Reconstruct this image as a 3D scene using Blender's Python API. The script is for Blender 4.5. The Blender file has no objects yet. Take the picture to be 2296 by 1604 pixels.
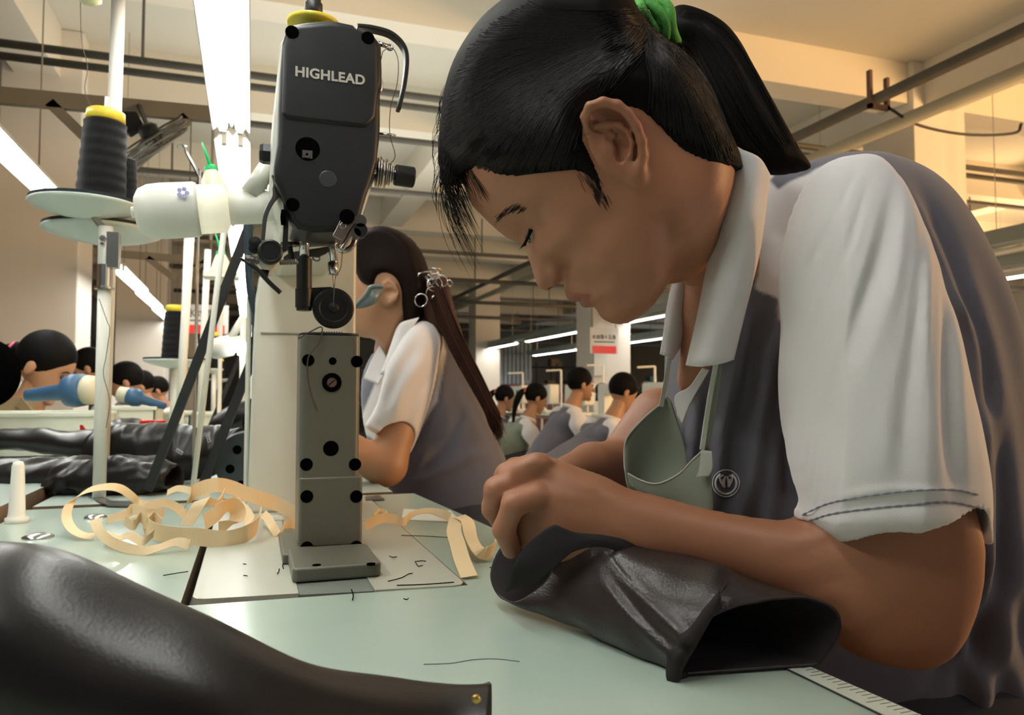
import bpy, math, random
import numpy as np
from mathutils import Vector, Matrix
random.seed(7); RNG = np.random.default_rng(7)
SC = bpy.context.scene
COL = SC.collection
PI = math.pi
# ---------------------------------------------------------------- camera
FPX = 1700.0                       # focal length for a 2296 px wide frame
YAW, PITCH = math.radians(18.93), math.radians(2.73)
CAM = np.array([0.0, 0.0, 0.94])   # 19 cm above the table top
TZ = 0.75                          # table height
cF = np.array([math.sin(YAW)*math.cos(PITCH), math.cos(YAW)*math.cos(PITCH), math.sin(PITCH)])
cR = np.array([math.cos(YAW), -math.sin(YAW), 0.0])
cU = np.cross(cR, cF)
cam_d = bpy.data.cameras.new('camera'); cam = bpy.data.objects.new('camera', cam_d); COL.objects.link(cam)
cam.matrix_world = Matrix(((cR[0], cU[0], -cF[0], CAM[0]), (cR[1], cU[1], -cF[1], CAM[1]), (cR[2], cU[2], -cF[2], CAM[2]), (0, 0, 0, 1)))
cam_d.sensor_width = 36.0; cam_d.sensor_fit = 'HORIZONTAL'; cam_d.lens = 36.0*FPX/2296.0
cam_d.clip_start = 0.02; cam_d.clip_end = 200
cam_d.dof.use_dof = True; cam_d.dof.focus_distance = 0.66; cam_d.dof.aperture_fstop = 13.0
SC.camera = cam
# ---------------------------------------------------------------- world, exposure
w = bpy.data.worlds.new('world'); SC.world = w; w.use_nodes = True
w.node_tree.nodes['Background'].inputs['Color'].default_value = (0.62, 0.66, 0.62, 1)
w.node_tree.nodes['Background'].inputs['Strength'].default_value = 0.09
vs = SC.view_settings; SC.display_settings.display_device = 'sRGB'
vs.view_transform = 'Standard'; vs.look = 'None'; vs.gamma = 1; vs.use_curve_mapping = False
vs.exposure = 0.38
TUBE_E = 17.0        # emission of the fluorescent tubes
def area(name, loc, target, size, size_y, power, color, spread=PI):
    ld = bpy.data.lights.new(name, 'AREA'); ld.shape = 'RECTANGLE'; ld.size = size; ld.size_y = size_y
    ld.energy = power; ld.color = color; ld.spread = spread
    o = bpy.data.objects.new(name, ld); COL.objects.link(o); o.location = loc
    d = Vector(target)-Vector(loc); o.rotation_euler = d.to_track_quat('-Z', 'Y').to_euler(); return o
# warm high-bay uplighters on the right of the hall (outside the frame); the last two area lights are added fill
area('warm_uplight', (6.3, -0.8, 1.9), (5.2, 3.6, 3.7), 1.6, 1.6, 320, (1.0, 0.58, 0.25))
area('warm_uplight', (9.5, 6.0, 1.6), (8.5, 7.5, 3.7), 1.6, 1.6, 150, (1.0, 0.62, 0.30))
area('ceiling_fill', (0.6, 5.2, 2.25), (0.6, 5.2, 3.6), 3.0, 5.0, 46, (1.0, 0.97, 0.88))  # added fill that brightens the ceiling, no lamp hangs here
area('sleeve_fill', (2.6, -2.4, 2.7), (0.9, 0.7, 0.9), 2.4, 1.2, 15, (1.0, 0.93, 0.97))  # added fill aimed at the white sleeve from behind the camera, no window

# ---------------------------------------------------------------- pixel helpers (points of real places, measured from the photo)
def P(px, py, d):                  # point at distance d along the view axis
    return CAM + d*(cF + (px-1148.0)/FPX*cR + (802.0-py)/FPX*cU)
def ray(px, py):
    return cF + (px-1148.0)/FPX*cR + (802.0-py)/FPX*cU
def G(px, py, z=TZ):               # point on the horizontal plane z
    r = ray(px, py); return CAM + r*((z-CAM[2])/r[2])
def WY(px, py, Y):                 # point on the plane y = Y
    r = ray(px, py); return CAM + r*(Y/r[1])
def WX(px, py, X):
    r = ray(px, py); return CAM + r*(X/r[0])
def GD(px, py, z=TZ):              # view depth of the table point
    r = ray(px, py); return (z-CAM[2])/r[2]
def L(px, py, d):                  # local metric coordinates (right, depth, up)
    return np.array([(px-1148.0)/FPX*d, d, (802.0-py)/FPX*d])
def L2W(V):
    V = np.asarray(V, float); return CAM + V[:, :1]*cR + V[:, 1:2]*cF + V[:, 2:3]*cU
def proj(Wp):
    v = np.asarray(Wp)-CAM; d = v@cF; return np.stack([1148+FPX*(v@cR)/d, 802-FPX*(v@cU)/d, d], -1)
# ---------------------------------------------------------------- materials
MATS = {}
def mat(name, col, rough=0.5, metal=0.0, var=0.08, vscale=6.0, bump=0.0, bscale=40.0, spec=0.5, emit=None, es=0.0,
        trans=0.0, coat=0.0, sss=0.0, sheen=0.0, stretch=None, attr=None, alpha=1.0, cells=False):
    if name in MATS: return MATS[name]
    m = bpy.data.materials.new(name); m.use_nodes = True; nt = m.node_tree; N = nt.nodes; K = nt.links
    b = N['Principled BSDF']; MATS[name] = m
    b.inputs['Roughness'].default_value = rough; b.inputs['Metallic'].default_value = metal
    b.inputs['Specular IOR Level'].default_value = spec
    b.inputs['Transmission Weight'].default_value = trans; b.inputs['Coat Weight'].default_value = coat
    b.inputs['Alpha'].default_value = alpha
    if sss:
        b.inputs['Subsurface Weight'].default_value = sss; b.inputs['Subsurface Radius'].default_value = (1.0, 0.35, 0.2)
        b.inputs['Subsurface Scale'].default_value = 0.004
    if sheen:
        b.inputs['Sheen Weight'].default_value = sheen; b.inputs['Sheen Roughness'].default_value = 0.5
    tc = N.new('ShaderNodeTexCoord'); src = tc.outputs['Object']
    if stretch:
        mp = N.new('ShaderNodeMapping'); mp.inputs['Scale'].default_value = stretch; K.new(src, mp.inputs['Vector']); src = mp.outputs['Vector']
    nz = N.new('ShaderNodeTexNoise'); nz.inputs['Scale'].default_value = vscale; nz.inputs['Detail'].default_value = 4
    K.new(src, nz.inputs['Vector'])
    mx = N.new('ShaderNodeMix'); mx.data_type = 'RGBA'
    c = np.array(col[:3], float)
    mx.inputs['A'].default_value = (*np.clip(c*(1-var), 0, 1), 1); mx.inputs['B'].default_value = (*np.clip(c*(1+var), 0, 1), 1)
    K.new(nz.outputs['Fac'], mx.inputs['Factor']); out = mx.outputs['Result']
    if attr:                       # a second pigment (lips, blush ...) painted by a point attribute
        at = N.new('ShaderNodeAttribute'); at.attribute_name = attr[0]
        m2 = N.new('ShaderNodeMix'); m2.data_type = 'RGBA'; K.new(at.outputs['Fac'], m2.inputs['Factor'])
        K.new(out, m2.inputs['A']); m2.inputs['B'].default_value = (*attr[1], 1); out = m2.outputs['Result']
    K.new(out, b.inputs['Base Color'])
    if emit:
        b.inputs['Emission Color'].default_value = (*emit, 1); b.inputs['Emission Strength'].default_value = es
    if bump:
        if cells:
            n2 = N.new('ShaderNodeTexVoronoi'); n2.inputs['Scale'].default_value = bscale; ho = n2.outputs['Distance']
        else:
            n2 = N.new('ShaderNodeTexNoise'); n2.inputs['Scale'].default_value = bscale; n2.inputs['Detail'].default_value = 3; ho = n2.outputs['Fac']
        K.new(src, n2.inputs['Vector'])
        bp = N.new('ShaderNodeBump'); bp.inputs['Strength'].default_value = bump; bp.inputs['Distance'].default_value = 0.002
        K.new(ho, bp.inputs['Height']); K.new(bp.outputs['Normal'], b.inputs['Normal'])
    return m
# ---------------------------------------------------------------- objects
BASE = {}
def tag(o, label=None, cat=None, group=None, kind=None):
    if label: o['label'] = label
    if cat: o['category'] = cat
    if group: o['group'] = group
    if kind: o['kind'] = kind
    return o
def thing(name, label, cat, base, group=None):
    o = bpy.data.objects.new(name, None); COL.objects.link(o); o.location = Vector(base); o.empty_display_size = 0.05
    BASE[o] = np.array(base, float); return tag(o, label, cat, group)
def obj(name, geo, m, parent=None, smooth=False, mids=None, bevel=0, seg=2, subsurf=0, label=None, attr=None):
    V, F = geo[0], geo[1]
    V = np.asarray(V, float).reshape(-1, 3)
    if parent is not None: base = BASE[parent]
    else: base = np.array([0, 0, 0.0]) if len(V) == 0 else np.array([V[:, 0].mean(), V[:, 1].mean(), V[:, 2].min()])
    me = bpy.data.meshes.new(name)
    if isinstance(F, np.ndarray):
        n = len(F); k = F.shape[1]
        me.vertices.add(len(V)); me.vertices.foreach_set('co', (V-base).ravel())
        me.loops.add(n*k); me.loops.foreach_set('vertex_index', F.ravel().astype(np.int32))
        me.polygons.add(n); me.polygons.foreach_set('loop_start', np.arange(0, n*k, k, dtype=np.int32))
        me.update(calc_edges=True)
    else:
        me.from_pydata([tuple(v) for v in (V-base)], [], [tuple(int(i) for i in f) for f in F])
    for mm in (m if isinstance(m, (list, tuple)) else [m]): me.materials.append(mm)
    if mids is not None: me.polygons.foreach_set('material_index', np.asarray(mids, dtype=np.int32))
    if smooth: me.polygons.foreach_set('use_smooth', [True]*len(me.polygons))
    if attr is not None:
        a = me.attributes.new(attr[0], 'FLOAT', 'POINT'); a.data.foreach_set('value', np.asarray(attr[1], dtype=np.float32))
    me.validate(); me.update()
    o = bpy.data.objects.new(name, me); COL.objects.link(o)
    if parent is not None: o.parent = parent; BASE[o] = base
    else: o.location = Vector(base); BASE[o] = base
    if bevel:
        b = o.modifiers.new('bevel', 'BEVEL'); b.width = bevel; b.segments = seg; b.limit_method = 'ANGLE'; b.angle_limit = math.radians(40)
        me.polygons.foreach_set('use_smooth', [True]*len(me.polygons)); 
        wn = o.modifiers.new('wn', 'WEIGHTED_NORMAL'); wn.keep_sharp = True
    if subsurf:
        s = o.modifiers.new('sub', 'SUBSURF'); s.levels = subsurf; s.render_levels = subsurf
    if label: o['label'] = label
    return o
def join(*gs):
    V = []; F = []; n = 0
    for v, f in gs:
        v = np.asarray(v, float).reshape(-1, 3); V.append(v)
        F += [tuple(int(i)+n for i in q) for q in f]; n += len(v)
    return np.vstack(V), F
def box(x0, x1, y0, y1, z0, z1):
    V = [(x, y, z) for x in (x0, x1) for y in (y0, y1) for z in (z0, z1)]
    return np.array(V, float), [(0, 1, 3, 2), (4, 6, 7, 5), (0, 4, 5, 1), (2, 3, 7, 6), (0, 2, 6, 4), (1, 5, 7, 3)]
def norm(v): v = np.asarray(v, float); return v/(np.linalg.norm(v)+1e-12)
def frame(d):
    d = norm(d); a = np.cross(d, [0, 0, 1.0])
    if np.linalg.norm(a) < 1e-3: a = np.cross(d, [0, 1.0, 0])
    a = norm(a); return a, np.cross(a, d)
def smoothpath(pts, n):
    p = np.asarray(pts, float)
    if len(p) < 3:
        t = np.linspace(0, 1, n)[:, None]; return p[0]*(1-t)+p[-1]*t
    q = np.vstack([2*p[0]-p[1], p, 2*p[-1]-p[-2]]); out = []
    seg = len(p)-1; ts = np.linspace(0, seg, n)
    for t in ts:
        i = min(int(t), seg-1); u = t-i; a, b, c, d = q[i], q[i+1], q[i+2], q[i+3]
        out.append(0.5*((2*b)+(-a+c)*u+(2*a-5*b+4*c-d)*u*u+(-a+3*b-3*c+d)*u**3))
    return np.array(out)
def tube(path, r, n=10, caps=True, closed=False):
    p = np.asarray(path, float); m = len(p); r = np.broadcast_to(np.asarray(r, float), (m,))
    T = np.gradient(p, axis=0)
    if closed: T = np.roll(p, -1, 0)-np.roll(p, 1, 0)
    T /= np.linalg.norm(T, axis=1)[:, None]+1e-12
    a, b = frame(T[0]); V = []; ang = np.linspace(0, 2*PI, n, endpoint=False)
    for i in range(m):
        a = a-T[i]*(a@T[i]); a = norm(a); b = np.cross(T[i], a)
        V.append(p[i]+r[i]*(np.cos(ang)[:, None]*a+np.sin(ang)[:, None]*b))
    V = np.vstack(V); F = []
    for i in range(m if closed else m-1):
        j = (i+1) % m
        for k in range(n): F.append((i*n+k, i*n+(k+1) % n, j*n+(k+1) % n, j*n+k))
    if caps and not closed: F.append(tuple(range(n))[::-1]); F.append(tuple((m-1)*n+k for k in range(n)))
    return V, F
def rod(a, b, r, r2=None, n=14):
    return tube([a, b], [r, r if r2 is None else r2], n)
def lathe(base, axis, prof, n=32):         # prof: [(radius, height)]
    axis = norm(axis); a, b = frame(axis); ang = np.linspace(0, 2*PI, n, endpoint=False); V = []; base = np.asarray(base, float)
    for r, h in prof: V.append(base+axis*h+r*(np.cos(ang)[:, None]*a+np.sin(ang)[:, None]*b))
    V = np.vstack(V); F = []; m = len(prof)
    for i in range(m-1):
        for k in range(n): F.append((i*n+k, i*n+(k+1) % n, (i+1)*n+(k+1) % n, (i+1)*n+k))
    F.append(tuple(range(n))[::-1]); F.append(tuple((m-1)*n+k for k in range(n)))
    return V, F
def loft(rings, caps=False, closed=False):                  # rings: arrays (n,3)
    n = len(rings[0]); m = len(rings); V = np.vstack(rings); F = []
    for i in range(m-1):
        for k in range(n): F.append((i*n+k, i*n+(k+1) % n, (i+1)*n+(k+1) % n, (i+1)*n+k))
    if caps: F.append(tuple(range(n))[::-1]); F.append(tuple((m-1)*n+k for k in range(n)))
    return V, F
def ring(c, a, b, n=40, pw=1.0):
    t = np.linspace(0, 2*PI, n, endpoint=False); s, q = np.sin(t), np.cos(t)
    s = np.sign(s)*abs(s)**pw; q = np.sign(q)*abs(q)**pw
    return np.asarray(c)+q[:, None]*np.asarray(a)+s[:, None]*np.asarray(b)
def prism(poly, n3, depth):                # polygon of 3-D points extruded along n3
    p = np.asarray(poly, float); k = len(p); q = p+np.asarray(n3)*depth
    return np.vstack([p, q]), [tuple(range(k))[::-1], tuple(range(k, 2*k))]+[(i, (i+1) % k, k+(i+1) % k, k+i) for i in range(k)]
def ribbon(path, wdir, width, th=0.0009, n=None):
    p = np.asarray(path, float) if n is None else smoothpath(path, n); m = len(p)
    wd = np.asarray(wdir, float)
    if wd.ndim == 1: wd = np.broadcast_to(wd, (m, 3))
    else: wd = smoothpath(wd, m)
    T = np.gradient(p, axis=0); T /= np.linalg.norm(T, axis=1)[:, None]+1e-12
    W = wd-T*(wd*T).sum(1)[:, None]*0.6; W /= np.linalg.norm(W, axis=1)[:, None]+1e-12
    Nn = np.cross(T, W); Nn /= np.linalg.norm(Nn, axis=1)[:, None]+1e-12
    w2 = np.broadcast_to(np.asarray(width, float), (m,))[:, None]/2
    R = [np.array([p[i]-W[i]*w2[i]-Nn[i]*th/2, p[i]+W[i]*w2[i]-Nn[i]*th/2, p[i]+W[i]*w2[i]+Nn[i]*th/2, p[i]-W[i]*w2[i]+Nn[i]*th/2]) for i in range(m)]
    return loft(R, caps=True)
def text(name, s, pos, xdir, ydir, size, m, parent, ext=0.0002):
    cu = bpy.data.curves.new(name, 'FONT'); cu.body = s; cu.size = size; cu.extrude = ext; cu.align_x = 'CENTER'; cu.align_y = 'CENTER'
    cu.offset = size*0.03
    cu.materials.append(m); o = bpy.data.objects.new(name, cu); COL.objects.link(o)
    x = norm(xdir); y = norm(ydir); z = np.cross(x, y); p = np.asarray(pos)-(BASE[parent] if parent is not None else 0)
    Mx = Matrix(((x[0], y[0], z[0], p[0]), (x[1], y[1], z[1], p[1]), (x[2], y[2], z[2], p[2]), (0, 0, 0, 1)))
    if parent is not None: o.parent = parent
    o.matrix_local = Mx; return o
def bake(o, off, space):
    o.data.offset = off; o.data.space_character = space; bpy.context.view_layer.update()
    dg = bpy.context.evaluated_depsgraph_get(); me = bpy.data.meshes.new_from_object(o.evaluated_get(dg))
    n = bpy.data.objects.new(o.name.split('.')[0], me); M_ = o.matrix_local.copy(); par = o.parent; nm = o.name; bpy.data.objects.remove(o)
    n.name = nm; COL.objects.link(n); n.parent = par; n.matrix_local = M_; return n
def copy_tree(o, loc=None, parent=None, label=None, group=None):
    c = o.copy(); COL.objects.link(c); c.parent = parent
    if loc is not None: c.location = Vector(loc)
    if label: c['label'] = label
    if group: c['group'] = group
    for ch in list(o.children): copy_tree(ch, None, c)
    return c
# ---------------------------------------------------------------- implicit modelling (surface nets)
def surface_nets(F, lo, h):
    ins = F < 0; s = F.shape
    c = [F[i:s[0]-1+i, j:s[1]-1+j, k:s[2]-1+k] for i in (0, 1) for j in (0, 1) for k in (0, 1)]
    ci = [ins[i:s[0]-1+i, j:s[1]-1+j, k:s[2]-1+k] for i in (0, 1) for j in (0, 1) for k in (0, 1)]
    cnt = sum(x.astype(np.int8) for x in ci); act = (cnt > 0) & (cnt < 8)
    idx = np.argwhere(act)
    vals = [x[act] for x in c]; insv = [x[act] for x in ci]
    off = [np.array([i, j, k], float) for i in (0, 1) for j in (0, 1) for k in (0, 1)]
    acc = np.zeros((len(idx), 3)); n = np.zeros(len(idx))
    for a in range(8):
        for b in range(a+1, 8):
            if abs(off[a]-off[b]).sum() != 1: continue
            m = insv[a] != insv[b]; t = np.zeros(len(idx)); dd = vals[a]-vals[b]
            t[m] = vals[a][m]/dd[m]
            acc[m] += off[a]+t[m][:, None]*(off[b]-off[a]); n[m] += 1
    V = (idx+acc/n[:, None])*h+lo
    vid = -np.ones(act.shape, np.int64); vid[act] = np.arange(len(idx))
    quads = []
    for ax in range(3):
        sl0 = [slice(None)]*3; sl1 = [slice(None)]*3; sl0[ax] = slice(0, -1); sl1[ax] = slice(1, None)
        a = ins[tuple(sl0)]; b = ins[tuple(sl1)]; e = np.argwhere(a != b); u, v = [(1, 2), (2, 0), (0, 1)][ax]
        e = e[(e[:, u] > 0) & (e[:, v] > 0) & (e[:, u] < s[u]-1) & (e[:, v] < s[v]-1)]
        def g(du, dv):
            q = e.copy(); q[:, u] -= du; q[:, v] -= dv; return vid[q[:, 0], q[:, 1], q[:, 2]]
        Q = np.stack([g(1, 1), g(0, 1), g(0, 0), g(1, 0)], 1)
        fl = ~a[e[:, 0], e[:, 1], e[:, 2]]; Q[fl] = Q[fl][:, ::-1]; quads.append(Q)
    return V, np.vstack(quads)
class Vol:
    def __init__(s, lo, hi, h):
        s.lo = np.asarray(lo, float); s.h = h; s.n = np.ceil((np.asarray(hi)-s.lo)/h).astype(int)+1
        s.F = np.full(s.n, 0.5, np.float32); s.ax = [s.lo[i]+h*np.arange(s.n[i]) for i in range(3)]
    def win(s, lo, hi, pad):
        a = np.maximum(0, np.floor((np.asarray(lo)-pad-s.lo)/s.h).astype(int)); b = np.minimum(s.n, np.ceil((np.asarray(hi)+pad-s.lo)/s.h).astype(int)+1)
        sl = tuple(slice(a[i], max(a[i], b[i])) for i in range(3))
        X = s.ax[0][sl[0]][:, None, None]; Y = s.ax[1][sl[1]][None, :, None]; Z = s.ax[2][sl[2]][None, None, :]
        return sl, X, Y, Z
    def put(s, sl, g, k, mode):
        A = s.F[sl]
        if A.size == 0: return
        if mode == 'sub': g = -g; A2 = -A
        else: A2 = A
        if k > 0:
            hh = np.maximum(k-np.abs(A2-g), 0)/k; R = np.minimum(A2, g)-hh*hh*k*0.25
        else: R = np.minimum(A2, g)
        if mode == 'sub':                       # max(A, -g)
            g0 = g
            if k > 0:
                hh = np.maximum(k-np.abs(A-g0), 0)/k; R = np.maximum(A, g0)+hh*hh*k*0.25
            else: R = np.maximum(A, g0)
        s.F[sl] = R
    def cap(s, a, b, ra, rb=None, k=0.0, mode='add'):
        rb = ra if rb is None else rb; a = np.asarray(a, float); b = np.asarray(b, float); rm = max(ra, rb)
        sl, X, Y, Z = s.win(np.minimum(a, b)-rm, np.maximum(a, b)+rm, k+0.03)
        d = b-a; L2 = max(d@d, 1e-12); t = np.clip(((X-a[0])*d[0]+(Y-a[1])*d[1]+(Z-a[2])*d[2])/L2, 0, 1)
        g = np.sqrt((X-a[0]-t*d[0])**2+(Y-a[1]-t*d[1])**2+(Z-a[2]-t*d[2])**2)-(ra+(rb-ra)*t)
        s.put(sl, g, k, mode); return s
    def chain(s, pts, rs, k=0.0, mode='add'):
        for i in range(len(pts)-1): s.cap(pts[i], pts[i+1], rs[i], rs[i+1], k if i == 0 or k else k, mode)
        return s
    def ell(s, c, r, axes=None, k=0.0, mode='add'):
        c = np.asarray(c, float); r = np.asarray(r, float); A = np.eye(3)
        if axes is not None:
            a0 = norm(axes[0]); a1 = norm(np.asarray(axes[1])-a0*np.dot(a0, axes[1])); A = np.array([a0, a1, np.cross(a0, a1)])
        rm = r.max()
        sl, X, Y, Z = s.win(c-rm, c+rm, k+0.03)
        q = [((X-c[0])*A[i][0]+(Y-c[1])*A[i][1]+(Z-c[2])*A[i][2]) for i in range(3)]
        k0 = np.sqrt(sum((q[i]/r[i])**2 for i in range(3))); k1 = np.sqrt(sum((q[i]/r[i]**2)**2 for i in range(3)))+1e-9
        s.put(sl, k0*(k0-1)/k1, k, mode); return s
    def relief(s, T, d0, k=0.0):                 # T, d0: 2-D maps over (x, z)
        gx, gz = np.gradient(T, s.h); nr = 1/np.sqrt(1+np.minimum(gx*gx+gz*gz, 25))
        g = (np.abs(s.ax[1][None, :, None]-d0[:, None, :])-T[:, None, :])*nr[:, None, :]
        s.put((slice(None),)*3, g.astype(np.float32), k, 'add'); return s
    def mesh(s, world=True):
        V, Q = surface_nets(s.F, s.lo, s.h)
        return (L2W(V) if world else V), Q
def polydist(poly, X, Z):                        # signed distance, positive inside
    p = np.asarray(poly, float); n = len(p); D = np.full(X.shape, 1e9); inside = np.zeros(X.shape, bool)
    for i in range(n):
        a = p[i]; b = p[(i+1) % n]; d = b-a; L2 = d@d+1e-15
        t = np.clip(((X-a[0])*d[0]+(Z-a[1])*d[1])/L2, 0, 1)
        D = np.minimum(D, (X-a[0]-t*d[0])**2+(Z-a[1]-t*d[1])**2)
        c = ((a[1] > Z) != (b[1] > Z)) & (X < (b[0]-a[0])*(Z-a[1])/(b[1]-a[1]+1e-15)+a[0]); inside ^= c
    return np.where(inside, 1, -1)*np.sqrt(D)
def closedspline(pts, per=4):
    p = np.asarray(pts, float); n = len(p); out = []
    for i in range(n):
        a, b, c, d = p[(i-1) % n], p[i], p[(i+1) % n], p[(i+2) % n]
        for u in np.arange(per)/per: out.append(0.5*((2*b)+(-a+c)*u+(2*a-5*b+4*c-d)*u*u+(-a+3*b-3*c+d)*u**3))
    return np.array(out)
def dval(d, px):
    if np.isscalar(d): return np.full(np.shape(px), float(d))
    return np.interp(px, [q[0] for q in d], [q[1] for q in d])
def dmap(d, X):
    if np.isscalar(d): return np.full(X.shape, float(d))
    t = np.linspace(d[0][0]-600, d[-1][0]+600, 400); dd = dval(d, t); return np.interp(X, (t-1148)/FPX*dd, dd)
def px2(px, d):
    q = np.asarray(px, float); dd = dval(d, q[:, 0]); return np.stack([(q[:, 0]-1148)/FPX*dd, (802-q[:, 1])/FPX*dd], 1)
def outline2(px, d, per=4, spline=True):
    return px2(closedspline(px, per) if spline else px, d)
def ctl(pts, d):
    q = np.asarray(pts, float); dd = dval(d, q[:, 0]); s = (dd-q[:, 2])/dd      # the control sits on the near surface
    return np.column_stack([px2(q[:, :2], d)*s[:, None], q[:, 2]])
def rbf(pts, X, Z, sm=1e-4):                     # thin plate; pts (x, z, value)
    p = np.asarray(pts, float); n = len(p); sc = 0.1
    def ph(r): return np.where(r > 0, r*r*np.log(r+1e-9), 0)
    A = ph(np.hypot(p[:, None, 0]-p[None, :, 0], p[:, None, 1]-p[None, :, 1])/sc)+np.eye(n)*sm
    M = np.zeros((n+3, n+3)); M[:n, :n] = A; M[:n, n] = 1; M[:n, n+1:] = p[:, :2]; M[n, :n] = 1; M[n+1:, :n] = p[:, :2].T
    w_ = np.linalg.solve(M, np.concatenate([p[:, 2], [0, 0, 0]])); out = w_[n]+w_[n+1]*X+w_[n+2]*Z
    for i in range(n): out = out+w_[i]*ph(np.hypot(X-p[i, 0], Z-p[i, 1])/sc)
    return out
def bilin(A, fx, fz):
    fx = np.clip(fx, 0, A.shape[0]-1.001); fz = np.clip(fz, 0, A.shape[1]-1.001); i = fx.astype(int); j = fz.astype(int); u = fx-i; v = fz-j
    return A[i, j]*(1-u)*(1-v)+A[i+1, j]*u*(1-v)+A[i, j+1]*(1-u)*v+A[i+1, j+1]*u*v
def inflate(poly, X, Z, D):                      # round section from the Poisson equation, smooth everywhere
    hc = max(0.003, min(np.ptp(X), np.ptp(Z))/90)
    lo = np.array([X.min(), Z.min()]); nx = int(np.ptp(X)/hc)+2; nz = int(np.ptp(Z)/hc)+2
    xs = lo[0]+hc*np.arange(nx); zs = lo[1]+hc*np.arange(nz); XX, ZZ = np.meshgrid(xs, zs, indexing='ij')
    d = polydist(poly, XX, ZZ); m = d > 0; f = np.zeros_like(d)
    for it in range(1800):
        g = np.zeros_like(f); g[1:-1, 1:-1] = 0.25*(f[2:, 1:-1]+f[:-2, 1:-1]+f[1:-1, 2:]+f[1:-1, :-2]+hc*hc)
        f = np.where(m, g, 0)
    psi = np.where(m, f/np.maximum(d, hc*0.7), 0); wgt = m.astype(float)
    for it in range(3):
        def bl(a): 
            b = a.copy(); b[1:-1, 1:-1] = (a[1:-1, 1:-1]*2+a[2:, 1:-1]+a[:-2, 1:-1]+a[1:-1, 2:]+a[1:-1, :-2])/6; return b
        psi = bl(psi); wgt = bl(wgt)
    psi = psi/np.maximum(wgt, 1e-3)
    fx, fz = (X-lo[0])/hc, (Z-lo[1])/hc; ps = bilin(psi, fx, fz); pf_ = bilin(f, fx, fz); w_ = np.clip(D/(4*hc)-.5, 0, 1); w_ = w_*w_*(3-2*w_)
    return np.sqrt(np.maximum(2*((1-w_)*np.maximum(D, 0)*ps+w_*pf_), 0))
def ridge(X, Z, pts, amp, sig, d):               # a fold: gaussian ridge along a polyline given in pixels
    q = smoothpath([(a, b, 0) for a, b in pts], max(8, 6*len(pts))) if len(pts) > 2 else np.array([(a, b, 0) for a, b in pts], float)
    q = px2(q[:, :2], d); D = np.full(X.shape, 1e9); Tm = np.zeros(X.shape)
    n = len(q)
    for i in range(n-1):
        a, b = q[i], q[i+1]; v = b-a; L2 = v@v+1e-15; t = np.clip(((X-a[0])*v[0]+(Z-a[1])*v[1])/L2, 0, 1)
        r = (X-a[0]-t*v[0])**2+(Z-a[1]-t*v[1])**2; m = r < D; D = np.where(m, r, D); Tm = np.where(m, (i+t)/(n-1), Tm)
    fade = np.clip(np.minimum(Tm, 1-Tm)*5+0.15, 0, 1)
    return amp*np.exp(-D/(sig*sig))*fade
def blob(px_outline, d, h, d0=None, k=1.0, tmax=None, ridges=(), Tc=None, edge=None, per=4, pad=0.012, spline=True, extra=None, padd=0.0):
    """closed volume whose outline seen from the front is px_outline at depth d; returns the Vol"""
    poly = outline2(px_outline, d, per, spline); lo2 = poly.min(0)-pad; hi2 = poly.max(0)+pad
    xs = np.arange(lo2[0], hi2[0], h); zs = np.arange(lo2[1], hi2[1], h); X, Z = np.meshgrid(xs, zs, indexing='ij')
    D = polydist(poly, X, Z)
    if Tc is not None:
        T = rbf(ctl(Tc, d), X, Z); T = np.maximum(T, 0.002)
        e = edge if edge is not None else 0.006
        T = T*np.sqrt(1-(1-np.clip(D/e, 0, 1))**2)
    else:
        T = inflate(poly, X, Z, D)*k
        if tmax: T = tmax*np.tanh(T/tmax)
    dq = dmap(d, X); sc = dq/np.maximum(dq-np.maximum(T, 0), .1); Xe = X*sc; Ze = Z*sc
    for pts, amp, sig in ridges: T = T+ridge(Xe, Ze, pts, amp, sig, d)*np.clip(D/0.012, 0, 1)
    if extra is not None: T = T+extra(1148+FPX*Xe/dq, 802-FPX*Ze/dq)*np.clip(D/.02, 0, 1)*(D > 0)
    T = np.where(D > 0, T, np.maximum(D, -0.02))
    dm = dmap(d, X) if d0 is None else rbf(np.column_stack([px2(np.asarray(d0)[:, :2], d), np.asarray(d0)[:, 2]]), X, Z)
    tm = max(T.max(), 0.01)+0.006+padd
    v = Vol((lo2[0], dm.min()-tm, lo2[1]), (xs[-1]+h*0.5, dm.max()+tm, zs[-1]+h*0.5), h)
    T = T[:v.n[0], :v.n[2]]; dm = dm[:v.n[0], :v.n[2]]
    if T.shape != (v.n[0], v.n[2]):
        T = np.pad(T, ((0, v.n[0]-T.shape[0]), (0, v.n[2]-T.shape[1])), constant_values=-0.02); dm = np.pad(dm, ((0, v.n[0]-dm.shape[0]), (0, v.n[2]-dm.shape[1])), mode='edge')
    v.F[:] = 0.05; v.relief(T, dm); v.T = T; v.D0 = dm
    return v
def inpoly(poly, x, y):
    return polydist(poly, np.asarray(x, float), np.asarray(y, float)) > 0
def facecenters(V, Q): return V[Q].mean(1)

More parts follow.
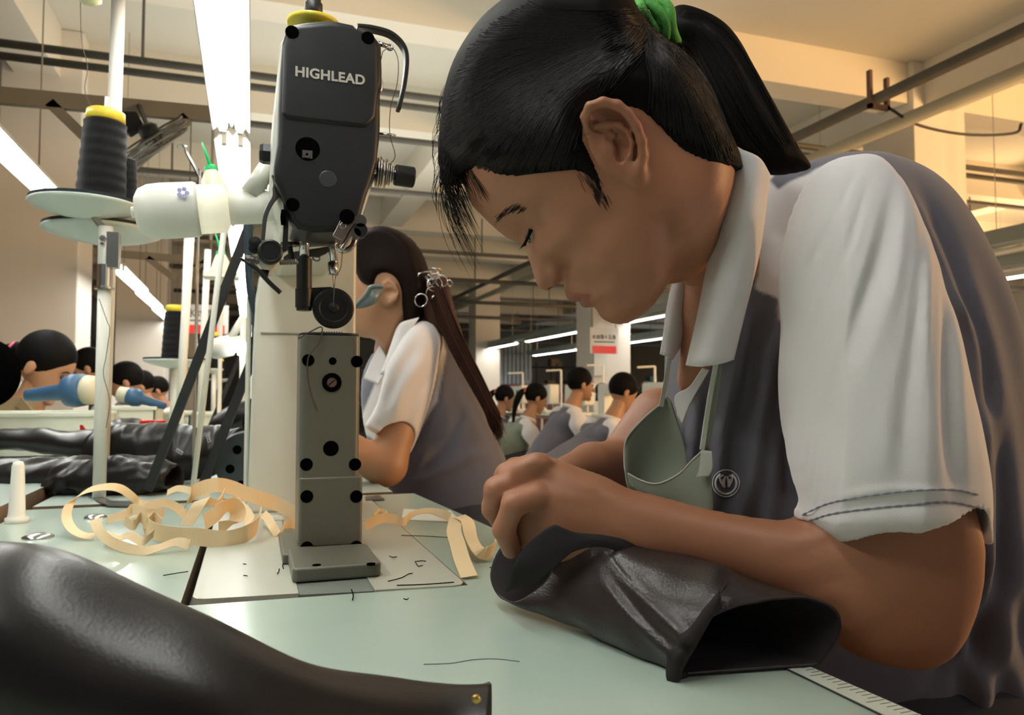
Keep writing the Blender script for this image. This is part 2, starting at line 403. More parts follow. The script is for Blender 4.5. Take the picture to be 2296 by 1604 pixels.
def patch(rows, m, name, parent, th=.0025, sub=6, n=14, label=None):
    """cloth surface through rows of points; every row is a list of (px, py, depth)"""
    R = [smoothpath([P(*q) for q in r], n) for r in rows]; R = np.array(R); m_ = len(rows)
    if m_ > 2: R = np.stack([smoothpath(R[:, k], (m_-1)*sub+1) for k in range(n)], 1)
    V = R.reshape(-1, 3); F = [(i*n+k, i*n+k+1, (i+1)*n+k+1, (i+1)*n+k) for i in range(R.shape[0]-1) for k in range(n-1)]
    o = obj(name, (V, F), m, parent, smooth=True, label=label); s = o.modifiers.new('solid', 'SOLIDIFY'); s.thickness = th; s.offset = 0
    return o
def strands(paths, r, m, name, parent, n=3, npt=14):
    G_ = [tube(smoothpath(p, npt), np.concatenate([np.full(npt-4, r), r*np.array([.9, .7, .45, .15])]), n, caps=False) for p in paths]
    k = 0; V = []; F = []
    for v, f in G_: V.append(v); F.append(np.array(f)+k); k += len(v)
    return obj(name, (np.vstack(V), np.vstack(F)), m, parent, smooth=True)

def fit(A, n, fill=None):
    A = A[:n[0], :n[-1]]; p = ((0, n[0]-A.shape[0]), (0, n[-1]-A.shape[1]))
    return np.pad(A, p, mode='edge') if fill is None else np.pad(A, p, constant_values=fill)

def lift(px, py, T, lo, hh, d, off):             # point of a relief's near surface seen at (px, py)
    z0 = float(dval(d, px)); c = z0-.05
    for it in range(14):
        x = (px-1148)/FPX*c; z = (802-py)/FPX*c; t = float(bilin(T, np.array([(x-lo[0])/hh]), np.array([(z-lo[1])/hh]))[0])
        c = .45*c+.55*(float(dmap(d, np.array([x]))[0])-max(t, 0)-off)
    return P(px, py, c)
# ================================================================= THE HALL
m_wall = mat('wall_paint', (0.70, 0.665, 0.60), 0.85, var=0.05, vscale=2.5, bump=0.05, bscale=60)
m_ceil = mat('ceiling_paint', (0.60, 0.58, 0.50), 0.9, var=0.07, vscale=1.4)
m_beam = mat('beam_paint', (0.68, 0.645, 0.55), 0.88, var=0.05, vscale=2)
m_floor = mat('floor_terrazzo', (0.33, 0.33, 0.30), 0.45, var=0.2, vscale=9)
m_dark = mat('black_plastic', (0.012, 0.012, 0.014), 0.45, var=0.1)
m_blackpaint = mat('black_paint', (0.011, 0.0125, 0.013), 0.42, var=0.15, vscale=20, spec=0.35, bump=0.05, bscale=800)
m_hole = mat('hole_black', (0.002, 0.002, 0.002), 0.9, spec=0.0)
m_steel = mat('chrome_steel', (0.55, 0.54, 0.52), 0.22, 1.0, var=0.1, vscale=30)
m_dsteel = mat('dark_steel', (0.20, 0.19, 0.18), 0.32, 0.9, var=0.15, vscale=30)
m_pipe = mat('pipe_rust_grey', (0.10, 0.095, 0.08), 0.6, 0.2, var=0.25, vscale=8)
m_pipe2 = mat('pipe_cream', (0.42, 0.40, 0.30), 0.6, var=0.1)
m_white = mat('white_enamel', (0.74, 0.74, 0.66), 0.35, var=0.03)
m_whitep = mat('white_plastic', (0.80, 0.80, 0.72), 0.4, var=0.03, sss=0.0)
m_greyenamel = mat('grey_hammer_enamel', (0.135, 0.135, 0.105), 0.36, 0.15, var=0.06, vscale=20, bump=0.12, bscale=900)
m_lampshade = mat('lamp_reflector', (0.74, 0.78, 0.74), 0.4, var=0.03)
m_tubelight = mat('fluorescent_glow', (1, 1, 0.95), 0.4, emit=(1.0, 0.985, 0.955), es=TUBE_E)
m_yellow = mat('yellow_plastic', (0.75, 0.62, 0.05), 0.4)
m_thread = mat('black_thread', (0.005, 0.006, 0.008), 0.6, var=0.5, vscale=30, bump=0.8, bscale=500, stretch=(1, 1, 8), spec=0.25)
m_tabtop = mat('table_laminate', (0.385, 0.48, 0.41), 0.24, var=0.07, vscale=7, coat=0.15, spec=0.55)
m_tabtop2 = mat('far_table_laminate', (0.42, 0.50, 0.45), 0.3, var=0.07, vscale=7)
m_tabedge = mat('plywood_edge', (0.20, 0.13, 0.07), 0.7, var=0.3, vscale=60, stretch=(1, 1, 20))
m_green = mat('green_plastic', (0.02, 0.62, 0.22), 0.35)
m_red = mat('red_plastic', (0.70, 0.03, 0.02), 0.35)
m_glass = mat('glass_pane', (0.75, 0.85, 0.95), 0.05, trans=0.0, emit=(0.55, 0.80, 1.0), es=3.5)
m_sign = mat('sign_white', (0.62, 0.62, 0.58), 0.6)
m_ink = mat('sign_ink', (0.03, 0.03, 0.03), 0.6)

def struct(name, geo, m, **k):
    return tag(obj(name, geo, m, **k), kind='structure')
CZ = 3.5; BZ = 3.12
struct('floor', box(-6, 16, -5, 30, -0.1, 0), m_floor)
struct('ceiling', box(-6, 16, -5, 30, CZ, CZ+0.2), m_ceil)
struct('wall_left', box(-6.2, -6, -5, 30, 0, CZ), m_wall)
struct('wall_back', box(-6, 16, 30, 30.2, 0, CZ), mat('far_wall', (0.28, 0.29, 0.27), 0.85, var=0.2, vscale=0.6))
def wall_with_openings():
    g = []; ys = [(-5, 6.4), (8.8, 10), (12.4, 13.6), (16, 17.2), (19.6, 20.8), (23.2, 30)]
    for a, b in ys: g.append(box(16, 16.2, a, b, 0, CZ))
    for i in range(5):
        a, b = ys[i][1], ys[i+1][0]; g += [box(16, 16.2, a, b, 0, 0.9), box(16, 16.2, a, b, 2.0, CZ)]
    return join(*g)
struct('wall_right', wall_with_openings(), m_wall)
for i, (a, b) in enumerate([(6.4, 8.8), (10, 12.4), (13.6, 16), (17.2, 19.6), (20.8, 23.2)]):
    fr = [box(16.02, 16.1, a, b, 0.9, 0.95), box(16.02, 16.1, a, b, 1.95, 2.0)]
    for k in range(5): y = a+(b-a-0.06)*k/4; fr.append(box(16.02, 16.1, y, y+0.06, 0.95, 1.95))
    wd = struct(f'window_{i+1}', join(*fr), m_dark)
    obj('pane', box(16.12, 16.14, a, b, 0.9, 2.0), m_glass, wd)
# beams and columns
for i, Y in enumerate([1.9, 4.42, 6.1, 8.24, 9.9, 12.0, 14.1, 16.6, 19.5, 23.0]):
    tag(obj('ceiling_beam', box(-6, 16, Y+0.03, Y+0.28, BZ+(0.0 if i % 2 == 0 else 0.06), CZ), m_beam),
        'cream ceiling cross beams running from left to right overhead', 'beam', 'cross beams under the ceiling', 'structure')
for i, X in enumerate([-1.6, 1.55, 4.85, 8.2]):
    tag(obj('ceiling_beam', box(X+0.02, X+0.3, -5, 30, BZ+0.03, CZ), m_beam), 'cream ceiling beams running away down the hall', 'beam', 'long beams under the ceiling', 'structure')
pil = [(-1.66, 5.95, 0.5, 'broad cream pillar at the left edge behind the spool stand'),
       (-1.50, 9.7, 0.53, 'cream pillar behind the black spool, second from the left'),
       (4.76, 4.40, 0.52, 'large cream pillar lit orange behind the girl\'s back'),
       (3.85, 8.24, 0.50, 'cream pillar behind the girl\'s chin with a hanging sign'),
       (4.09, 14.1, 0.50, 'cream pillar right of the ponytail of the second woman'),
       (-1.45, 14.4, 0.5, 'distant cream pillar on the left seen between the stands'),
       (9.3, 14.1, 0.5, 'distant cream pillar far right behind the girl\'s back'),
       (4.0, 20.0, 0.5, 'small distant cream pillar beside the far lamp row')]
for x, y, s, lab in pil:
    tag(obj('pillar', box(x, x+s, y, y+s, 0, CZ), m_wall, bevel=0.01), lab, 'pillar', None, 'structure')
# pipes under the ceiling
def pipe(name, a, b, r, m, lab, grp=None, parent=None):
    return tag(obj(name, rod(a, b, r, n=12), m, smooth=True), lab, 'pipe', grp)
for i, (py, px, z) in enumerate([(150, 420, 2.78), (240, 930, 2.78), (318, 930, 2.7), (434, 930, 2.62), (572, 1090, 2.55), (632, 1100, 2.5), (684, 1200, 2.45), (716, 1200, 2.4), (742, 1180, 2.35), (768, 1180, 2.25)]):
    p = G(px, py, z); Y = p[1]; r = 0.022 if i < 5 else 0.03
    t = thing('sprinkler_pipe', ['thin dark cross pipe nearest the camera, behind the spool top', 'cross pipe second from the top of the picture, right of the machine head', 'cross pipe passing behind the chrome thread ring', 'cross pipe passing behind the black tension knob', 'cross pipe just left of the girl\'s nose bridge', 'cross pipe meeting the thick pipe above the second pillar', 'cross pipe passing behind the girl\'s nostril and lips', 'cross pipe above the mouth level between the two far pillars', 'cross pipe second from the lamps between the far pillars', 'lowest and farthest cross pipe just above the lamps'][i], 'pipe', (4, Y, z), 'thin cross pipes below the ceiling')
    obj('pipe_run', rod((-1.1 if Y > 5.9 else -1.6, Y, z), (12, Y, z), r, n=10), m_pipe, t, smooth=True)
    for k in range(5):
        x = -0.6+2.7*k+0.4*(i % 3); obj('hanger', rod((x, Y, z), (x, Y, CZ if i % 2 else z+0.42), 0.008, n=6), m_pipe, t)
a, b = WX(2296, 62, 3.55), WX(1790, 308, 3.55)
zp = (a[2]+b[2])/2; ya, yb = a[1], b[1]
dp = thing('heating_pipe', 'thick dark pipe rising towards the top right corner', 'pipe', (3.55, ya, zp))
obj('pipe_run', rod((3.55, ya-3, zp), (3.55, 24, zp), 0.034, n=16), m_pipe, dp, smooth=True)
hb = WX(1965, 215, 3.55)[1]
br = obj('bracket', join(box(3.49, 3.51, hb-0.015, hb+0.015, zp-0.06, zp+0.17), box(3.62, 3.64, hb-0.015, hb+0.015, zp-0.06, zp+0.14), box(3.49, 3.64, hb-0.015, hb+0.015, zp-0.06, zp-0.035)), mat('bracket_red_oxide', (0.13, 0.07, 0.05), 0.7), dp)
obj('pipe_run', rod((3.78, ya-3, zp-0.10), (3.78, 24, zp-0.10), 0.042, n=16), m_pipe2, dp, smooth=True)
tag(obj('ceiling_cable', tube(smoothpath([(3.64, hb, zp-0.04), (3.85, hb-0.02, zp-0.13), (4.2, hb-0.05, zp-0.16), (4.55, hb-0.1, zp-0.13), (4.62, hb-0.1, zp-0.06)], 20), 0.009, 8), m_dark, smooth=True),
    'thin black cable sagging from the thick pipe to the orange pillar', 'cable')
# steel truss that carries the left lamp row
m_truss = mat('truss_paint', (0.23, 0.21, 0.17), 0.6, var=0.1)
def beam_px(p, q, wz, Y, m, parent, name, dy=0.03):
    a = WY(p[0], p[1], Y); b = WY(q[0], q[1], Y); d = norm(b-a); n = np.array([-d[2], 0, d[0]])
    poly = [a-n*wz/2, b-n*wz/2, b+n*wz/2, a+n*wz/2]; return obj(name, prism(poly, (0, 1, 0), dy), m, parent)
for (Yt, off, lab) in [(3.05, (0, 0, 1), 'grey painted steel truss crossing behind the black spool'), (6.9, None, 'smaller grey steel truss behind the second lamp row')]:
    t = thing('steel_truss', lab, 'truss', (-0.9, Yt, 1.9))
    if off:
        beam_px((-40, 208), (560, 262), 0.058, Yt, m_truss, t, 'chord'); beam_px((110, 228), (215, 330), 0.035, Yt, m_truss, t, 'brace')
        beam_px((420, 262), (290, 370), 0.042, Yt, m_truss, t, 'brace')
    else:
        for x_ in (-1.2, -.35): obj('hanger', rod((x_, Yt+.015, 2.0), (x_, Yt+.015, CZ), .012), m_truss, t)
        beam_px((175, 562), (470, 585), 0.06, Yt, m_truss, t, 'chord'); beam_px((330, 578), (395, 628), 0.05, Yt, m_truss, t, 'brace'); beam_px((460, 585), (420, 620), 0.04, Yt, m_truss, t, 'brace')
# ---------------------------------------------------------------- fluorescent fixtures
def make_fixture(Lm=1.2):
    t = thing('tube_light', 'twin fluorescent light', 'lamp', (0, 0, 0))
    prof = [(-0.058, -0.02), (-0.030, 0.022), (0.030, 0.022), (0.058, -0.02), (0.055, -0.021), (0.028, 0.012), (0.012, 0.012), (0, -0.006), (-0.012, 0.012), (-0.028, 0.012), (-0.055, -0.021)]
    V, F = prism([(x, 0, z) for x, z in prof], (0, 1, 0), Lm); obj('reflector', (V, F), m_lampshade, t)
    for s in (-1, 1):
        obj('tube', rod((s*0.026, 0.03, -0.012), (s*0.026, Lm-0.03, -0.012), 0.0145, n=12), m_tubelight, t, smooth=True)
        obj('hanger', rod((0, 0.2 if s < 0 else Lm-0.2, 0.02), (0, 0.2 if s < 0 else Lm-0.2, 1.72), 0.003, n=6), m_steel, t)
        for y in (0.0, Lm-0.03): obj('lamp_holder', box(s*0.026-0.009, s*0.026+0.009, y, y+0.03, -0.03, 0.012), m_whitep, t)
    return t
fx0 = make_fixture(1.2); fx1 = make_fixture(2.3)
used = {}
def put_fixture(proto, x, y, z, lab, grp):
    if proto not in used: used[proto] = 1; proto.location = (x, y, z); proto['label'] = lab; proto['group'] = grp; o = proto
    else: o = copy_tree(proto, (x, y, z), None, lab, grp)
    return o
row = 'bright tubes of the row over the machines'
labs = ['long glaring twin tube light running down from the top edge beside the machine head', 'second glaring tube light below the first, left of the machine head',
        'third tube light of the central row, under the lamp bottle', 'small tube light further down the central row', 'fifth tube light of the central row, counted from the top edge', 'sixth tube light of the central row', 'seventh, nearly hidden tube light of the central row', 'farthest tube light of the central row']
for i, y in enumerate([1.36, 2.655, 3.96, 5.26, 6.56, 7.9, 9.3, 10.7]): put_fixture(fx0, -0.074, y, 1.80, labs[i], row)
for i, y in enumerate([1.2, 2.45, 5.66, 6.96, 8.26, 9.56]):
    put_fixture(fx0, -0.82-(0.02*i if i > 1 else 0), y, 1.80, ['left row tube light nearest the camera, cut by the frame', 'bright tube light slanting down behind the black spool', 'upper tube light of the group right of the stand pole',
        'middle tube light of the group right of the stand pole', 'lower tube light of the group right of the stand pole', 'last tube light of the left row above the far spool'][i], 'tubes of the left lamp row')
for i, y in enumerate([4.8, 7.2, 9.75, 12.6]): put_fixture(fx1, 4.4, y, 1.84, ['tube light of the upper right row hidden behind the collar', 'tube light under the girl\'s chin', 'tube light left of the chin in the upper row', 'farthest tube light of the upper right row'][i], 'tubes of the upper right row')
for i, y in enumerate([7.3, 9.9, 13.4]): put_fixture(fx1, 5.9, y, 1.80, ['short tube light beside the collar in the lower right row', 'tube light next to the hanging sign', 'farthest tube light of the lower right row'][i], 'tubes of the lower right row')
put_fixture(fx1, 5.2, 2.0, 1.80, 'tube light behind the girl\'s back at the right edge', 'tubes at the right edge')
put_fixture(fx1, 9.2, 7.0, 1.75, 'second tube light low at the right edge', 'tubes at the right edge')
put_fixture(fx0, 4.9, 15.4, 1.45, 'tiny tube light in front of the far pillar', 'tubes of the far rows')
for x, y, k in ((-0.074, 0.05, 'directly over the front table'), (-0.82, -0.1, 'over the left table in front'), ):
    put_fixture(fx0, x, y, 1.82, 'tube light outside the picture, '+k, 'tubes outside the picture')
# trunking above the right rows
for X, y0, y1, z, lab in [(4.4, 5.2, 15.2, 1.91, 'grey cable trunking above the upper right lamp row'), (5.2, 0.5, 5.4, 1.90, 'grey cable trunking above the lamp at the right edge'), (5.9, 7.2, 16, 1.86, 'grey cable trunking above the lower right lamp row')]:
    tag(obj('cable_trunking', box(X-0.07, X+0.07, y0, y1, z-0.045, z+0.045), mat('trunking_grey', (0.30, 0.35, 0.34), 0.5, var=0.08), bevel=0.005), lab, 'trunking')
uf = thing('unlit_light', 'unlit grey lamp housing against the orange pillar', 'lamp', tuple(G(2200, 545, 2.05)))
q = BASE[uf]; obj('housing', box(q[0]-0.09, q[0]+0.09, q[1]-0.6, q[1]+0.5, q[2]-0.05, q[2]+0.06), mat('trunking_grey', (0.30, 0.35, 0.34)), uf, bevel=0.01)
obj('tube', rod(q+[0, -0.55, -0.09], q+[0, 0.45, -0.09], 0.02, n=12), m_whitep, uf, smooth=True)
# pull cord with white knob in front of the central light
pc = WY(474, 45, 2.0)
pcd = thing('pull_cord', 'white pull knob on a cord hanging in front of the bright tubes', 'pull cord', pc-[0, 0, 0.02])
obj('knob', lathe(pc-[0, 0, 0.045], (0, 0, 1), [(0.004, 0), (0.015, 0.008), (0.019, 0.03), (0.017, 0.055), (0.008, 0.072), (0.003, 0.075)], 20), m_whitep, pcd, smooth=True)
obj('cord', rod(pc+[0, 0, 0.03], pc+[0, 0, 0.6], 0.0015, n=6), m_whitep, pcd)
# hanging signs with red band
def sign(cx, cy, z, wd, ht, lines, lab):
    t = thing('hanging_sign', lab, 'sign', (cx, cy, z))
    obj('board', box(cx-wd/2, cx+wd/2, cy, cy+0.02, z, z+ht), m_sign, t)
    obj('red_band', box(cx-wd/2+0.03, cx+wd/2-0.03, cy-0.004, cy, z, z+ht*0.30), m_red, t)
    n = len(lines); cw = wd*0.84/n
    for i, ch in enumerate(lines):                 # printed characters as strokes
        g = []; x0 = cx-wd*0.42+i*cw; s = cw*0.84; z0 = z+ht*0.56; hh = min(ht*0.34, s*1.15)
        for (u0, v0, u1, v1) in ch:
            a = np.array([x0+u0*s, cy-0.004, z0+v0*hh]); b = np.array([x0+u1*s, cy-0.004, z0+v1*hh]); d = norm(b-a); nn = np.array([-d[2], 0, d[0]])*s*0.05
            g.append(prism([a-nn, b-nn, b+nn, a+nn], (0, 1, 0), 0.003))
        obj('character', join(*g), m_ink, t)
    obj('small_print', box(cx-wd*0.36, cx+wd*0.36, cy-0.003, cy, z+ht*0.43, z+ht*0.47), m_ink, t)
    for sx in (-0.42, 0.42): obj('hanger', rod((cx+sx*wd, cy+0.01, z+ht), (cx+sx*wd, cy+0.01, CZ), 0.004, n=6), m_dark, t)
shui = [(.5, 0, .5, 1), (.5, 0, .4, .06), (.1, .65, .35, .65), (.35, .65, .08, .15), (.9, .85, .6, .6), (.55, .6, .95, .1)]
cheng = [(.2, 0, .2, .9), (.0, .65, .45, .65), (.0, .15, .45, .3), (.55, .5, .95, .5), (.55, .75, .95, .75), (.55, .5, .55, .75), (.95, .5, .95, .75), (.5, .05, 1, .05), (.75, .05, .75, .4), (.55, .35, .95, .35)]
zu = [(.1, .75, .3, .95), (.3, .95, .4, .6), (.05, .55, .4, .55), (.1, .3, .4, .35), (.05, .08, .4, .14), (.55, .08, .55, .95), (.9, .08, .9, .95), (.55, .95, .9, .95), (.55, .65, .9, .65), (.55, .35, .9, .35), (.45, .08, 1, .08)]
shi = [(.05, .5, .95, .5), (.5, 0, .5, 1)]
wu = [(.1, .92, .9, .92), (.45, .92, .35, .05), (.15, .52, .78, .52), (.78, .52, .75, .05), (.02, .05, .98, .05)]
zub = zu
sg = WY(1355, 770, 7.9); sign(sg[0], 7.9, sg[2]-0.12, 0.36, 0.30, [shui, cheng, zu, shi, wu, zub], 'white hanging sign with a red band in front of the pillar under the chin')
sg = WY(462, 715, 7.0); sign(sg[0], 7.0, sg[2]-0.13, 0.36, 0.25, [shui, cheng, zu, shi], 'white hanging sign with a red band behind the black belt at the left')
# wall fan housing on the left truss
fn = WY(390, 300, 2.75)
fan = thing('hanging_fan', 'grey wire guarded fan tilted behind the black spool', 'fan', fn-[0.05, 0, 0.1])
c = WY(345, 318, 2.75); ax = norm(np.array([0.42, 0.35, -0.85])); u = norm(WY(415, 272, 2.75)-WY(285, 355, 2.75)); vv = norm(np.cross(ax, u))
m_cage = mat('fan_wire', (0.20, 0.20, 0.18), 0.4, 0.6)
obj('guard_ring', join(*[tube(ring(c+ax*h, u*0.125*s, vv*0.125*s, 40), 0.0035, 6, closed=True) for h, s in ((0, 1), (0.02, 0.95), (-0.02, 0.95), (0.028, 0.5))]), m_cage, fan, smooth=True)
obj('guard_wires', join(*[tube([c+ax*0.03, c+ax*0.022+0.09*(u*math.cos(k)+vv*math.sin(k)), c+0.125*(u*math.cos(k)+vv*math.sin(k)), c-ax*0.03], 0.0012, 4) for k in np.linspace(0, 2*PI, 36, endpoint=False)]), m_cage, fan)
for k in range(3):
    e = math.cos(k*2.094)*u+math.sin(k*2.094)*vv; f_ = np.cross(ax, e)
    obj('blade', ribbon([c+e*0.02, c+e*0.06+f_*0.01, c+e*0.115+f_*0.02], f_*0.9+ax*0.35, [0.03, 0.065, 0.05], 0.002), mat('fan_blade', (0.35, 0.36, 0.34), 0.4), fan)
obj('motor', lathe(c-ax*0.06, ax, [(0.02, 0), (0.032, 0.01), (0.032, 0.06), (0.02, 0.075)], 20), m_dark, fan, smooth=True)
bx = WY(302, 275, 2.75); obj('stay', rod(c, WY(312, 238, 3.05), .008), m_dark, fan); obj('bracket', prism([WY(270, 250, 2.75), WY(305, 250, 2.75), WY(322, 280, 2.75), WY(290, 300, 2.75), WY(270, 285, 2.75)], (0, 1, 0), 0.04), m_dark, fan)
# ================================================================= MAIN TABLE
def S(px, py, by, z=TZ):           # point seen at (px,py) standing above the table point seen at row by
    return P(px, py, GD(px, by, z))
def slab(pts, z0, z1): return prism([(x, y, z0) for x, y in pts], (0, 0, 1), z1-z0)
tb = thing('sewing_table', 'pale green laminate work table carrying the black sewing machine in front', 'table', (0.0, 0.6, 0.0))
GX0, GX1, GY0, GY1 = -0.058, 0.204, 0.735, 1.44
obj('table_top', join(slab([(-0.345, -0.35), (GX0, -0.35), (GX0, 1.44), (-0.345, 1.44)], TZ-0.03, TZ),
                      slab([(GX1+.002, -0.35), (0.40, -0.35), (0.376, 0.35), (0.296, 1.44), (GX1+.002, 1.44)], TZ-0.03, TZ),
                      slab([(GX0, -0.35), (GX1+.002, -0.35), (GX1+.002, GY0+0.0), (GX0, GY0+0.012)], TZ-0.03, TZ)), [m_tabtop, m_tabedge], tb,
    mids=[0, 0, 1, 1, 1, 1]+[0, 0]+[1]*5+[0, 0]+[1]*4)
obj('well', box(GX0, GX1, GY0, GY1, TZ-0.05, TZ-0.03), m_dark, tb)
for x, y in ((-0.3, -0.25), (0.33, -0.25), (-0.3, 1.36), (0.25, 1.36)): obj('leg', box(x-0.02, x+0.02, y-0.02, y+0.02, 0, TZ-0.03), m_whitep, tb)
obj('edge_ruler', prism([(0.3585, 0.25, TZ+.0004), (0.384, 0.25, TZ+.0004), (0.3665, 0.47, TZ+.0004), (0.3505, 0.47, TZ+.0004)], (0, 0, 1), 0.0006), mat('ruler_strip', (0.50, 0.55, 0.47), 0.5), tb, label='pale measuring strip with tick marks along the table edge')
tk = []
for k in range(44):
    y = 0.26+k*0.0047; u = (y-0.25)/0.22; xr = 0.384+(0.3665-0.384)*u; xl = 0.3585+(0.3505-0.3585)*u; L_ = (xr-xl)*(0.75 if k % 5 == 0 else 0.45)
    tk.append(box(xr-L_, xr-0.001, y, y+0.0004, TZ+.001, TZ+.0012))
obj('tick_marks', join(*tk), m_ink, tb)
obj('edge_line', prism([(0.3572, 0.25, TZ+.0004), (0.3585, 0.25, TZ+.0004), (0.3505, 0.47, TZ+.0004), (0.3495, 0.47, TZ+.0004)], (0, 0, 1), 0.0008), m_ink, tb)
# neighbouring tables
def simple_table(name, pts, z, lab, legs, m=None):
    t = thing(name, lab, 'table', (np.mean([p[0] for p in pts]), np.mean([p[1] for p in pts]), 0))
    g = slab(pts, z-0.03, z); obj('table_top', g, [m or m_tabtop2, m_tabedge], t, mids=[0, 0]+[1]*len(pts))
    for x, y in legs: obj('leg', box(x-0.02, x+0.02, y-0.02, y+0.02, 0, z-0.03), m_whitep, t)
    return t
simple_table('sewing_table', [(-1.15, 0.1), (-0.36, 0.1), (-0.36, 2.6), (-1.15, 2.6)], 0.768, 'work table with brown plywood edge at the far left, under the leather pile', [(-1.1, .2), (-.42, .2), (-1.1, 2.5), (-.42, 2.5)])
simple_table('sewing_table', [(-0.345, 1.475), (0.262, 1.475), (0.205, 2.75), (-0.345, 2.75)], TZ, 'second green table where the woman with long brown ponytail works', [(-.3, 1.55), (.2, 1.55), (-.3, 2.7), (.15, 2.7)])
simple_table('sewing_table', [(-0.16, 2.8), (0.2, 2.8), (0.2, 5.6), (-0.16, 5.6)], TZ, 'third table of the centre row behind the white machine column', [(-.1, 2.9), (.15, 2.9), (-.1, 5.5), (.15, 5.5)])
simple_table('sewing_table', [(-0.62, 2.65), (-0.36, 2.65), (-0.36, 4.3), (-0.62, 4.3)], TZ, 'left table in front of the woman bowing over the blue nozzle', [(-.6, 2.75), (-.42, 2.75), (-.6, 4.2), (-.42, 4.2)])

# ================================================================= THE MACHINE
mc = thing('sewing_machine', 'black and grey post-bed sewing machine with roller foot on the near table', 'sewing machine', (0.09, 1.0, TZ))
m_bed = mat('bed_hammer_enamel', (0.46, 0.47, 0.39), 0.33, 0.0, var=0.04, vscale=20, bump=0.10, bscale=700)
def rr(x0, x1, y0, y1, r, n=6):     # rounded rectangle outline
    o = []
    for cx, cy, a0 in ((x1-r, y1-r, 0), (x0+r, y1-r, 90), (x0+r, y0+r, 180), (x1-r, y0+r, 270)):
        for k in range(n+1): a = math.radians(a0+90*k/n); o.append((cx+r*math.cos(a), cy+r*math.sin(a)))
    return o
obj('bed_plate', slab([(-0.049, 1.43), (-0.049, 0.772), (-0.0455, 0.764), (-0.037, 0.760), (0.045, 0.752), (0.045, 1.43)][::-1], TZ-0.02, TZ+0.0015), m_bed, mc)
obj('bed_plate', slab([(0.115, 1.43), (0.115, 0.741), (0.190, 0.733), (0.1985, 0.735), (0.2025, 0.741), (0.2035, 0.75), (0.2035, 1.43)][::-1], TZ-0.02, TZ+0.0015), m_bed, mc)
obj('slide_plate', slab([(0.0455, 0.750), (0.1145, 0.7415), (0.1145, 1.43), (0.0455, 1.43)], TZ-0.02, TZ+0.0005), mat('slide_plate_grey', (0.20, 0.23, 0.20), 0.3, var=0.05), mc)
PY = 0.915
a = WY(669, 1245, PY); b = WY(812, 1245, PY); topz = WY(740, 752, PY)[2]; midz = WY(740, 1070, PY)[2]; fz = WY(740, 1243, PY)[2]
x0, x1 = a[0], b[0]; xt0, xt1 = WY(672, 780, PY)[0], WY(811, 780, PY)[0]
fX0, fX1 = G(655, 1312)[0], G(862, 1306)[0]
foot = obj('post_foot', join(slab(rr(fX0, fX1, 0.792, 0.90, 0.006), TZ+.0015, TZ+0.016), box(fX0-0.006, fX0+0.03, 0.88, 1.02, TZ+.0015, TZ+0.0135)), m_greyenamel, mc, bevel=0.003, seg=3)
for px, py in ((710, 1268), (832, 1265)): p = G(px, py, TZ+0.016); obj('screw_hole', rod(p-[0, 0, .001], p+[0, 0, .0006], 0.0045, n=16), m_hole, foot)
post = obj('post', slab(rr(xt0+.001, xt1-.001, PY+0.0015, PY+0.075, 0.008), TZ+0.01, topz), m_greyenamel, mc, smooth=False, bevel=0.001)
obj('post_sleeve', slab(rr(x0, x1, PY, PY+0.076, 0.004), TZ+0.012, midz), m_greyenamel, mc, bevel=0.0025, seg=3)
obj('needle_plate', slab(rr(xt0+.0005, xt1-.0005, PY+0.001, PY+0.0755, 0.02), topz, topz+0.0035), m_blackpaint, mc, bevel=0.0012)
def disc(nm, px, py, Y, r, h, m, parent, n=24, inner=None):
    p = WY(px, py, Y); o = obj(nm, lathe(p+[0, 0.0005, 0], (0, -1, 0), [(r, 0), (r, h*.7), (r*.9, h), (r*0.5, h), (0.0005, h)] if not inner else [(r, 0), (r, h), (inner, h), (inner*.95, -0.002), (0.0004, -0.002)], n), m, parent, smooth=False); return o
for px, py, r in ((691, 808, 12.5), (746, 810, 8), (800, 811, 12.5), (742, 1006, 16), (687, 1042, 13), (796, 1042, 13)): disc('post_screw', px, py, PY+0.0012, r*PY/FPX/.95, 0.0008, m_hole, post)
for px, py, r in ((688, 1114, 13), (799, 1114, 13), (688, 1229, 13), (745, 1233, 7), (799, 1227, 13)): disc('post_screw', px, py, PY-0.0003, r*PY/FPX/.95, 0.0008, m_hole, post)
sh = disc('post_screw', 744, 858, PY+0.0012, 20*PY/FPX/.95, 0.0016, m_hole, post, inner=0.0062); obj('slot_screw', lathe(WY(744, 858, PY+0.0006), (0, -1, 0), [(0.0052, 0), (0.0052, 0.0014), (0.0003, 0.0014)], 20), mat('copper_screw', (0.30, 0.20, 0.17), 0.35, 0.8), sh)
p = WY(744, 858, PY-0.0012); obj('screw_slot', prism([p+[-.004, 0, -.0028], p+[-.0034, 0, -.0036], p+[.004, 0, .0028], p+[.0034, 0, .0036]], (0, 1, 0), 0.001), m_hole, sh)
# feed teeth and loose thread ends on the post
obj('feed_teeth', join(*[box(x, x+0.0011, PY+0.012, PY+0.03, topz+.003, topz+.0055) for x in np.linspace(WY(722, 740, PY)[0], WY(768, 740, PY)[0], 9)]), m_steel, mc)
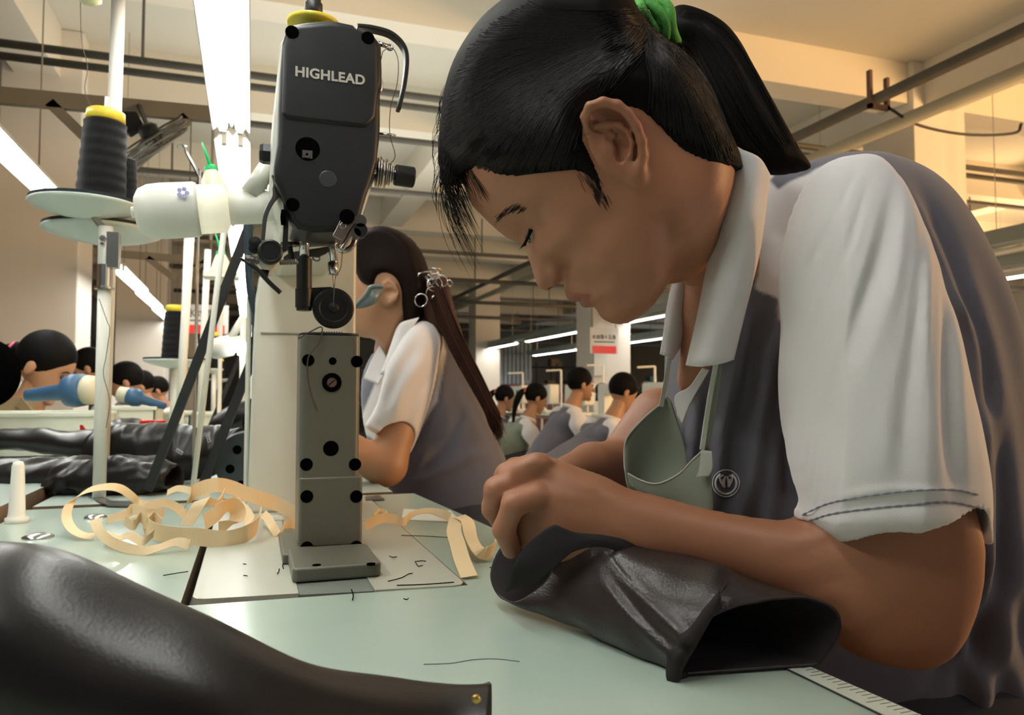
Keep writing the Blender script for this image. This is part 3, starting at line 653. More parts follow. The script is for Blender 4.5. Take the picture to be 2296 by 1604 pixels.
# head
HY = 0.868
hp = [(648, 60), (658, 52), (690, 46), (745, 42), (792, 52), (800, 60), (842, 80), (856, 98), (858, 160), (857, 185), (852, 200), (852, 290), (847, 360), (838, 395), (822, 440), (808, 490), (796, 512), (770, 518), (700, 520), (668, 512), (652, 492), (640, 455), (628, 430), (616, 405), (614, 372), (622, 320), (624, 250), (628, 160), (634, 90), (640, 70)]
hc = outline = [WY(x, y, HY) for x, y in hp]
hd = obj('face_cover', prism(hc, (0, 1, 0), 0.10), m_blackpaint, mc, bevel=0.007, seg=4)
cv = [(648, 64), (662, 55), (745, 47), (792, 57), (842, 88), (849, 105), (850, 200), (843, 262), (820, 288), (640, 268), (631, 250), (636, 100)]
obj('raised_cover', prism([WY(x, y, HY-.003) for x, y in cv], (0, 1, 0), 0.02), m_blackpaint, hd, bevel=0.006, seg=4)
tx = text('machine_lettering', 'HIGHLEAD', WY(741, 171, HY-.0036), (1, 0, 0.0), (0, 0, 1), 0.0155, mat('lettering_grey', (0.42, 0.42, 0.37), 0.5), mc); tx = bake(tx, 0.0005, 1.05)
for px, py in ((655, 72), (825, 85)): disc('cover_screw', px, py, HY-.003, 0.0075, 0.0012, m_hole, hd)
disc('cover_screw', 656, 459, HY, 0.0075, 0.0014, m_hole, hd)
hh = disc('inspection_hole', 690, 334, HY, 0.0135, 0.0008, m_hole, hd)
p = WY(690, 344, HY-.001); obj('crank_end', join(box(p[0]-.006, p[0]+.005, p[1]-.0015, p[1], p[2]-.006, p[2]+.003), lathe(p-[0.001, .0015, .002], (0, -1, 0), [(.004, 0), (.0038, .001), (.0015, .001), (.0015, 0)], 16)), m_dsteel, hh)
disc('cover_stud', 735, 402, HY, 0.0098, 0.0012, mat('stud_grey', (0.05, 0.055, 0.055), 0.35, 0.3), hd)
# light grey casting behind the face cover: arm and column
hx0, hx1 = WY(606, 300, HY+.05)[0], WY(852, 300, HY+.05)[0]
ac = [(632, 62), (840, 62), (856, 110), (850, 380), (810, 500), (640, 500), (606, 400), (612, 250)]
m_cast = mat('machine_cast_cream', (0.62, 0.63, 0.55), 0.35, var=0.03)
obj('arm', prism([WY(x, y, HY)+[0, 0.02, 0] for x, y in ac], (0, 1, 0), 0.47), m_cast, mc, bevel=0.008)
ctop = WY(640, 585, 1.27)[2]
colm = obj('column', prism([(x, 0, z) for x, z in [(-0.004, TZ+.001), (0.162, TZ+.001), (0.162, 1.30), (0.03, 1.30), (0.03, ctop+0.01), (0.022, ctop+.004), (0.008, ctop-0.03), (0.002, ctop-0.07)]], (0, 1, 0), 0.13), m_cast, mc, bevel=0.006)
colm.location.y = colm.location.y+1.27
zs = WY(640, 748, 1.27)[2]; obj('seam', box(0.012, 0.163, 1.267, 1.27, zs-0.0012, zs+0.0008), mat('seam_grey', (0.25, 0.25, 0.22), 0.6), mc)
rx = WY(549, 900, 1.30)[0]; obj('side_rail', box(rx, rx+0.008, 1.30, 1.33, TZ, 1.10), m_cast, mc, bevel=0.004)
obj('cable', tube(smoothpath([WY(*q) for q in ((560, 470, 1.28), (557, 560, 1.28), (562, 650, 1.28), (575, 720, 1.28), (577, 860, 1.28), (574, 1110, 1.28))], 40), 0.0068, 10), mat('cable_sheath', (0.03, 0.045, 0.06), 0.3), mc, smooth=True)
# top knob and yellow ring
p = WY(703, 46, HY+.05); obj('top_ring', lathe(p-[0, 0, .008], (0, 0, 1), [(0.03, 0), (0.031, .005), (0.024, .008), (0.001, .009)], 32), m_yellow, mc, smooth=True)
obj('top_knob', lathe(p, (0, 0, 1), [(0.0105, 0), (0.0105, .02), (0.0085, .022), (0.0085, .034), (.001, .036)], 20), m_dark, mc, smooth=True)
# take-up guard: bent black bar
gp = smoothpath([WY(*q, HY+.02) for q in ((800, 62), (835, 66), (875, 78), (902, 103), (911, 135), (906, 190), (893, 248))], 40)
obj('take_up_guard', ribbon(gp, (0, 1, 0.0), 0.014, 0.0048), m_blackpaint, mc, smooth=False, bevel=0.001)
# eyelets, thread guides, tension discs
p = WY(868, 104, HY+.02); obj('thread_eyelet', join(rod(WY(848, 97, HY+.02), p, 0.0028), tube(ring(p+[.003, 0, -.001], np.array([.0035, 0, 0]), np.array([0, .001, .0035]), 16), .0014, 6, closed=True)), m_steel, mc, smooth=True)
p = WY(850, 190, HY+.01); obj('thread_eyelet', join(tube(ring(p, np.array([.003, 0, 0]), np.array([0, 0, .009]), 20), .0018, 6, closed=True), lathe(p, (0, -1, 0), [(.003, 0), (.002, .002), (.0005, .002)], 12)), m_steel, mc, smooth=True)
p = WY(866, 301, HY+.02); obj('thread_ring', tube(ring(p, np.array([.0105, 0, 0]), np.array([0, .012, .0045]), 30), .0013, 6, closed=True), m_steel, mc, smooth=True)
tc0 = WY(838, 385, HY+.02); ax_ = norm(np.array([1, 0.0, -0.05]))
obj('tension_discs', join(*[lathe(tc0+ax_*h, ax_, [(r, 0), (r*1.02, .0008), (r*.5, .0016)], 24) for h, r in ((.003, .017), (.006, .019), (.009, .0165), (.013, .0175), (.0155, .013), (.018, .014), (.021, .010))]), m_steel, mc, smooth=True)
obj('tension_spring', tube([tc0+ax_*(.022+.010*k/60)+.0062*(np.array([0, math.cos(k*.6), math.sin(k*.6)])) for k in range(60)], .0009, 5), m_steel, mc, smooth=True)
obj('tension_post', rod(tc0, tc0+ax_*.03, .003), m_steel, mc)
obj('tension_knob', lathe(WY(884, 392, HY+.02), ax_, [(.0115, 0), (.0125, .002), (.0125, .022), (.0115, .024), (.001, .0245)], 28), m_blackpaint, mc, smooth=False, bevel=.001)
# thread
def wire(nm, pts, r, m, parent=None, n=40): return obj(nm, tube(smoothpath(pts, n), r, 5), m, parent, smooth=True)
m_th = mat('thread_dark', (0.05, 0.045, 0.035), 0.7)
wire('thread', [WY(*q, HY+.015) for q in ((858, 116), (870, 108), (884, 112), (893, 140), (890, 190), (876, 240), (874, 300), (886, 350), (870, 372))], .0005, m_th, mc)
wire('thread', [WY(*q, HY+.005) for q in ((858, 116), (852, 150), (851, 190), (850, 300), (840, 380))], .0005, m_th, mc)
wire('thread', [WY(*q, HY-.002) for q in ((768, 560), (764, 600), (752, 622), (750, 640), (747, 690))], .0005, m_th, mc)
wire('thread', [WY(*q, PY-.004) for q in ((668, 760), (700, 742), (722, 735), (715, 770), (692, 800), (690, 840), (697, 880), (712, 922))], .0008, m_th, mc)
# left light-grey side, lever pivot and lamp arm
p = WY(590, 345, HY+.05); obj('pivot_bolt', join(lathe(p+[.008, 0, 0], (-1, 0, 0), [(.012, 0), (.012, .008), (.010, .012), (.001, .013)], 6)), m_blackpaint, mc)
obj('pivot_boss', lathe(p+[.016, 0, 0], (-1, 0, 0), [(.016, -.01), (.016, .006), (.001, .006)], 24), m_cast, mc)
obj('lamp_arm', rod(WY(606, 368, HY+.1), WY(560, 435, HY+.1), .0115, n=20), m_cast, mc, smooth=True)
# presser bar, sleeve, roller
BY = PY+.025
p0, p1, p2 = WY(682, 505, BY), WY(682, 580, BY), WY(682, 697, BY)
obj('presser_bar', join(rod(p0, WY(682, 530, BY), .0085, .0075), rod(p0, p1, .0060)), m_steel, mc, smooth=True)
obj('presser_sleeve', join(rod(p1, WY(682, 650, BY), .0092, n=18), rod(WY(682, 648, BY), WY(682, 690, BY), .0105, n=18), rod(WY(682, 688, BY), p2, .0092, n=18), lathe(WY(682, 620, BY)+[.004, 0, 0], (-1, 0, 0), [(.004, 0), (.004, .009), (.0005, .009)], 8)), m_blackpaint, mc, smooth=False, bevel=.0006)
rc = WY(747, 692, BY-.004)
pl_ = [(700, 645), (742, 643), (762, 652), (770, 680), (750, 700), (730, 690), (722, 672), (705, 676), (698, 690), (690, 690), (690, 648)]
obj('roller_bracket', prism([WY(x, y, BY-.004) for x, y in pl_], (0, 1, 0), .010), m_blackpaint, mc, bevel=.0015)
rl = obj('roller_wheel', lathe(rc+[0, .003, 0], (0, -1, 0), [(.0215, 0), (.0246, .001), (.0246, .008), (.0225, .0095), (.017, .0098), (.016, .0088), (.006, .0092), (.0055, .0115), (.003, .0125), (.0004, .0125)], 48), m_blackpaint, mc, smooth=False, bevel=.0005)
obj('knurl', join(*[box(-.0005, .0005, 0, .006, .0243, .0253) for _ in range(1)]), m_steel, rl)
# needle bar
n0, n1 = WY(747, 515, BY), WY(747, 617, BY)
obj('needle_bar', join(rod(n0, WY(747, 590, BY), .0056), rod(WY(747, 590, BY), n1, .0066, .0060)), m_steel, mc, smooth=True)
obj('needle', rod(n1, WY(749, 655, BY), .0010, .0007), m_steel, mc)
# plates and screws at the lower right of the head
m_bright = mat('polished_plate', (0.42, 0.34, 0.31), 0.25, 0.9)
obj('guide_plate', prism([WY(*q, HY-.002) for q in ((766, 488), (780, 486), (796, 498), (768, 540), (746, 528))], (0, 1, 0), .003), m_bright, mc, bevel=.0005)
disc('plate_screw', 769, 506, HY-.002, .0035, .001, m_steel, mc); disc('plate_screw', 778, 486, HY-.004, .0085, .002, m_hole, mc)
obj('guide_finger', tube(smoothpath([WY(*q, HY+.004) for q in ((806, 490), (790, 520), (775, 545), (765, 560))], 16), [.004]*8+[.003]*8, 8), m_steel, mc, smooth=True)
for q, r in (((805, 500), .008), ((806, 520), .0085), ((796, 527), .006)): disc('thumb_screw', *q, HY+.01, r, .012, m_dsteel if r < .0082 else m_blackpaint, mc)
obj('guide_hook', tube(smoothpath([WY(*q, HY+.02) for q in ((796, 535), (790, 552), (775, 562), (762, 560), (758, 548))], 18), .0032, 8), m_steel, mc, smooth=True)
# chrome finger lever, knob, linkage at the lower left
obj('lifting_lever', ribbon(smoothpath([WY(*q, HY+.02) for q in ((612, 392), (622, 410), (620, 436), (604, 462), (594, 490), (589, 540))], 30), (0.9, 0, .3), np.interp(np.linspace(0, 1, 30), [0, .3, .5, 1], [.004, .012, .006, .0045]), .004), m_dsteel, mc, bevel=.0008)
obj('side_bracket', prism([WY(*q, HY+.01) for q in ((636, 455), (648, 470), (645, 560), (632, 568), (636, 500))], (0, 1, 0), .006), m_blackpaint, mc)
obj('bracket_screw', lathe(WY(641, 488, HY+.01), (-1, 0, 0), [(.009, 0), (.009, .005), (.001, .006)], 12), m_hole, mc)
k0 = WY(606, 564, HY); obj('clamp_knob', lathe(k0+[0, .012, 0], (0, -1, 0), [(.0125, 0), (.0135, .003), (.0135, .012), (.011, .014), (.0105, .0125), (.0005, .0125)], 32), m_blackpaint, mc, bevel=.0005)
obj('knob_body', prism([WY(*q, HY+.012) for q in ((582, 560), (632, 566), (626, 590), (606, 618), (592, 616), (578, 590))], (0, 1, 0), .02), m_cast, mc, bevel=.003)
obj('knob_boss', join(lathe(WY(572, 545, HY+.01), (0, -1, 0), [(.006, -.01), (.007, .002), (.001, .003)], 12), lathe(WY(570, 558, HY+.012), (0, -1, 0), [(.005, -.01), (.006, .002), (.001, .003)], 12), prism([WY(*q, HY+.012) for q in ((584, 604), (604, 606), (600, 622), (590, 624))], (0, 1, 0), .012)), m_blackpaint, mc)
obj('link_bar', prism([WY(*q, BY+.012) for q in ((636, 576), (650, 566), (738, 552), (740, 562), (730, 570), (720, 574), (714, 578), (700, 576), (650, 582), (634, 588))], (0, 1, 0), .004), m_dsteel, mc, bevel=.0006)
obj('link_wire', tube(smoothpath([WY(*q, BY+.006) for q in ((701, 577), (704, 583), (711, 586), (717, 582), (716, 576))], 16), .0012, 6), m_steel, mc, smooth=True)
obj('link_screw', join(lathe(WY(650, 551, BY+.01), (0, 0, 1), [(.011, 0), (.011, .003), (.001, .004)], 16), rod(WY(650, 553, BY+.01), WY(655, 592, BY+.01), .0032)), m_blackpaint, mc)
def spring(a, b, r, turns, wr): 
    d = b-a; u, v = frame(d); n = int(turns*12); return tube([a+d*k/n+r*(math.cos(k*PI/6)*u+math.sin(k*PI/6)*v) for k in range(n+1)], wr, 5)
obj('spring', spring(WY(550, 582, HY+.015), WY(578, 585, HY+.015), .0042, 9, .0007), m_dsteel, mc, smooth=True)
obj('spring', spring(WY(626, 589, HY+.02), WY(668, 587, HY+.02), .0028, 12, .0006), m_dsteel, mc, smooth=True)
obj('hand_lift_rod', tube(smoothpath([WY(*q, HY+.002) for q in ((538, 579), (562, 594), (580, 608), (605, 635), (629, 657))], 20), [.0016]*4+[.0026]*16, 8), m_blackpaint, mc, smooth=True)
# roller contact ring of thread scraps on the post top
# work lamp clamped to the arm
wl = thing('work_lamp', 'white cylindrical sewing lamp clamped left of the machine head', 'lamp', WY(470, 540, 0.98))
a0, a1 = WY(303, 476, .98), WY(446, 470, .98); da = norm(a1-a0); La = np.linalg.norm(a1-a0); r0 = 61*.92/FPX
obj('lamp_head', lathe(a0, da, [(.001, 0), (r0*.55, .0008), (r0*.82, .006), (r0*.96, .016), (r0, .03), (r0, La-.004), (r0*.96, La), (r0*.6, La+.001), (.001, La+.001)], 40), m_whitep, wl, smooth=True)
obj('lamp_diffuser', lathe(a1, da, [(r0*.9, -.003), (r0*.88, .03), (r0*.66, .034), (.001, .034)], 36), mat('lamp_diffuser', (0.8, 0.78, 0.6), 0.5, emit=(1, .93, .7), es=0.35), wl, smooth=True)
obj('lamp_neck', lathe(a1+da*.03, da, [(38*.92/FPX, 0), (38*.92/FPX, .115), (.001, .116)], 32), m_whitep, wl, smooth=True)
obj('switch', lathe(a0-da*.004, da, [(.006, 0), (.007, .001), (.007, .008), (.001, .008)], 12), m_whitep, wl)
dcl = WY(410, 432, .945); fl = mat('sticker_blue', (0.42, 0.42, 0.72), 0.5)
obj('flower_sticker', join(*[lathe(dcl+np.array([math.cos(k)*.0045, .0004, math.sin(k)*.0045]), (0, -1, .12), [(.0026, 0), (.0026, .0006), (.0002, .0008)], 10) for k in np.linspace(0, 2*PI, 6)[:5]]), fl, wl)
# ================================================================= belts, rods, guards of the drive
def bar_px(nm, q0, q1, w_, m, lab, cat, parent=None, dy=.006):
    a = P(*q0); b = P(*q1); d = norm(b-a); n = norm(np.cross(d, cF)); o = obj(nm, prism([a-n*w_/2, b-n*w_/2, b+n*w_/2, a+n*w_/2], cF, dy), m, parent)
    if lab: tag(o, lab, cat)
    return o
m_belt = mat('belt_rubber', (0.016, 0.017, 0.018), 0.5)
bar_px('drive_belt', (558, 505, 1.36), (330, 1100, 1.40), .0165, m_belt, 'long black drive belt slanting down to the leather pile, left of the column', 'belt')
bar_px('drive_belt', (575, 780, 1.42), (452, 1092, 1.44), .017, m_belt, 'shorter black belt slanting beside the belt guard', 'belt')
bar_px('drive_belt', (537, 800, 2.3), (466, 965, 2.3), .011, m_belt, 'thin black belt of the machine farther back', 'belt')
tag(obj('thread_rod', rod(P(503, 512, 1.33), P(432, 1098, 1.42), .0052, n=12), m_whitep, smooth=True), 'thin white rod leaning between the two black belts', 'rod')
bg = thing('belt_guard', 'dark round belt guard with holes left of the cream column', 'guard', P(540, 1105, 1.47))
gc = P(548, 1042, 1.46); u_ = cR; v_ = np.array([0, 0, 1.0])
obj('guard_disc', lathe(gc+cF*.02, -cF, [(.062, 0), (.064, .004), (.060, .012), (.02, .014), (.001, .014)], 48), mat('guard_grey', (0.045, 0.055, 0.06), 0.45), bg, smooth=False, bevel=.001)
for q in ((532, 1009), (516, 1052), (540, 1088)): obj('guard_hole', lathe(P(*q, 1.446), -cF, [(.0088, 0), (.0088, .001), (.0005, .001)], 24), m_hole, bg)
# white foot tube of the stand lying on the table
tag(obj('white_tube', rod(S(590, 1165, 1170), S(664, 1163, 1168), .006, n=12), m_whitep, smooth=True), 'short white tube lying on the table behind the machine post', 'tube')
# ================================================================= spool stands
def cone_spool(base, r0, r1, h, lab, grp=None, cap=True, tilt=(0, 0)):
    t = thing('thread_spool', lab, 'thread spool', base, grp); ax = norm(np.array([tilt[0], tilt[1], 1.0]))
    prof = [(r0*.9, 0), (r0, h*.02)]+[(r0+(r1-r0)*k/28+(0.00045 if k % 4 < 2 else -0.0003)*(r0/.03), h*(.03+.94*k/28)) for k in range(29)]+[(r1*.8, h)]
    obj('thread_winding', lathe(base, ax, prof, 36), m_thread, t, smooth=True)
    if cap: obj('cone_tip', lathe(np.asarray(base)+ax*(h*.985), ax, [(r1*.80, 0), (r1*.94, h*.015), (r1*.90, h*.13), (r1*.80, h*.145), (.001, h*.145)], 28), m_yellow, t, smooth=True)
    return t
def dish(nm, c, r, parent, m_under, felt=True):
    o = obj(nm, lathe(c, (0, 0, 1), [(.008, -.022), (r*.35, -.018), (r*.75, -.008), (r*.96, .000), (r, .004), (r*.99, .006), (.001, .006)], 48), m_under, parent, smooth=True)
    if felt: obj('felt_pad', lathe(np.asarray(c)+[0, 0, .006], (0, 0, 1), [(r*.985, 0), (r*.985, .006), (.001, .006)], 48), mat('felt_dark', (0.02, 0.03, 0.035), 0.95), o)
    return o
m_dish = mat('dish_white', (0.62, 0.68, 0.62), 0.4, var=0.03)
px_, py_ = -0.257, 1.542
st = thing('spool_stand', 'white pole thread stand with two round dishes left of the lamp', 'thread stand', (px_, py_, TZ))
def zat(py, X=px_, Y=py_):         # height seen at row py above the stand foot
    p = np.array([X, Y, 0.]); d0 = (p-CAM)[:2]@cF[:2]; return CAM[2]+(883-py)/FPX*d0*1.0
zt = zat(648); obj('pole', rod((px_, py_, TZ), (px_, py_, zt), .0112, n=20), m_white, st, smooth=True)
obj('collar', lathe((px_, py_, zt), (0, 0, 1), [(.017, 0), (.017, .004), (.013, .005), (.013, .045), (.001, .045)], 24), m_steel, st)
obj('upper_pole', rod((px_, py_, zt+.03), (px_, py_, zat(505)), .0125, n=20), m_whitep, st, smooth=True)
obj('clamp', join(box(px_-.004, px_+.024, py_-.012, py_+.012, zat(600), zat(518)), rod((px_-.002, py_-.02, zat(535)), (px_-.002, py_+.0, zat(535)), .006, n=6), rod((px_-.002, py_-.022, zat(548)), (px_-.002, py_, zat(548)), .004, n=8)), m_steel, st, bevel=.001)
d2 = P(232, 524, 1.50); dish('lower_dish', d2, .108, st, m_dish)
d1 = P(193, 466, 1.40); dish('upper_dish', d1, .094, st, m_dish)
pz = P(252, 118, 1.60); obj('guide_pole', rod(np.array([pz[0], pz[1], TZ+.0]), np.array([pz[0]+.010, pz[1], pz[2]+.25]), .0135, n=16), m_whitep, st, smooth=True)
obj('arm', rod(np.array([px_, py_, zat(515)]), d1, .006), m_steel, st); obj('arm', rod(np.array([px_, py_, zat(515)]), d2, .006), m_steel, st)
sb = P(226, 440, 1.41); sb[2] = d1[2]+.0125
cone_spool(sb, .0425, .036, .153, 'large black cone of thread with yellow tip on the upper dish', None, True, (.03, 0))
obj2 = P(282, 440, 1.47); obj2[2] = d1[2]+.0125; cone_spool(obj2, .022, .017, .10, 'plain black spool half hidden behind the large cone', None, False)
tag(obj('spindle', rod(sb, sb+[.006, 0, .20], .003), m_steel), 'thin spindle poking out of the yellow tip', 'spindle')
tag(obj('loose_thread', tube(smoothpath([P(*q, 1.45) for q in ((180, -5), (183, 90), (196, 150), (190, 200), (203, 240))], 30), .0007, 5), m_th), 'hair-thin loose thread hanging at the top left', 'thread')
tag(obj('loose_thread', tube(smoothpath([P(*q, 1.34) for q in ((222, 670), (240, 720), (246, 740), (238, 800), (232, 840), (246, 900), (238, 960))], 30), .0006, 5), m_th), 'hair-thin loose thread hanging along the stand pole', 'thread')
tg = P(196, -8, 1.45); tag(obj('thread_guide', lathe(tg, (0.25, 0, 1), [(.001, -.018), (.014, -.012), (.026, 0), (.024, .006), (.001, .008)], 24), mat('pale_plastic', (0.62, 0.66, 0.42), 0.4), smooth=True), 'pale plastic cap cut by the top edge at the left', 'thread guide')
# second stand (next machine) and far ones
def small_stand(px, pyd, d, rpx, lab, sp_w, sp_h, label_sp, pole_bottom=TZ, gp=None, up=None):
    c = P(px, pyd, d); t = thing('spool_stand', lab, 'thread stand', (c[0], c[1], pole_bottom), gp)
    dish('dish', c, rpx*d/FPX, t, m_dish); obj('pole', rod((c[0]+.004, c[1], pole_bottom), (c[0]+.004, c[1], c[2]), 11*d/FPX if d < 3 else .012, n=12), m_white, t, smooth=True)
    if up: obj('guide_pole', rod((c[0]+.02, c[1]+.05, c[2]-.1), (c[0]+.03, c[1]+.05, c[2]+up), .013, n=12), m_whitep, t, smooth=True)
    cone_spool(c+[0, 0, .0125], sp_w*d/FPX/2, sp_w*d/FPX/2*.82, sp_h*d/FPX, label_sp); return t
small_stand(392, 812, 2.4, 66, 'second spool stand with one dish, between the trusses', 56, 105, 'black cone of thread on the second stand, right of the pole', TZ, None, .55)
small_stand(493, 852, 6.0, 26, 'far little spool stand between the white rod and the column', 19, 38, 'smallest black cone of thread between rod and column', TZ)
small_stand(478, 830, 3.9, 22, 'narrow spool stand mostly hidden behind the slanting black belt', 30, 70, 'black cone hidden behind the slanting black belt', TZ, None, .45)
for x0_, y0_, x1_, y1_, d, r, lab in ((466, 560, 446, 940, 2.9, .012, 'grey upright tube right of the second spool stand'), (428, 500, 404, 700, 2.2, .0125, 'upper white tube behind the second spool')):
    a_ = P(x0_, y0_, d); b_ = P(x1_, y1_, d); tag(obj('stand_tube', rod((b_[0], b_[1], TZ), a_, r, n=12), m_whitep, smooth=True), lab, 'tube')
# oil bottles with green nozzles hanging upside-up above the lamp
def bottle(px, py, d, s, lab, lean=-.15):
    b = P(px, py, d); t = thing('oil_bottle', lab, 'bottle', b); k = d/FPX*s; ax = norm(np.array([lean, 0, 1.0]))
    obj('bottle_body', lathe(b, ax, [(30*k, 0), (34*k, 6*k), (33*k, 12*k), (16*k, 55*k), (13*k, 60*k), (.001, 60*k)], 28), mat('bottle_milky', (0.72, 0.72, 0.55), 0.35), t, smooth=True)
    obj('cap', lathe(b+ax*60*k, ax, [(14*k, 0), (14*k, 9*k), (6*k, 12*k), (.001, 12*k)], 20), m_green, t)
    ax2 = norm(np.array([lean-.25, 0, 1.0])); obj('nozzle', lathe(b+ax*70*k, ax2, [(5*k, 0), (1.5*k, 55*k), (.0004, 56*k)], 12), m_green, t, smooth=True)
    return t
bottle(480, 442, 1.55, 1.0, 'milky oil bottle with green nozzle standing above the lamp', -.12)
bh_ = P(497, 616, 2.3); tag(obj('bottle_shelf', join(box(bh_[0]-.05, bh_[0]+.05, bh_[1]-.04, bh_[1]+.04, bh_[2]-.012, bh_[2]), rod(bh_*[1, 1, 0]+[0, 0, TZ], bh_-[0, 0, .012], .006)), m_whitep), 'small white post shelf holding the second oil bottle', 'shelf')
bottle(497, 616, 2.3, .75, 'smaller milky bottle with green nozzle below the lamp', -.05)
hk = thing('bottle_holder', 'bent metal bracket beside the green nozzle', 'bracket', P(440, 440, 1.5))
obj('bracket', tube(smoothpath([P(*q, 1.5) for q in ((398, 329), (414, 328), (420, 345), (445, 395), (446, 440))]+[P(446, 440, 1.5)*[1, 1, 0]+[0, 0, TZ]], 30), .0035, 6), m_steel, hk)
bl2 = thing('work_lamp', 'small white glowing lamp of the next machine, left of the column', 'lamp', P(505, 800, 2.0))
a_, b_ = P(472, 785, 2.0), P(548, 768, 2.0); obj('lamp_head', lathe(a_, b_-a_, [(.001, 0), (.024, .003), (.028, .015), (.028, .055), (.022, .06), (.02, np.linalg.norm(b_-a_)), (.001, .09)], 28), m_whitep, bl2, smooth=True)
obj('lamp_arm', join(rod(P(518, 758, 2.0), P(546, 712, 2.0), .010), rod(P(546, 712, 2.0), P(546, 712, 2.0)*[1, 1, 0]+[0, 0, TZ], .008)), m_whitep, bl2, smooth=True)
obj('bulb', lathe(P(535, 781, 1.98), (1, 0, -.15), [(.018, 0), (.018, .018), (.001, .02)], 16), m_tubelight, bl2)
# ================================================================= small things on the table
tag(obj('table_peg', lathe(G(37, 1172), (0, 0, 1), [(.0148, 0), (.0155, .001), (.0155, .007), (.0118, .009), (.0118, .012), (.0112, .013), (.0082, .083), (.0065, .089), (.001, .0905)], 28), m_whitep, smooth=True), 'cream rubber peg standing on the table at the left edge', 'peg')
for q, r, lab in (((85, 1206), .019, 'shiny flat steel dome lying near the left edge of the table'), ((214, 1162), .016, 'shiny flat steel dome half under the tape pile')):
    tag(obj('metal_dome', lathe(G(*q), (0, 0, 1), [(r, 0), (r*.97, .002), (r*.7, .0045), (r*.3, .006), (.0005, .0062)], 32), m_steel, smooth=True), lab, 'cap')
def flat(nm, pts, z, th, m, lab, cat): return tag(obj(nm, prism([np.array([*G(x, y, z)[:2], z]) for x, y in pts], (0, 0, 1), th), m), lab, cat)
flat('steel_strip', [(188, 1108), (240, 1136), (300, 1137), (298, 1128), (250, 1127), (205, 1105)], TZ+.002, .003, m_dsteel, 'bent dark steel strip lying at the foot of the stand', 'strip')
flat('paper_note', [(905, 1142), (1010, 1146), (1035, 1172), (900, 1166)], TZ+.0003, .0004, mat('paper', (0.62, 0.64, 0.58), 0.7), 'thin paper note lying behind the tape right of the post', 'paper')
flat('paper_scrap', [(1108, 1250), (1140, 1248), (1150, 1262), (1112, 1275)], TZ+.0003, .0004, mat('paper', None) if 'paper' not in MATS else MATS['paper'], 'small white paper scrap at the tip of the leather tube', 'paper')
flat('name_plate', [(818, 1116), (850, 1113), (862, 1122), (820, 1124)], TZ+.001, .002, m_dsteel, 'small dark metal plate on the far table right of the post', 'plate')
RB = random.Random(3)
scr = [[(700, 1290), (730, 1286), (760, 1280)], [(873, 1247), (880, 1250), (890, 1249)], [(870, 1304), (900, 1296), (915, 1288), (925, 1286)], [(890, 1313), (950, 1311), (1018, 1306)], [(930, 1260), (945, 1258), (955, 1259)], [(366, 1291), (395, 1286), (422, 1282)], [(905, 1343), (912, 1345), (916, 1342)],
       [(640, 1252), (634, 1268), (636, 1276)], [(622, 1287), (626, 1276)], [(788, 1322), (792, 1336), (790, 1346)], [(545, 1265), (552, 1266)], [(546, 1291), (555, 1292)], [(900, 1201), (960, 1203), (1010, 1206)], [(1098, 1273), (1110, 1275)], [(932, 1262), (938, 1270), (948, 1268)]]
SCL = ['lying in the front left corner of the post foot', 'curled near the middle of the right bed plate', 'bent like a hook at the right foot corner', 'long and straight along the front of the right bed plate', 'folded like a small roof on the right bed plate', 'straight on the table left of the bed plate', 'tiny, on the table right of the slide plate', 'vertical beside the left side of the foot', 'short and slanting left of the foot', 'hanging over the front edge of the slide plate', 'short upper one on the left bed plate', 'short lower one on the left bed plate', 'long and horizontal behind the right bed plate', 'beside the white paper scrap near the hand', 'dangling below the roof-shaped one']
for i, s_ in enumerate(scr):
    z = TZ+.0022; pts = [np.array([*G(x, y, z)[:2], z]) for x, y in s_]
    if len(pts) == 2: pts.insert(1, (pts[0]+pts[1])/2+[.0005, 0, 0])
    tag(obj('thread_scrap', tube(smoothpath(pts, 12), .0005, 4), m_hole), 'black thread end '+SCL[i], 'thread', 'loose black thread ends around the machine')
smd = mat('pencil_grey', (0.10, 0.13, 0.11), 0.8)
for s_, wd, lab in (([(950, 1490), (1010, 1488), (1060, 1480), (1110, 1478), (1165, 1484)], .0012, 'faint long pencil stroke on the table in front'), ([(1075, 1545), (1082, 1536), (1098, 1530)], .0016, 'short pencil mark above the end of the dark leather')):
    z = TZ+.0002; tag(obj('pencil_mark', ribbon(smoothpath([np.array([*G(x, y, z)[:2], z]) for x, y in s_], 20), (.2, 1, 0), [wd]*20, .0003), smd), lab, 'mark')
# ================================================================= cream fabric tapes
m_tape = mat('cream_tape', (0.76, 0.58, 0.34), 0.75, var=0.07, vscale=12, bump=0.25, bscale=700)
def tape(pts, width, wd, lab, n=50):
    P_ = [S(*q) for q in pts]
    w3 = np.array([a*cR+b*np.array([0, 0, 1.0])+c*np.array([cF[0], cF[1], 0]) for a, b, c in wd]) if isinstance(wd[0], (tuple, list)) else wd[0]*cR+wd[1]*np.array([0, 0, 1.0])+wd[2]*np.array([cF[0], cF[1], 0])
    g = ribbon(P_, w3, width, .0007, n); V = g[0].copy(); V[:, 2] = np.maximum(V[:, 2], TZ+.0006+(V[:, 0]*7919 % 1)*1e-5)
    return tag(obj('fabric_tape', (V, g[1]), m_tape, smooth=False), lab, 'tape', 'tangled cream tapes')
W_ = .0165
tape([(215, 1203, 1212), (185, 1200, 1212), (163, 1188, 1208), (150, 1165, 1200), (152, 1140, 1195), (168, 1118, 1190), (200, 1099, 1188), (240, 1092, 1186), (270, 1096, 1184), (296, 1114, 1182), (316, 1132, 1180), (345, 1132, 1185)], W_*.8, [(.9, .2, .3), (.5, .1, .9), (.2, .3, .9), (.1, .6, .8), (.1, .7, .7), (-.3, .9, .4)], 'left cream tape standing up in a tall round arch')
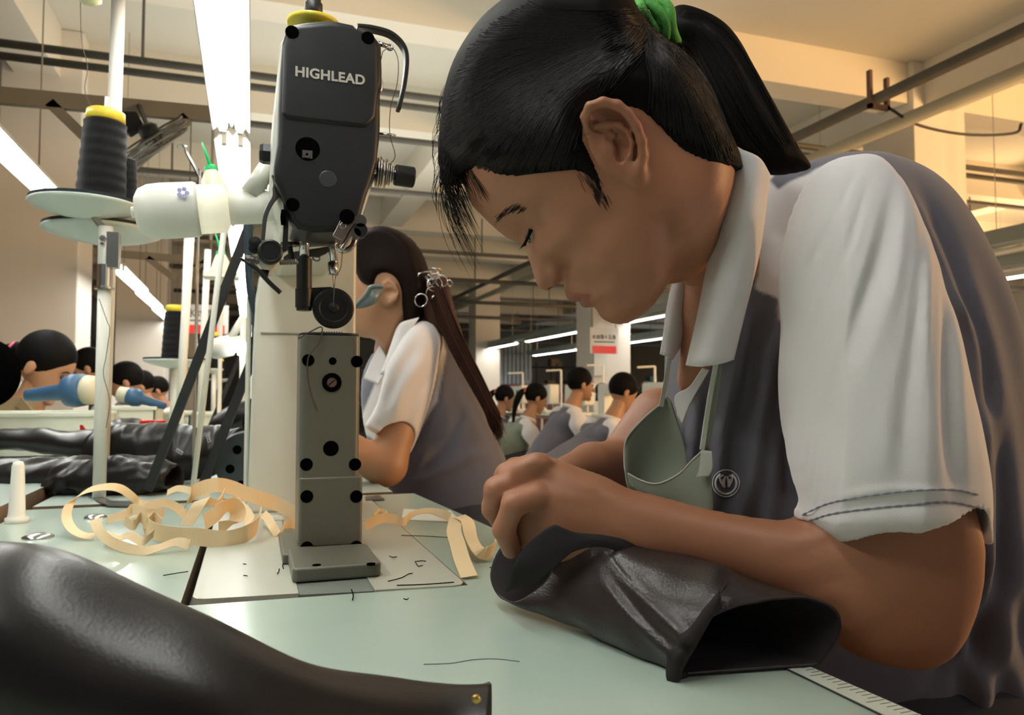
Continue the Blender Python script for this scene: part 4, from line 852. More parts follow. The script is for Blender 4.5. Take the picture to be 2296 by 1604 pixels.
tape([(418, 1130, 1190), (430, 1108, 1188), (458, 1093, 1186), (490, 1088, 1184), (520, 1094, 1180), (548, 1106, 1178), (580, 1117, 1175), (620, 1130, 1170), (668, 1155, 1170)], .0205, [(.4, .9, 0), (.1, .9, .4), (0, 1, .3), (0, 1, .2)], 'cream tape arching over the pile towards the machine post')
tape([(212, 1165, 1215), (222, 1190, 1222), (245, 1212, 1232), (280, 1228, 1240), (318, 1236, 1245), (352, 1230, 1243), (395, 1216, 1238), (425, 1222, 1240)], .012, [(.9, .3, .2), (.3, .8, .3), (.0, .9, .4), (.1, .5, .8), (0, .9, .3)], 'lowest cream tape curling along the front of the pile')
tape([(325, 1166, 1200), (332, 1184, 1208), (360, 1196, 1220), (400, 1202, 1226), (450, 1205, 1228), (490, 1210, 1228), (520, 1208, 1226), (555, 1196, 1220), (578, 1176, 1212), (580, 1152, 1205)], .0215, [(.2, .9, .1), (0, 1, 0), (0, 1, .1), (0, 1, 0), (.3, .9, 0)], 'broad cream tape on edge along the front of the pile')
tape([(290, 1162, 1196), (310, 1152, 1196), (335, 1136, 1194), (365, 1128, 1192), (392, 1136, 1190), (415, 1155, 1190), (425, 1172, 1195)], .0125, [(.3, .2, .9), (.1, .9, .4), (.1, .8, .5), (.2, .9, .1)], 'pale cream tape arching in the middle left of the pile')
tape([(418, 1178, 1212), (432, 1155, 1210), (446, 1132, 1208), (455, 1121, 1205), (470, 1130, 1200), (488, 1122, 1195), (502, 1110, 1190)], .0185, [(.9, .35, .1), (.9, .3, .1), (.5, .2, .8), (.1, .8, .5)], 'cream tape slanting up through the centre of the pile')
tape([(458, 1172, 1215), (478, 1158, 1212), (500, 1140, 1208), (520, 1132, 1202), (533, 1146, 1200), (530, 1166, 1202), (515, 1180, 1206), (490, 1188, 1210)], .0205, [(.1, .9, .3), (.1, .9, .3), (.6, .6, .4), (.9, .2, .3), (.1, .9, .2)], 'cream tape rolled into a small loop in the pile')
tape([(590, 1152, 1185), (602, 1164, 1190), (612, 1182, 1200), (624, 1199, 1206), (634, 1190, 1200), (640, 1176, 1190), (668, 1178, 1186)], .0115, [(.7, .7, .1), (.8, .5, .1), (.2, .9, .1), (0, .9, .3)], 'short cream tape twisting beside the machine post')
tape([(280, 1168, 1205), (300, 1178, 1208), (315, 1160, 1204), (330, 1172, 1206), (345, 1160, 1202), (360, 1175, 1205)], .013, [(.1, 1, 0), (.1, 1, .1)], 'cream tape waving inside the left half of the pile')
tape([(240, 1166, 1200), (262, 1160, 1200), (285, 1152, 1198), (300, 1140, 1196), (330, 1152, 1198), (370, 1150, 1196)], .0125, [(0, .9, .4), (.1, .9, .2)], 'cream tape crossing under the left arch')
tape([(375, 1105, 1150), (398, 1096, 1150), (425, 1100, 1152), (450, 1108, 1155), (470, 1105, 1158)], .011, [(0, .8, .6), (.1, .9, .2)], 'thin cream tape behind the centre of the pile')
tape([(520, 1120, 1180), (545, 1142, 1185), (560, 1165, 1192), (548, 1185, 1200), (535, 1192, 1206)], .015, [(.8, .4, .2), (.6, .7, .1)], 'cream tape dropping down at the right of the pile')
tape([(235, 1195, 1222), (262, 1208, 1226), (290, 1200, 1225), (320, 1214, 1228), (345, 1196, 1222)], .011, [(.1, .3, .9), (.2, .8, .3)], 'short crumpled cream tape between the lower loops')
# second bundle right of the post
tape([(818, 1182, 1190), (840, 1168, 1186), (865, 1162, 1182), (890, 1166, 1180), (905, 1172, 1180), (918, 1158, 1176), (940, 1148, 1172), (965, 1146, 1170), (990, 1152, 1172), (1010, 1160, 1175)], .0135, [(0, .8, .6), (0, .9, .3), (.2, .3, .9), (0, .9, .4)], 'cream tape winding along the table right of the post')
tape([(1022, 1160, 1200), (1018, 1190, 1240), (1026, 1220, 1262), (1036, 1255, 1280), (1052, 1294, 1300)], .0175, [(.95, .1, .1), (.95, .1, .2)], 'cream tape hanging down straight in front of the hand')
tape([(1030, 1158, 1200), (1048, 1170, 1225), (1056, 1205, 1245), (1072, 1232, 1262), (1095, 1240, 1262), (1112, 1222, 1255), (1120, 1190, 1245), (1128, 1168, 1235)], .0165, [(.9, .2, .2), (.9, -.2, .2), (.3, .9, .2), (.8, .5, .1)], 'cream tape looping from the table up to the hand')
tape([(838, 1160, 1176), (850, 1148, 1172), (862, 1152, 1172), (866, 1160, 1175)], .010, [(.1, .8, .5), (.3, .8, .3)], 'small curled tape end behind the winding tape')
# ================================================================= leather
m_lth = mat('black_leather', (0.010, 0.0088, 0.009), 0.34, var=0.25, vscale=18, bump=0.035, bscale=500, cells=True, spec=0.38)
m_lthb = mat('brown_black_leather', (0.021, 0.015, 0.014), 0.33, var=0.12, vscale=14, bump=0.08, bscale=500, cells=True, spec=0.5)
m_lin = mat('leather_lining', (0.012, 0.009, 0.009), 0.9, var=0.2)
def wrinkle(V, amp, freq, seed):
    r = np.random.default_rng(seed); o = np.zeros(len(V))
    for i in range(7):
        k = r.normal(size=3)*freq*(1+.45*i); o += np.sin(V@k+r.uniform(0, 6.28))/(1+.5*i)
    return o*amp
def shaft(nm, rings, lab, cat, m=m_lth, n=56, sub=8, amp=.003, freq=30, seed=1, open_=True, th=.0025, group=None, parent=None):
    """leather tube: rings = [(centre, a, b)] ellipse half axes"""
    C = smoothpath([r[0] for r in rings], len(rings)*sub); A = smoothpath([r[1] for r in rings], len(rings)*sub); B = smoothpath([r[2] for r in rings], len(rings)*sub)
    R = [ring(C[i], A[i], B[i], n) for i in range(len(C))]; V, F = loft(R)
    cc = np.repeat(C, n, 0); d = V-cc; ln = np.linalg.norm(d, axis=1)[:, None]+1e-9
    V = V+d/ln*wrinkle(V, amp, freq, seed)[:, None]
    V[:, 2] = np.maximum(V[:, 2], TZ+.0015)
    o = obj(nm, (V, F), [m, m_lin], parent, smooth=True)
    if open_:
        s = o.modifiers.new('solid', 'SOLIDIFY'); s.thickness = th; s.offset = -1; s.material_offset = 1; s.material_offset_rim = 1
    if lab: tag(o, lab, cat, group)
    return o
up = np.array([0, 0, 1.0]); fw = norm(np.array([cF[0], cF[1], 0]))
def rg(px, py, d, hh, dep, tilt=0.0, lean=0.0):     # vertical half height in px, half depth in m
    return (P(px, py, d), fw*dep+cR*lean, up*hh*d/FPX+cR*tilt)
# pile of boot shafts at the back left
shaft('leather_boot', [rg(-120, 1000, 1.75, 30, .05), rg(60, 985, 1.75, 26, .055), rg(200, 1000, 1.72, 30, .055), rg(330, 1005, 1.70, 34, .05)], 'black leather shaft lying on top at the far left of the pile', 'leather piece', seed=2)
shaft('leather_boot', [rg(-120, 1075, 1.50, 46, .05), rg(20, 1070, 1.50, 42, .05), rg(130, 1062, 1.5, 34, .05), rg(240, 1060, 1.50, 30, .045)], 'lower black leather shaft at the left edge of the pile', 'leather piece', seed=3)
shaft('leather_boot', [rg(210, 1035, 1.62, 62, .05), rg(300, 1020, 1.62, 66, .06), rg(400, 1015, 1.63, 62, .06), rg(490, 1010, 1.64, 58, .055, .004), rg(530, 1005, 1.64, 50, .05, .006)], 'thick black leather shaft with white size tags in the middle of the pile', 'leather piece', seed=4, amp=.004)
shaft('leather_boot', [rg(120, 1085, 1.44, 24, .04), rg(210, 1072, 1.44, 42, .05), rg(300, 1065, 1.45, 46, .05), rg(390, 1075, 1.46, 32, .04)], 'crumpled black leather upper in front of the pile behind the stand pole', 'leather piece', seed=5, amp=.005, freq=45)
shaft('leather_boot', [rg(480, 960, 1.9, 30, .04, .01), rg(520, 945, 1.9, 38, .05, .01), rg(560, 935, 1.9, 44, .05, .01)], 'black leather piece standing behind the belts beside the column', 'leather piece', seed=6)
shaft('leather_boot', [rg(232, 965, 1.95, 14, .05), rg(300, 960, 1.95, 16, .05), rg(360, 975, 1.95, 16, .04)], 'small dark leather fold behind the stand pole under the white crate', 'leather piece', seed=7)
for q, ang, lab in (((402, 1013), -.55, 'small white printed size tag on the thick black shaft'), ((467, 984), -1.3, 'second size tag near the open end of the thick black shaft')):
    c = P(*q, 1.557); e = np.array([math.cos(ang), 0, math.sin(ang)]); e = cR*math.cos(ang)+up*math.sin(ang); f2 = np.cross(e, cF)
    t = tag(obj('size_tag', prism([c-e*.0075-f2*.0032, c+e*.0075-f2*.0032, c+e*.0075+f2*.0032, c-e*.0075+f2*.0032], cF, .0006), m_sign), lab, 'tag')
    obj('tag_print', join(*[prism([c+e*k-f2*.0016-cF*.0003, c+e*(k+.0022)-f2*.0016-cF*.0003, c+e*(k+.0022)+f2*.0016-cF*.0003, c+e*k+f2*.0016-cF*.0003], cF, .0003) for k in (-.0055, -.002, .0015, .004)]), m_ink, t)
# foreground shaft, close to the lens
shaft('leather_boot', [rg(-260, 1450, .40, 230, .055), rg(-60, 1445, .39, 205, .055), rg(130, 1475, .385, 215, .05), rg(400, 1560, .38, 165, .045), rg(640, 1605, .385, 120, .04, .004), rg(860, 1630, .40, 88, .035, .006), rg(1000, 1628, .41, 76, .03), rg(1100, 1615, .41, 66, .026)],
      'big out of focus black leather shaft lying across the lower left corner', 'leather piece', m_lth, seed=8, amp=.0018, freq=22, n=72, sub=10)
c = P(1068, 1568, .382); tag(obj('rivet', lathe(c, -cF, [(.0025, 0), (.002, .0012), (.0004, .0015)], 14), mat('brass', (0.6, 0.42, 0.12), 0.3, 0.9), smooth=True), 'tiny brass rivet at the end of the foreground shaft', 'rivet')
# shaft being sewn, in front of the girl's arm
rings = [(P(1176, 1258, .665), -fw*.032+cR*.016-up*.010, (P(1238, 1184, .665)-P(1112, 1334, .665))/2),
         (P(1262, 1283, .635), -fw*.038+cR*.008-up*.004, (P(1322, 1196, .635)-P(1205, 1378, .635))/2),
         (P(1390, 1328, .595), -fw*.046+cR*.0, (P(1450, 1236, .595)-P(1330, 1430, .595))/2),
         (P(1530, 1374, .560), -fw*.052-cR*.006, (P(1600, 1264, .56)-P(1450, 1484, .56))/2),
         (P(1625, 1426, .533), -fw*.035-cR*.038-up*.002, up*.036+cR*.014),
         (P(1696, 1462, .516), -fw*.012-cR*.063-up*.009, up*.0345+cR*.006)]
SH_RINGS = rings
def main_shaft():
    m_, n = 90, 96
    C = smoothpath([r[0] for r in SH_RINGS], m_); A = smoothpath([r[1] for r in SH_RINGS], m_); B = smoothpath([r[2] for r in SH_RINGS], m_)
    V, F = loft([ring(C[i], A[i], B[i], n) for i in range(m_)]); F = [x[::-1] for x in F]; q = proj(V); d = V-np.repeat(C, n, 0); ln = np.linalg.norm(d, axis=1)[:, None]
    front = (d@cF) < 0; o = np.zeros(len(V))
    for pts, amp, sg in (([(1262, 1235), (1330, 1270), (1400, 1360), (1480, 1440), (1545, 1480)], .0042, 14), ([(1345, 1240), (1400, 1300), (1500, 1400), (1560, 1450)], .0030, 10),
                         ([(1300, 1250), (1370, 1310), (1440, 1390), (1530, 1462)], -.0035, 13), ([(1600, 1290), (1560, 1380), (1530, 1450)], .002, 30), ([(1330, 1190), (1320, 1240)], .003, 10)):
        s = smoothpath([(a, b, 0) for a, b in pts], 30)[:, :2]; D = np.min(np.hypot(q[:, None, 0]-s[None, :, 0], q[:, None, 1]-s[None, :, 1]), 1); o += amp*np.exp(-(D/sg)**2)
    V = V+d/ln*(o*front)[:, None]+d/ln*wrinkle(V, .0009, 40, 11)[:, None]
    V[:, 2] = np.maximum(V[:, 2], TZ+.0015)
    ob = obj('leather_boot', (V, F), [m_lthb, m_lin], smooth=True); s = ob.modifiers.new('solid', 'SOLIDIFY'); s.thickness = .0022; s.offset = -1; s.material_offset = 1; s.material_offset_rim = 0
    tag(ob, 'glossy brown-black leather shaft the girl is sewing, in front of her arm', 'leather piece')
    patch([[(1172, 1232, .612), (1205, 1202, .608), (1240, 1178, .604), (1262, 1184, .602), (1295, 1196, .600), (1350, 1201, .598), (1400, 1212, .598), (1440, 1236, .600), (1468, 1264, .604)],
           [(1150, 1275, .612), (1195, 1262, .606), (1232, 1240, .602), (1262, 1226, .599), (1295, 1214, .597), (1345, 1212, .595), (1395, 1226, .595), (1435, 1248, .597), (1466, 1270, .602)],
           [(1135, 1325, .628), (1188, 1312, .612), (1225, 1290, .604), (1255, 1262, .600), (1290, 1236, .597), (1345, 1226, .595), (1395, 1240, .595), (1432, 1258, .597), (1464, 1276, .602)]], m_lin, 'leather_flap', ob, th=.0018, n=40)
main_shaft()
# ================================================================= crates, bottles and blue tools at the left
m_crate = mat('crate_translucent', (0.66, 0.70, 0.60), 0.4, var=0.06)
def crate(px0, px1, pyt, d, zb, dep, lab, grp='white plastic crates at the left', fill=True):
    a = P(px0, pyt, d); b = P(px1, pyt, d); x0, x1 = a[0], b[0]; y = (a[1]+b[1])/2; zt_ = a[2]
    t = thing('plastic_crate', lab, 'crate', ((x0+x1)/2, y, zb), grp); w_ = .004
    obj('crate_body', join(box(x0, x1, y, y+w_, zb, zt_), box(x0, x1, y+dep-w_, y+dep, zb, zt_), box(x0, x0+w_, y, y+dep, zb, zt_), box(x1-w_, x1, y, y+dep, zb, zt_), box(x0, x1, y, y+dep, zb, zb+w_)), m_crate, t)
    obj('rim', join(box(x0-.006, x1+.006, y-.006, y+.006, zt_-.012, zt_), box(x0-.006, x1+.006, y+dep-.006, y+dep+.006, zt_-.012, zt_), box(x0-.006, x0+.006, y, y+dep, zt_-.012, zt_), box(x1-.006, x1+.006, y, y+dep, zt_-.012, zt_)), m_crate, t, bevel=.002)
    return t
crate(-90, 215, 926, 2.05, .768, .30, 'wide white crate at the left edge under the blue nozzle')
crate(225, 345, 912, 2.35, .768, .25, 'white crate with rim right of the stand pole')
crate(352, 425, 924, 2.65, .768, .22, 'translucent box behind the red caps')
crate(438, 530, 926, 2.6, TZ, .22, 'translucent box between the belts')
for px, lab in ((328, 'left of the two red bottle caps'), (356, 'right of the two red bottle caps')):
    b = P(px, 965, 1.78); t = thing('glue_bottle', lab+' rising behind the leather pile', 'bottle', (b[0], b[1], .768), 'two bottles with red caps')
    obj('bottle_body', lathe((b[0], b[1], .768), (0, 0, 1), [(.016, 0), (.017, .003), (.017, b[2]-.768), (.001, b[2]-.768)], 20), m_dark, t, smooth=True)
    obj('cap', lathe(b, (0, 0, 1), [(.0148, 0), (.0148, .022), (.013, .024), (.001, .024)], 20), m_red, t)
b = P(180, 968, 1.80); tag(obj('red_flag', prism([b, b+cR*.014+up*.002, b+cR*.004+up*.016, b-cR*.002+up*.015], cF, .002), m_red), 'small red triangle scrap in front of the white crate', 'scrap')
m_blue = mat('blue_rubber', (0.035, 0.11, 0.22), 0.45, var=0.1)
def blue_tool(pts, d, lab, sc=1.0):
    a = P(*pts[0], d); b_ = P(*pts[1], d); c_ = P(*pts[2], d); t = thing('blue_nozzle_tool', lab, 'tool', (a+b_)/2-[0, 0, .03]); ax = b_-a; Lx = np.linalg.norm(ax); k = d/FPX*sc
    obj('nozzle', lathe(a, ax, [(8*k, 0), (13*k, 3*k), (15*k, 20*k), (19*k, Lx*.62), (33*k, Lx*.70), (38*k, Lx*.82), (36*k, Lx), (.001, Lx)], 28), m_blue, t, smooth=True)
    obj('collar', lathe(b_, c_-b_, [(31*k, 0), (33*k, 4*k), (31*k, np.linalg.norm(c_-b_)), (.001, np.linalg.norm(c_-b_))], 28), mat('cream_rubber', (0.62, 0.58, 0.42), 0.5), t, smooth=True)
blue_tool([(57, 888), (190, 874), (222, 876)], 2.15, 'blue funnel-shaped nozzle with a cream collar above the white crate')
blue_tool([(372, 912), (290, 888), (268, 884)], 2.4, 'smaller blue nozzle right of the stand pole', .55)
cbx = thing('cardboard_box', 'torn brown cardboard box by the left edge behind the crate', 'box', P(20, 915, 2.5)); q0 = P(20, 912, 2.5)
obj('carton', box(q0[0]-.1, q0[0]+.05, q0[1], q0[1]+.15, .768, q0[2]+.03), mat('cardboard', (0.28, 0.20, 0.10), 0.8), cbx); obj('flap', prism([q0+cR*.04+up*.03, q0+cR*.085-up*.02, q0+cR*.06-up*.025, q0+cR*.02], cF, .004), mat('cardboard', (0.28, 0.20, 0.10)), cbx)
# shelves seen between the left pillars, curtain tube
sf = thing('wire_shelf', 'dark wire shelf between the left pillars', 'shelf', P(197, 900, 6.6)); q0 = P(197, 900, 6.6)
for k in range(7): obj('shelf_board', box(q0[0]-.08, q0[0]+.12, q0[1], q0[1]+.3, .95+.055*k, .958+.055*k), mat('shelf_pink', (0.35, 0.26, 0.24), .6), sf)
for dx in (-.08, .12): obj('post', rod((q0[0]+dx, q0[1], 0), (q0[0]+dx, q0[1], 1.9), .01), m_dark, sf)
hg = thing('hanging_coat', 'black coat hanging between the left pillars', 'coat', P(200, 760, 6.4)); q0 = P(200, 720, 6.4)
obj('coat', loft([ring(q0+up*z_, cR*rx, fw*.05, 20) for z_, rx in ((.22, .03), (.18, .07), (0, .085), (-.15, .08))], caps=True), m_lin, hg, smooth=True); obj('hook', rod(q0+up*.2, q0*[1, 1, 0]+[0, 0, CZ], .004), m_dark, hg)

hwc = P(-48, 838, 1.9); hw = thing('handwheel_unit', 'black round handwheel cut by the left edge of the picture', 'handwheel', (hwc[0], hwc[1]+.03, .768))
obj('wheel', lathe(hwc+cF*.03, -cF, [(.05, -.02), (.080, -.012), (.088, 0), (.088, .022), (.078, .034), (.03, .040), (.001, .041)], 44), m_hole, hw, smooth=True)
obj('stand', box(hwc[0]-.03, hwc[0]+.01, hwc[1]+.04, hwc[1]+.1, .768, hwc[2]+.02), m_whitep, hw)
# ================================================================= THE GIRL IN FRONT
m_skin = mat('skin_warm', (0.38, 0.166, 0.088), 0.5, var=0.05, vscale=25, sss=0.12, bump=0.05, bscale=900, attr=('lip', (0.30, 0.085, 0.06)))
m_skin2 = mat('skin_background', (0.42, 0.22, 0.12), 0.5, var=0.05, attr=('lip', (0.30, 0.09, 0.07)))
def hairmat(name, col, sc):
    m = mat(name, col, 0.65, var=0.5, vscale=14, bump=0.3, bscale=55, spec=0.10, stretch=sc); return m
m_hair = hairmat('black_hair', (0.0035, 0.003, 0.003), (1, 1, 1))
m_strand = mat('hair_strand', (0.010, 0.008, 0.008), 0.42, var=0.3, spec=0.3)
m_shirtw = mat('shirt_white', (0.74, 0.72, 0.72), 0.85, var=0.02, sheen=0.15, bump=0.12, bscale=1500)
m_shirtg = mat('shirt_slate', (0.125, 0.125, 0.155), 0.85, var=0.05, sheen=0.2, bump=0.12, bscale=1500)
m_apron = mat('apron_grey_green', (0.23, 0.27, 0.21), 0.8, var=0.1, vscale=15, bump=0.2, bscale=1200)
m_shirt2 = mat('shirt_two_tone', (0.125, 0.125, 0.155), 0.85, var=0.03, sheen=0.2, bump=0.12, bscale=1500, attr=('white', (0.74, 0.72, 0.72)))
m_seam = mat('seam_thread', (0.22, 0.23, 0.28), 0.8)
gb = P(1900, 1300, .72); gb[2] = 0.0
girl = thing('person', 'girl in white and grey polo shirt bending over the leather shaft, sewing, green hair tie', 'person', gb)
HD = [(980, .640), (1400, .615), (1800, .610)]                      # head turned slightly away from the camera
face = [(1030, 380), (1038, 402), (1047, 432), (1058, 458), (1086, 488), (1114, 514), (1140, 534), (1160, 543), (1176, 553), (1184, 575), (1193, 602), (1200, 626), (1207, 642), (1217, 650), (1229, 651), (1241, 646), (1250, 638), (1259, 633), (1265, 640), (1268, 656), (1272, 668), (1280, 674), (1290, 677), (1299, 676), (1303, 684), (1312, 690), (1323, 688), (1332, 688), (1339, 696), (1346, 708), (1357, 718), (1375, 725), (1395, 726), (1417, 720), (1446, 702), (1475, 668), (1495, 632), (1512, 600), (1560, 570), (1620, 480), (1640, 380), (1600, 310), (1572, 240), (1528, 170), (1468, 112), (1400, 55), (1315, 28), (1225, 32), (1145, 68), (1085, 125), (1046, 195), (1028, 275), (1024, 335)]
Tb = [(1060, 420, 26), (1100, 420, 42), (1150, 400, 56), (1220, 380, 66), (1120, 480, 28), (1150, 480, 37), (1200, 440, 56), (1250, 430, 63), (1150, 525, 16),
      (1172, 540, 11), (1180, 560, 7.5), (1190, 580, 8), (1199, 605, 9.5), (1210, 628, 10.5), (1200, 585, 13), (1212, 600, 15),
      (1192, 522, 27), (1206, 505, 36), (1206, 545, 29), (1225, 530, 40), (1196, 560, 20), (1212, 575, 25),
      (1226, 605, 15.5), (1240, 614, 18.5), (1252, 622, 17), (1232, 636, 10), (1262, 606, 19), (1270, 622, 15), (1262, 590, 23), (1282, 612, 27),
      (1240, 560, 38), (1290, 540, 52), (1340, 500, 60), (1270, 560, 42), (1300, 590, 40), (1340, 600, 49), (1400, 580, 57), (1290, 490, 60), (1240, 480, 53),
      (1272, 650, 9), (1282, 666, 11), (1290, 648, 17), (1300, 632, 24), (1300, 664, 17), (1315, 672, 17.5), (1306, 682, 10), (1320, 680, 13), (1325, 658, 25), (1340, 665, 28), (1345, 640, 35), (1330, 684, 14),
      (1352, 700, 15), (1350, 685, 22), (1375, 712, 20), (1395, 712, 24), (1385, 690, 29), (1420, 695, 34), (1400, 650, 43), (1450, 660, 45), (1470, 615, 54), (1430, 600, 56), (1380, 620, 50),
      (1500, 560, 56), (1500, 500, 60), (1450, 480, 66), (1400, 440, 69), (1380, 380, 73), (1450, 350, 74), (1300, 450, 65), (1340, 330, 74), (1560, 450, 54), (1600, 400, 52),
      (1250, 300, 76), (1200, 250, 76), (1100, 250, 68), (1100, 340, 58), (1300, 150, 77), (1400, 150, 77), (1500, 250, 74), (1550, 300, 64), (1200, 120, 74), (1060, 200, 64), (1500, 140, 72), (1300, 60, 74)]
Tb = [(a, b, c/1000) for a, b, c in Tb]
Ec = [(1040, 400, .014), (1176, 553, .0035), (1215, 645, .004), (1265, 645, .004), (1310, 685, .004), (1345, 705, .006), (1390, 722, .011), (1470, 670, .017), (1505, 610, .02), (1600, 400, .03), (1014, 270, .04), (1320, 10, .055), (1600, 220, .055), (1135, 52, .05), (1250, 550, .008)]
def rnd(D, e): return np.sqrt(np.maximum(0, 1-(1-np.clip(D/e, 0, 1))**2))
def sms(x): x = np.clip(x, 0, 1); return x*x*(3-2*x)
h = 0.0013
hp_ = outline2(face, HD, 4); lo2 = hp_.min(0)-.02; hi2 = hp_.max(0)+[.11, .02]; lo2[1] -= .05
sil = [(1412, 30), (1375, 0), (1300, -14), (1220, -14), (1169, -2), (1135, 20), (1072, 70), (1023, 138), (998, 204), (988, 272), (983, 340), (988, 390), (1000, 425), (1040, 440), (1100, 520), (1300, 700), (1480, 680), (1640, 420), (1655, 375), (1632, 322), (1598, 252), (1556, 186), (1508, 138), (1466, 116), (1438, 76)]
hairp = [(1424, 18), (1380, 0), (1300, -14), (1220, -14), (1169, -2), (1135, 20), (1072, 70), (1023, 138), (998, 204), (988, 272), (983, 340), (985, 385), (992, 415), (1030, 388), (1060, 384), (1110, 392), (1160, 396), (1230, 388), (1290, 384), (1325, 400), (1352, 446), (1345, 400), (1326, 350), (1308, 312), (1312, 262), (1345, 232), (1400, 236), (1440, 250), (1480, 285), (1530, 335), (1590, 362), (1645, 372), (1668, 380), (1655, 320), (1620, 240), (1580, 165), (1530, 115), (1488, 98), (1456, 60)]
hi_ = [i for i, q in enumerate(hairp) if q in ((992, 415), (1668, 380))]; hairq = [tuple(q) for q in closedspline(hairp, 4)[hi_[0]*4-4+4:hi_[1]*4-0]]
hairq = hairq+[(1668, 380), (1790, 330), (1760, 80), (1600, -120), (1300, -220), (1020, -80), (890, 130), (860, 340), (900, 450)]
xs = np.arange(lo2[0], hi2[0], h); zs = np.arange(lo2[1], hi2[1], h); X, Z = np.meshgrid(xs, zs, indexing='ij')
Df = polydist(hp_, X, Z); Ds = polydist(outline2(sil, HD, 4), X, Z)
T0 = np.maximum(rbf(ctl(Tb, HD), X, Z), .004); E0 = np.clip(rbf(ctl(Ec, HD), X, Z), .0035, .06); d0m = dmap(HD, X)
Th = T0*rnd(Df, E0)
sc_ = d0m/(d0m-np.maximum(Th, 0)*(Df > 0)); Xe = X*sc_; Ze = Z*sc_
Ts_ = T0*rnd(Ds, np.clip(E0, .03, .055)); sc2 = d0m/(d0m-np.maximum(Ts_, 0)*(Ds > 0)); Dh = polydist(px2(hairq, HD), X*sc2, Z*sc2)
R_ = [([(1262, 588), (1275, 602), (1280, 618), (1274, 630)], -.0030, .0026), ([(1180, 505), (1200, 498), (1222, 512)], .0016, .004), ([(1196, 500), (1183, 520), (1176, 545)], .0022, .0028),
      ([(1203, 510), (1206, 530), (1196, 552)], .0016, .0030), ([(1276, 660), (1300, 655), (1318, 660)], .0012, .0030), ([(1285, 680), (1305, 672), (1332, 663)], -.0022, .0016), ([(1308, 684), (1322, 678), (1334, 670)], .0014, .0028),
      ([(1338, 690), (1350, 676), (1360, 660)], -.0022, .0045), ([(1225, 610), (1240, 606), (1254, 614), (1258, 628)], .0014, .0040), ([(1286, 622), (1310, 638), (1336, 656)], -.0012, .004),
      ([(1110, 500), (1140, 488), (1180, 480), (1210, 470)], .0022, .007), ([(1340, 430), (1350, 480), (1400, 560), (1460, 640)], .0015, .02), ([(1500, 620), (1510, 560), (1490, 470)], -.006, .010)]
for pts, am, sg in R_: Th = Th+ridge(Xe, Ze, pts, am, sg, HD)*np.clip(Df/.006, 0, 1)
Th = np.where(Df > 0, Th, np.maximum(Df, -.02))
dm_ = d0m; tm = .10
v = Vol((lo2[0], .615-tm-.03, lo2[1]), (xs[-1]+h*.5, .64+tm-.01, zs[-1]+h*.5), h)
Th = fit(Th, v.n, -.02); dmm = fit(dm_, v.n)
v.F[:] = .05; v.relief(Th, dmm)
# neck
v.cap(L(1535, 400, .645), L(1600, 570, .680), .043, .036, k=.018)
v.ell(L(1500, 500, .625), (.045, .042, .05), k=.01)
# eye opening, nostril
v.cap(L(1199, 503, .598), L(1183, 547, .605), .0019, .0032, k=.001, mode='sub')
v.ell(L(1239, 643, .624), (.0042, .004, .0034), k=.001, mode='sub')
v.ell(L(1242, 615, .618), (.0065, .005, .007), k=.004)
# ear
de = .536; ax1 = norm(L(1418, 395, de)-L(1345, 235, de)); ax3 = np.cross(ax1, [0, 1, 0])
v.ell(L(1383, 312, de+.010), (.032, .0050, .0215), axes=(ax1, (-.12, 1, 0), ax3), k=.002)
v.chain([L(*q, dd) for *q, dd in ((1340, 315, de+.012), (1318, 292, de+.006), (1311, 262, de+.001), (1322, 239, de-.003), (1352, 229, de-.004), (1384, 236, de-.004), (1409, 255, de-.003), (1427, 283, de-.002), (1439, 315, de), (1441, 348, de+.003), (1434, 378, de+.006))], [.0030, .0030, .0032, .0034, .0036, .0037, .0037, .0036, .0035, .0034, .0036], k=.0018)
v.ell(L(1424, 385, de+.008), (.0105, .0045, .0075), axes=(ax1, (0, 1, 0), ax3), k=.004)
v.ell(L(1368, 262, de+.006), (.013, .004, .0055), axes=(norm(L(1400, 278, de)-L(1340, 262, de)), (0, 1, 0), np.array([0, 0, 1.])), k=.001, mode='sub')
v.ell(L(1352, 280, de+.003), (.010, .007, .006), k=.001, mode='sub')
v.cap(L(1345, 250, de+.0045), L(1400, 262, de+.0045), .0032, .0028, k=.0015, mode='sub'); v.cap(L(1400, 262, de+.0045), L(1424, 318, de+.005), .0028, .0022, k=.0015, mode='sub'); v.cap(L(1424, 318, de+.005), L(1422, 362, de+.006), .0022, .0015, k=.0015, mode='sub')
v.chain([L(*q, dd) for *q, dd in ((1336, 285, de+.006), (1362, 278, de+.005), (1388, 280, de+.004), (1405, 298, de+.003), (1413, 322, de+.003), (1410, 348, de+.005), (1400, 366, de+.008))], [.0022, .0026, .0028, .0029, .0028, .0026, .0028], k=.002)
v.ell(L(1384, 322, de+.002), (.0115, .010, .0085), axes=(norm(L(1394, 358, de)-L(1372, 300, de)), (0, 1, 0), (0, 0, 1)), k=.001, mode='sub')
v.cap(L(1378, 326, de+.004), L(1391, 354, de+.006), .0062, .0035, k=.001, mode='sub')
v.ell(L(1362, 340, de+.010), (.0065, .0060, .0085), k=.004)
v.cap(L(1350, 290, de+.008), L(1376, 306, de+.007), .0022, k=.002)
Vh, Qh = v.mesh()
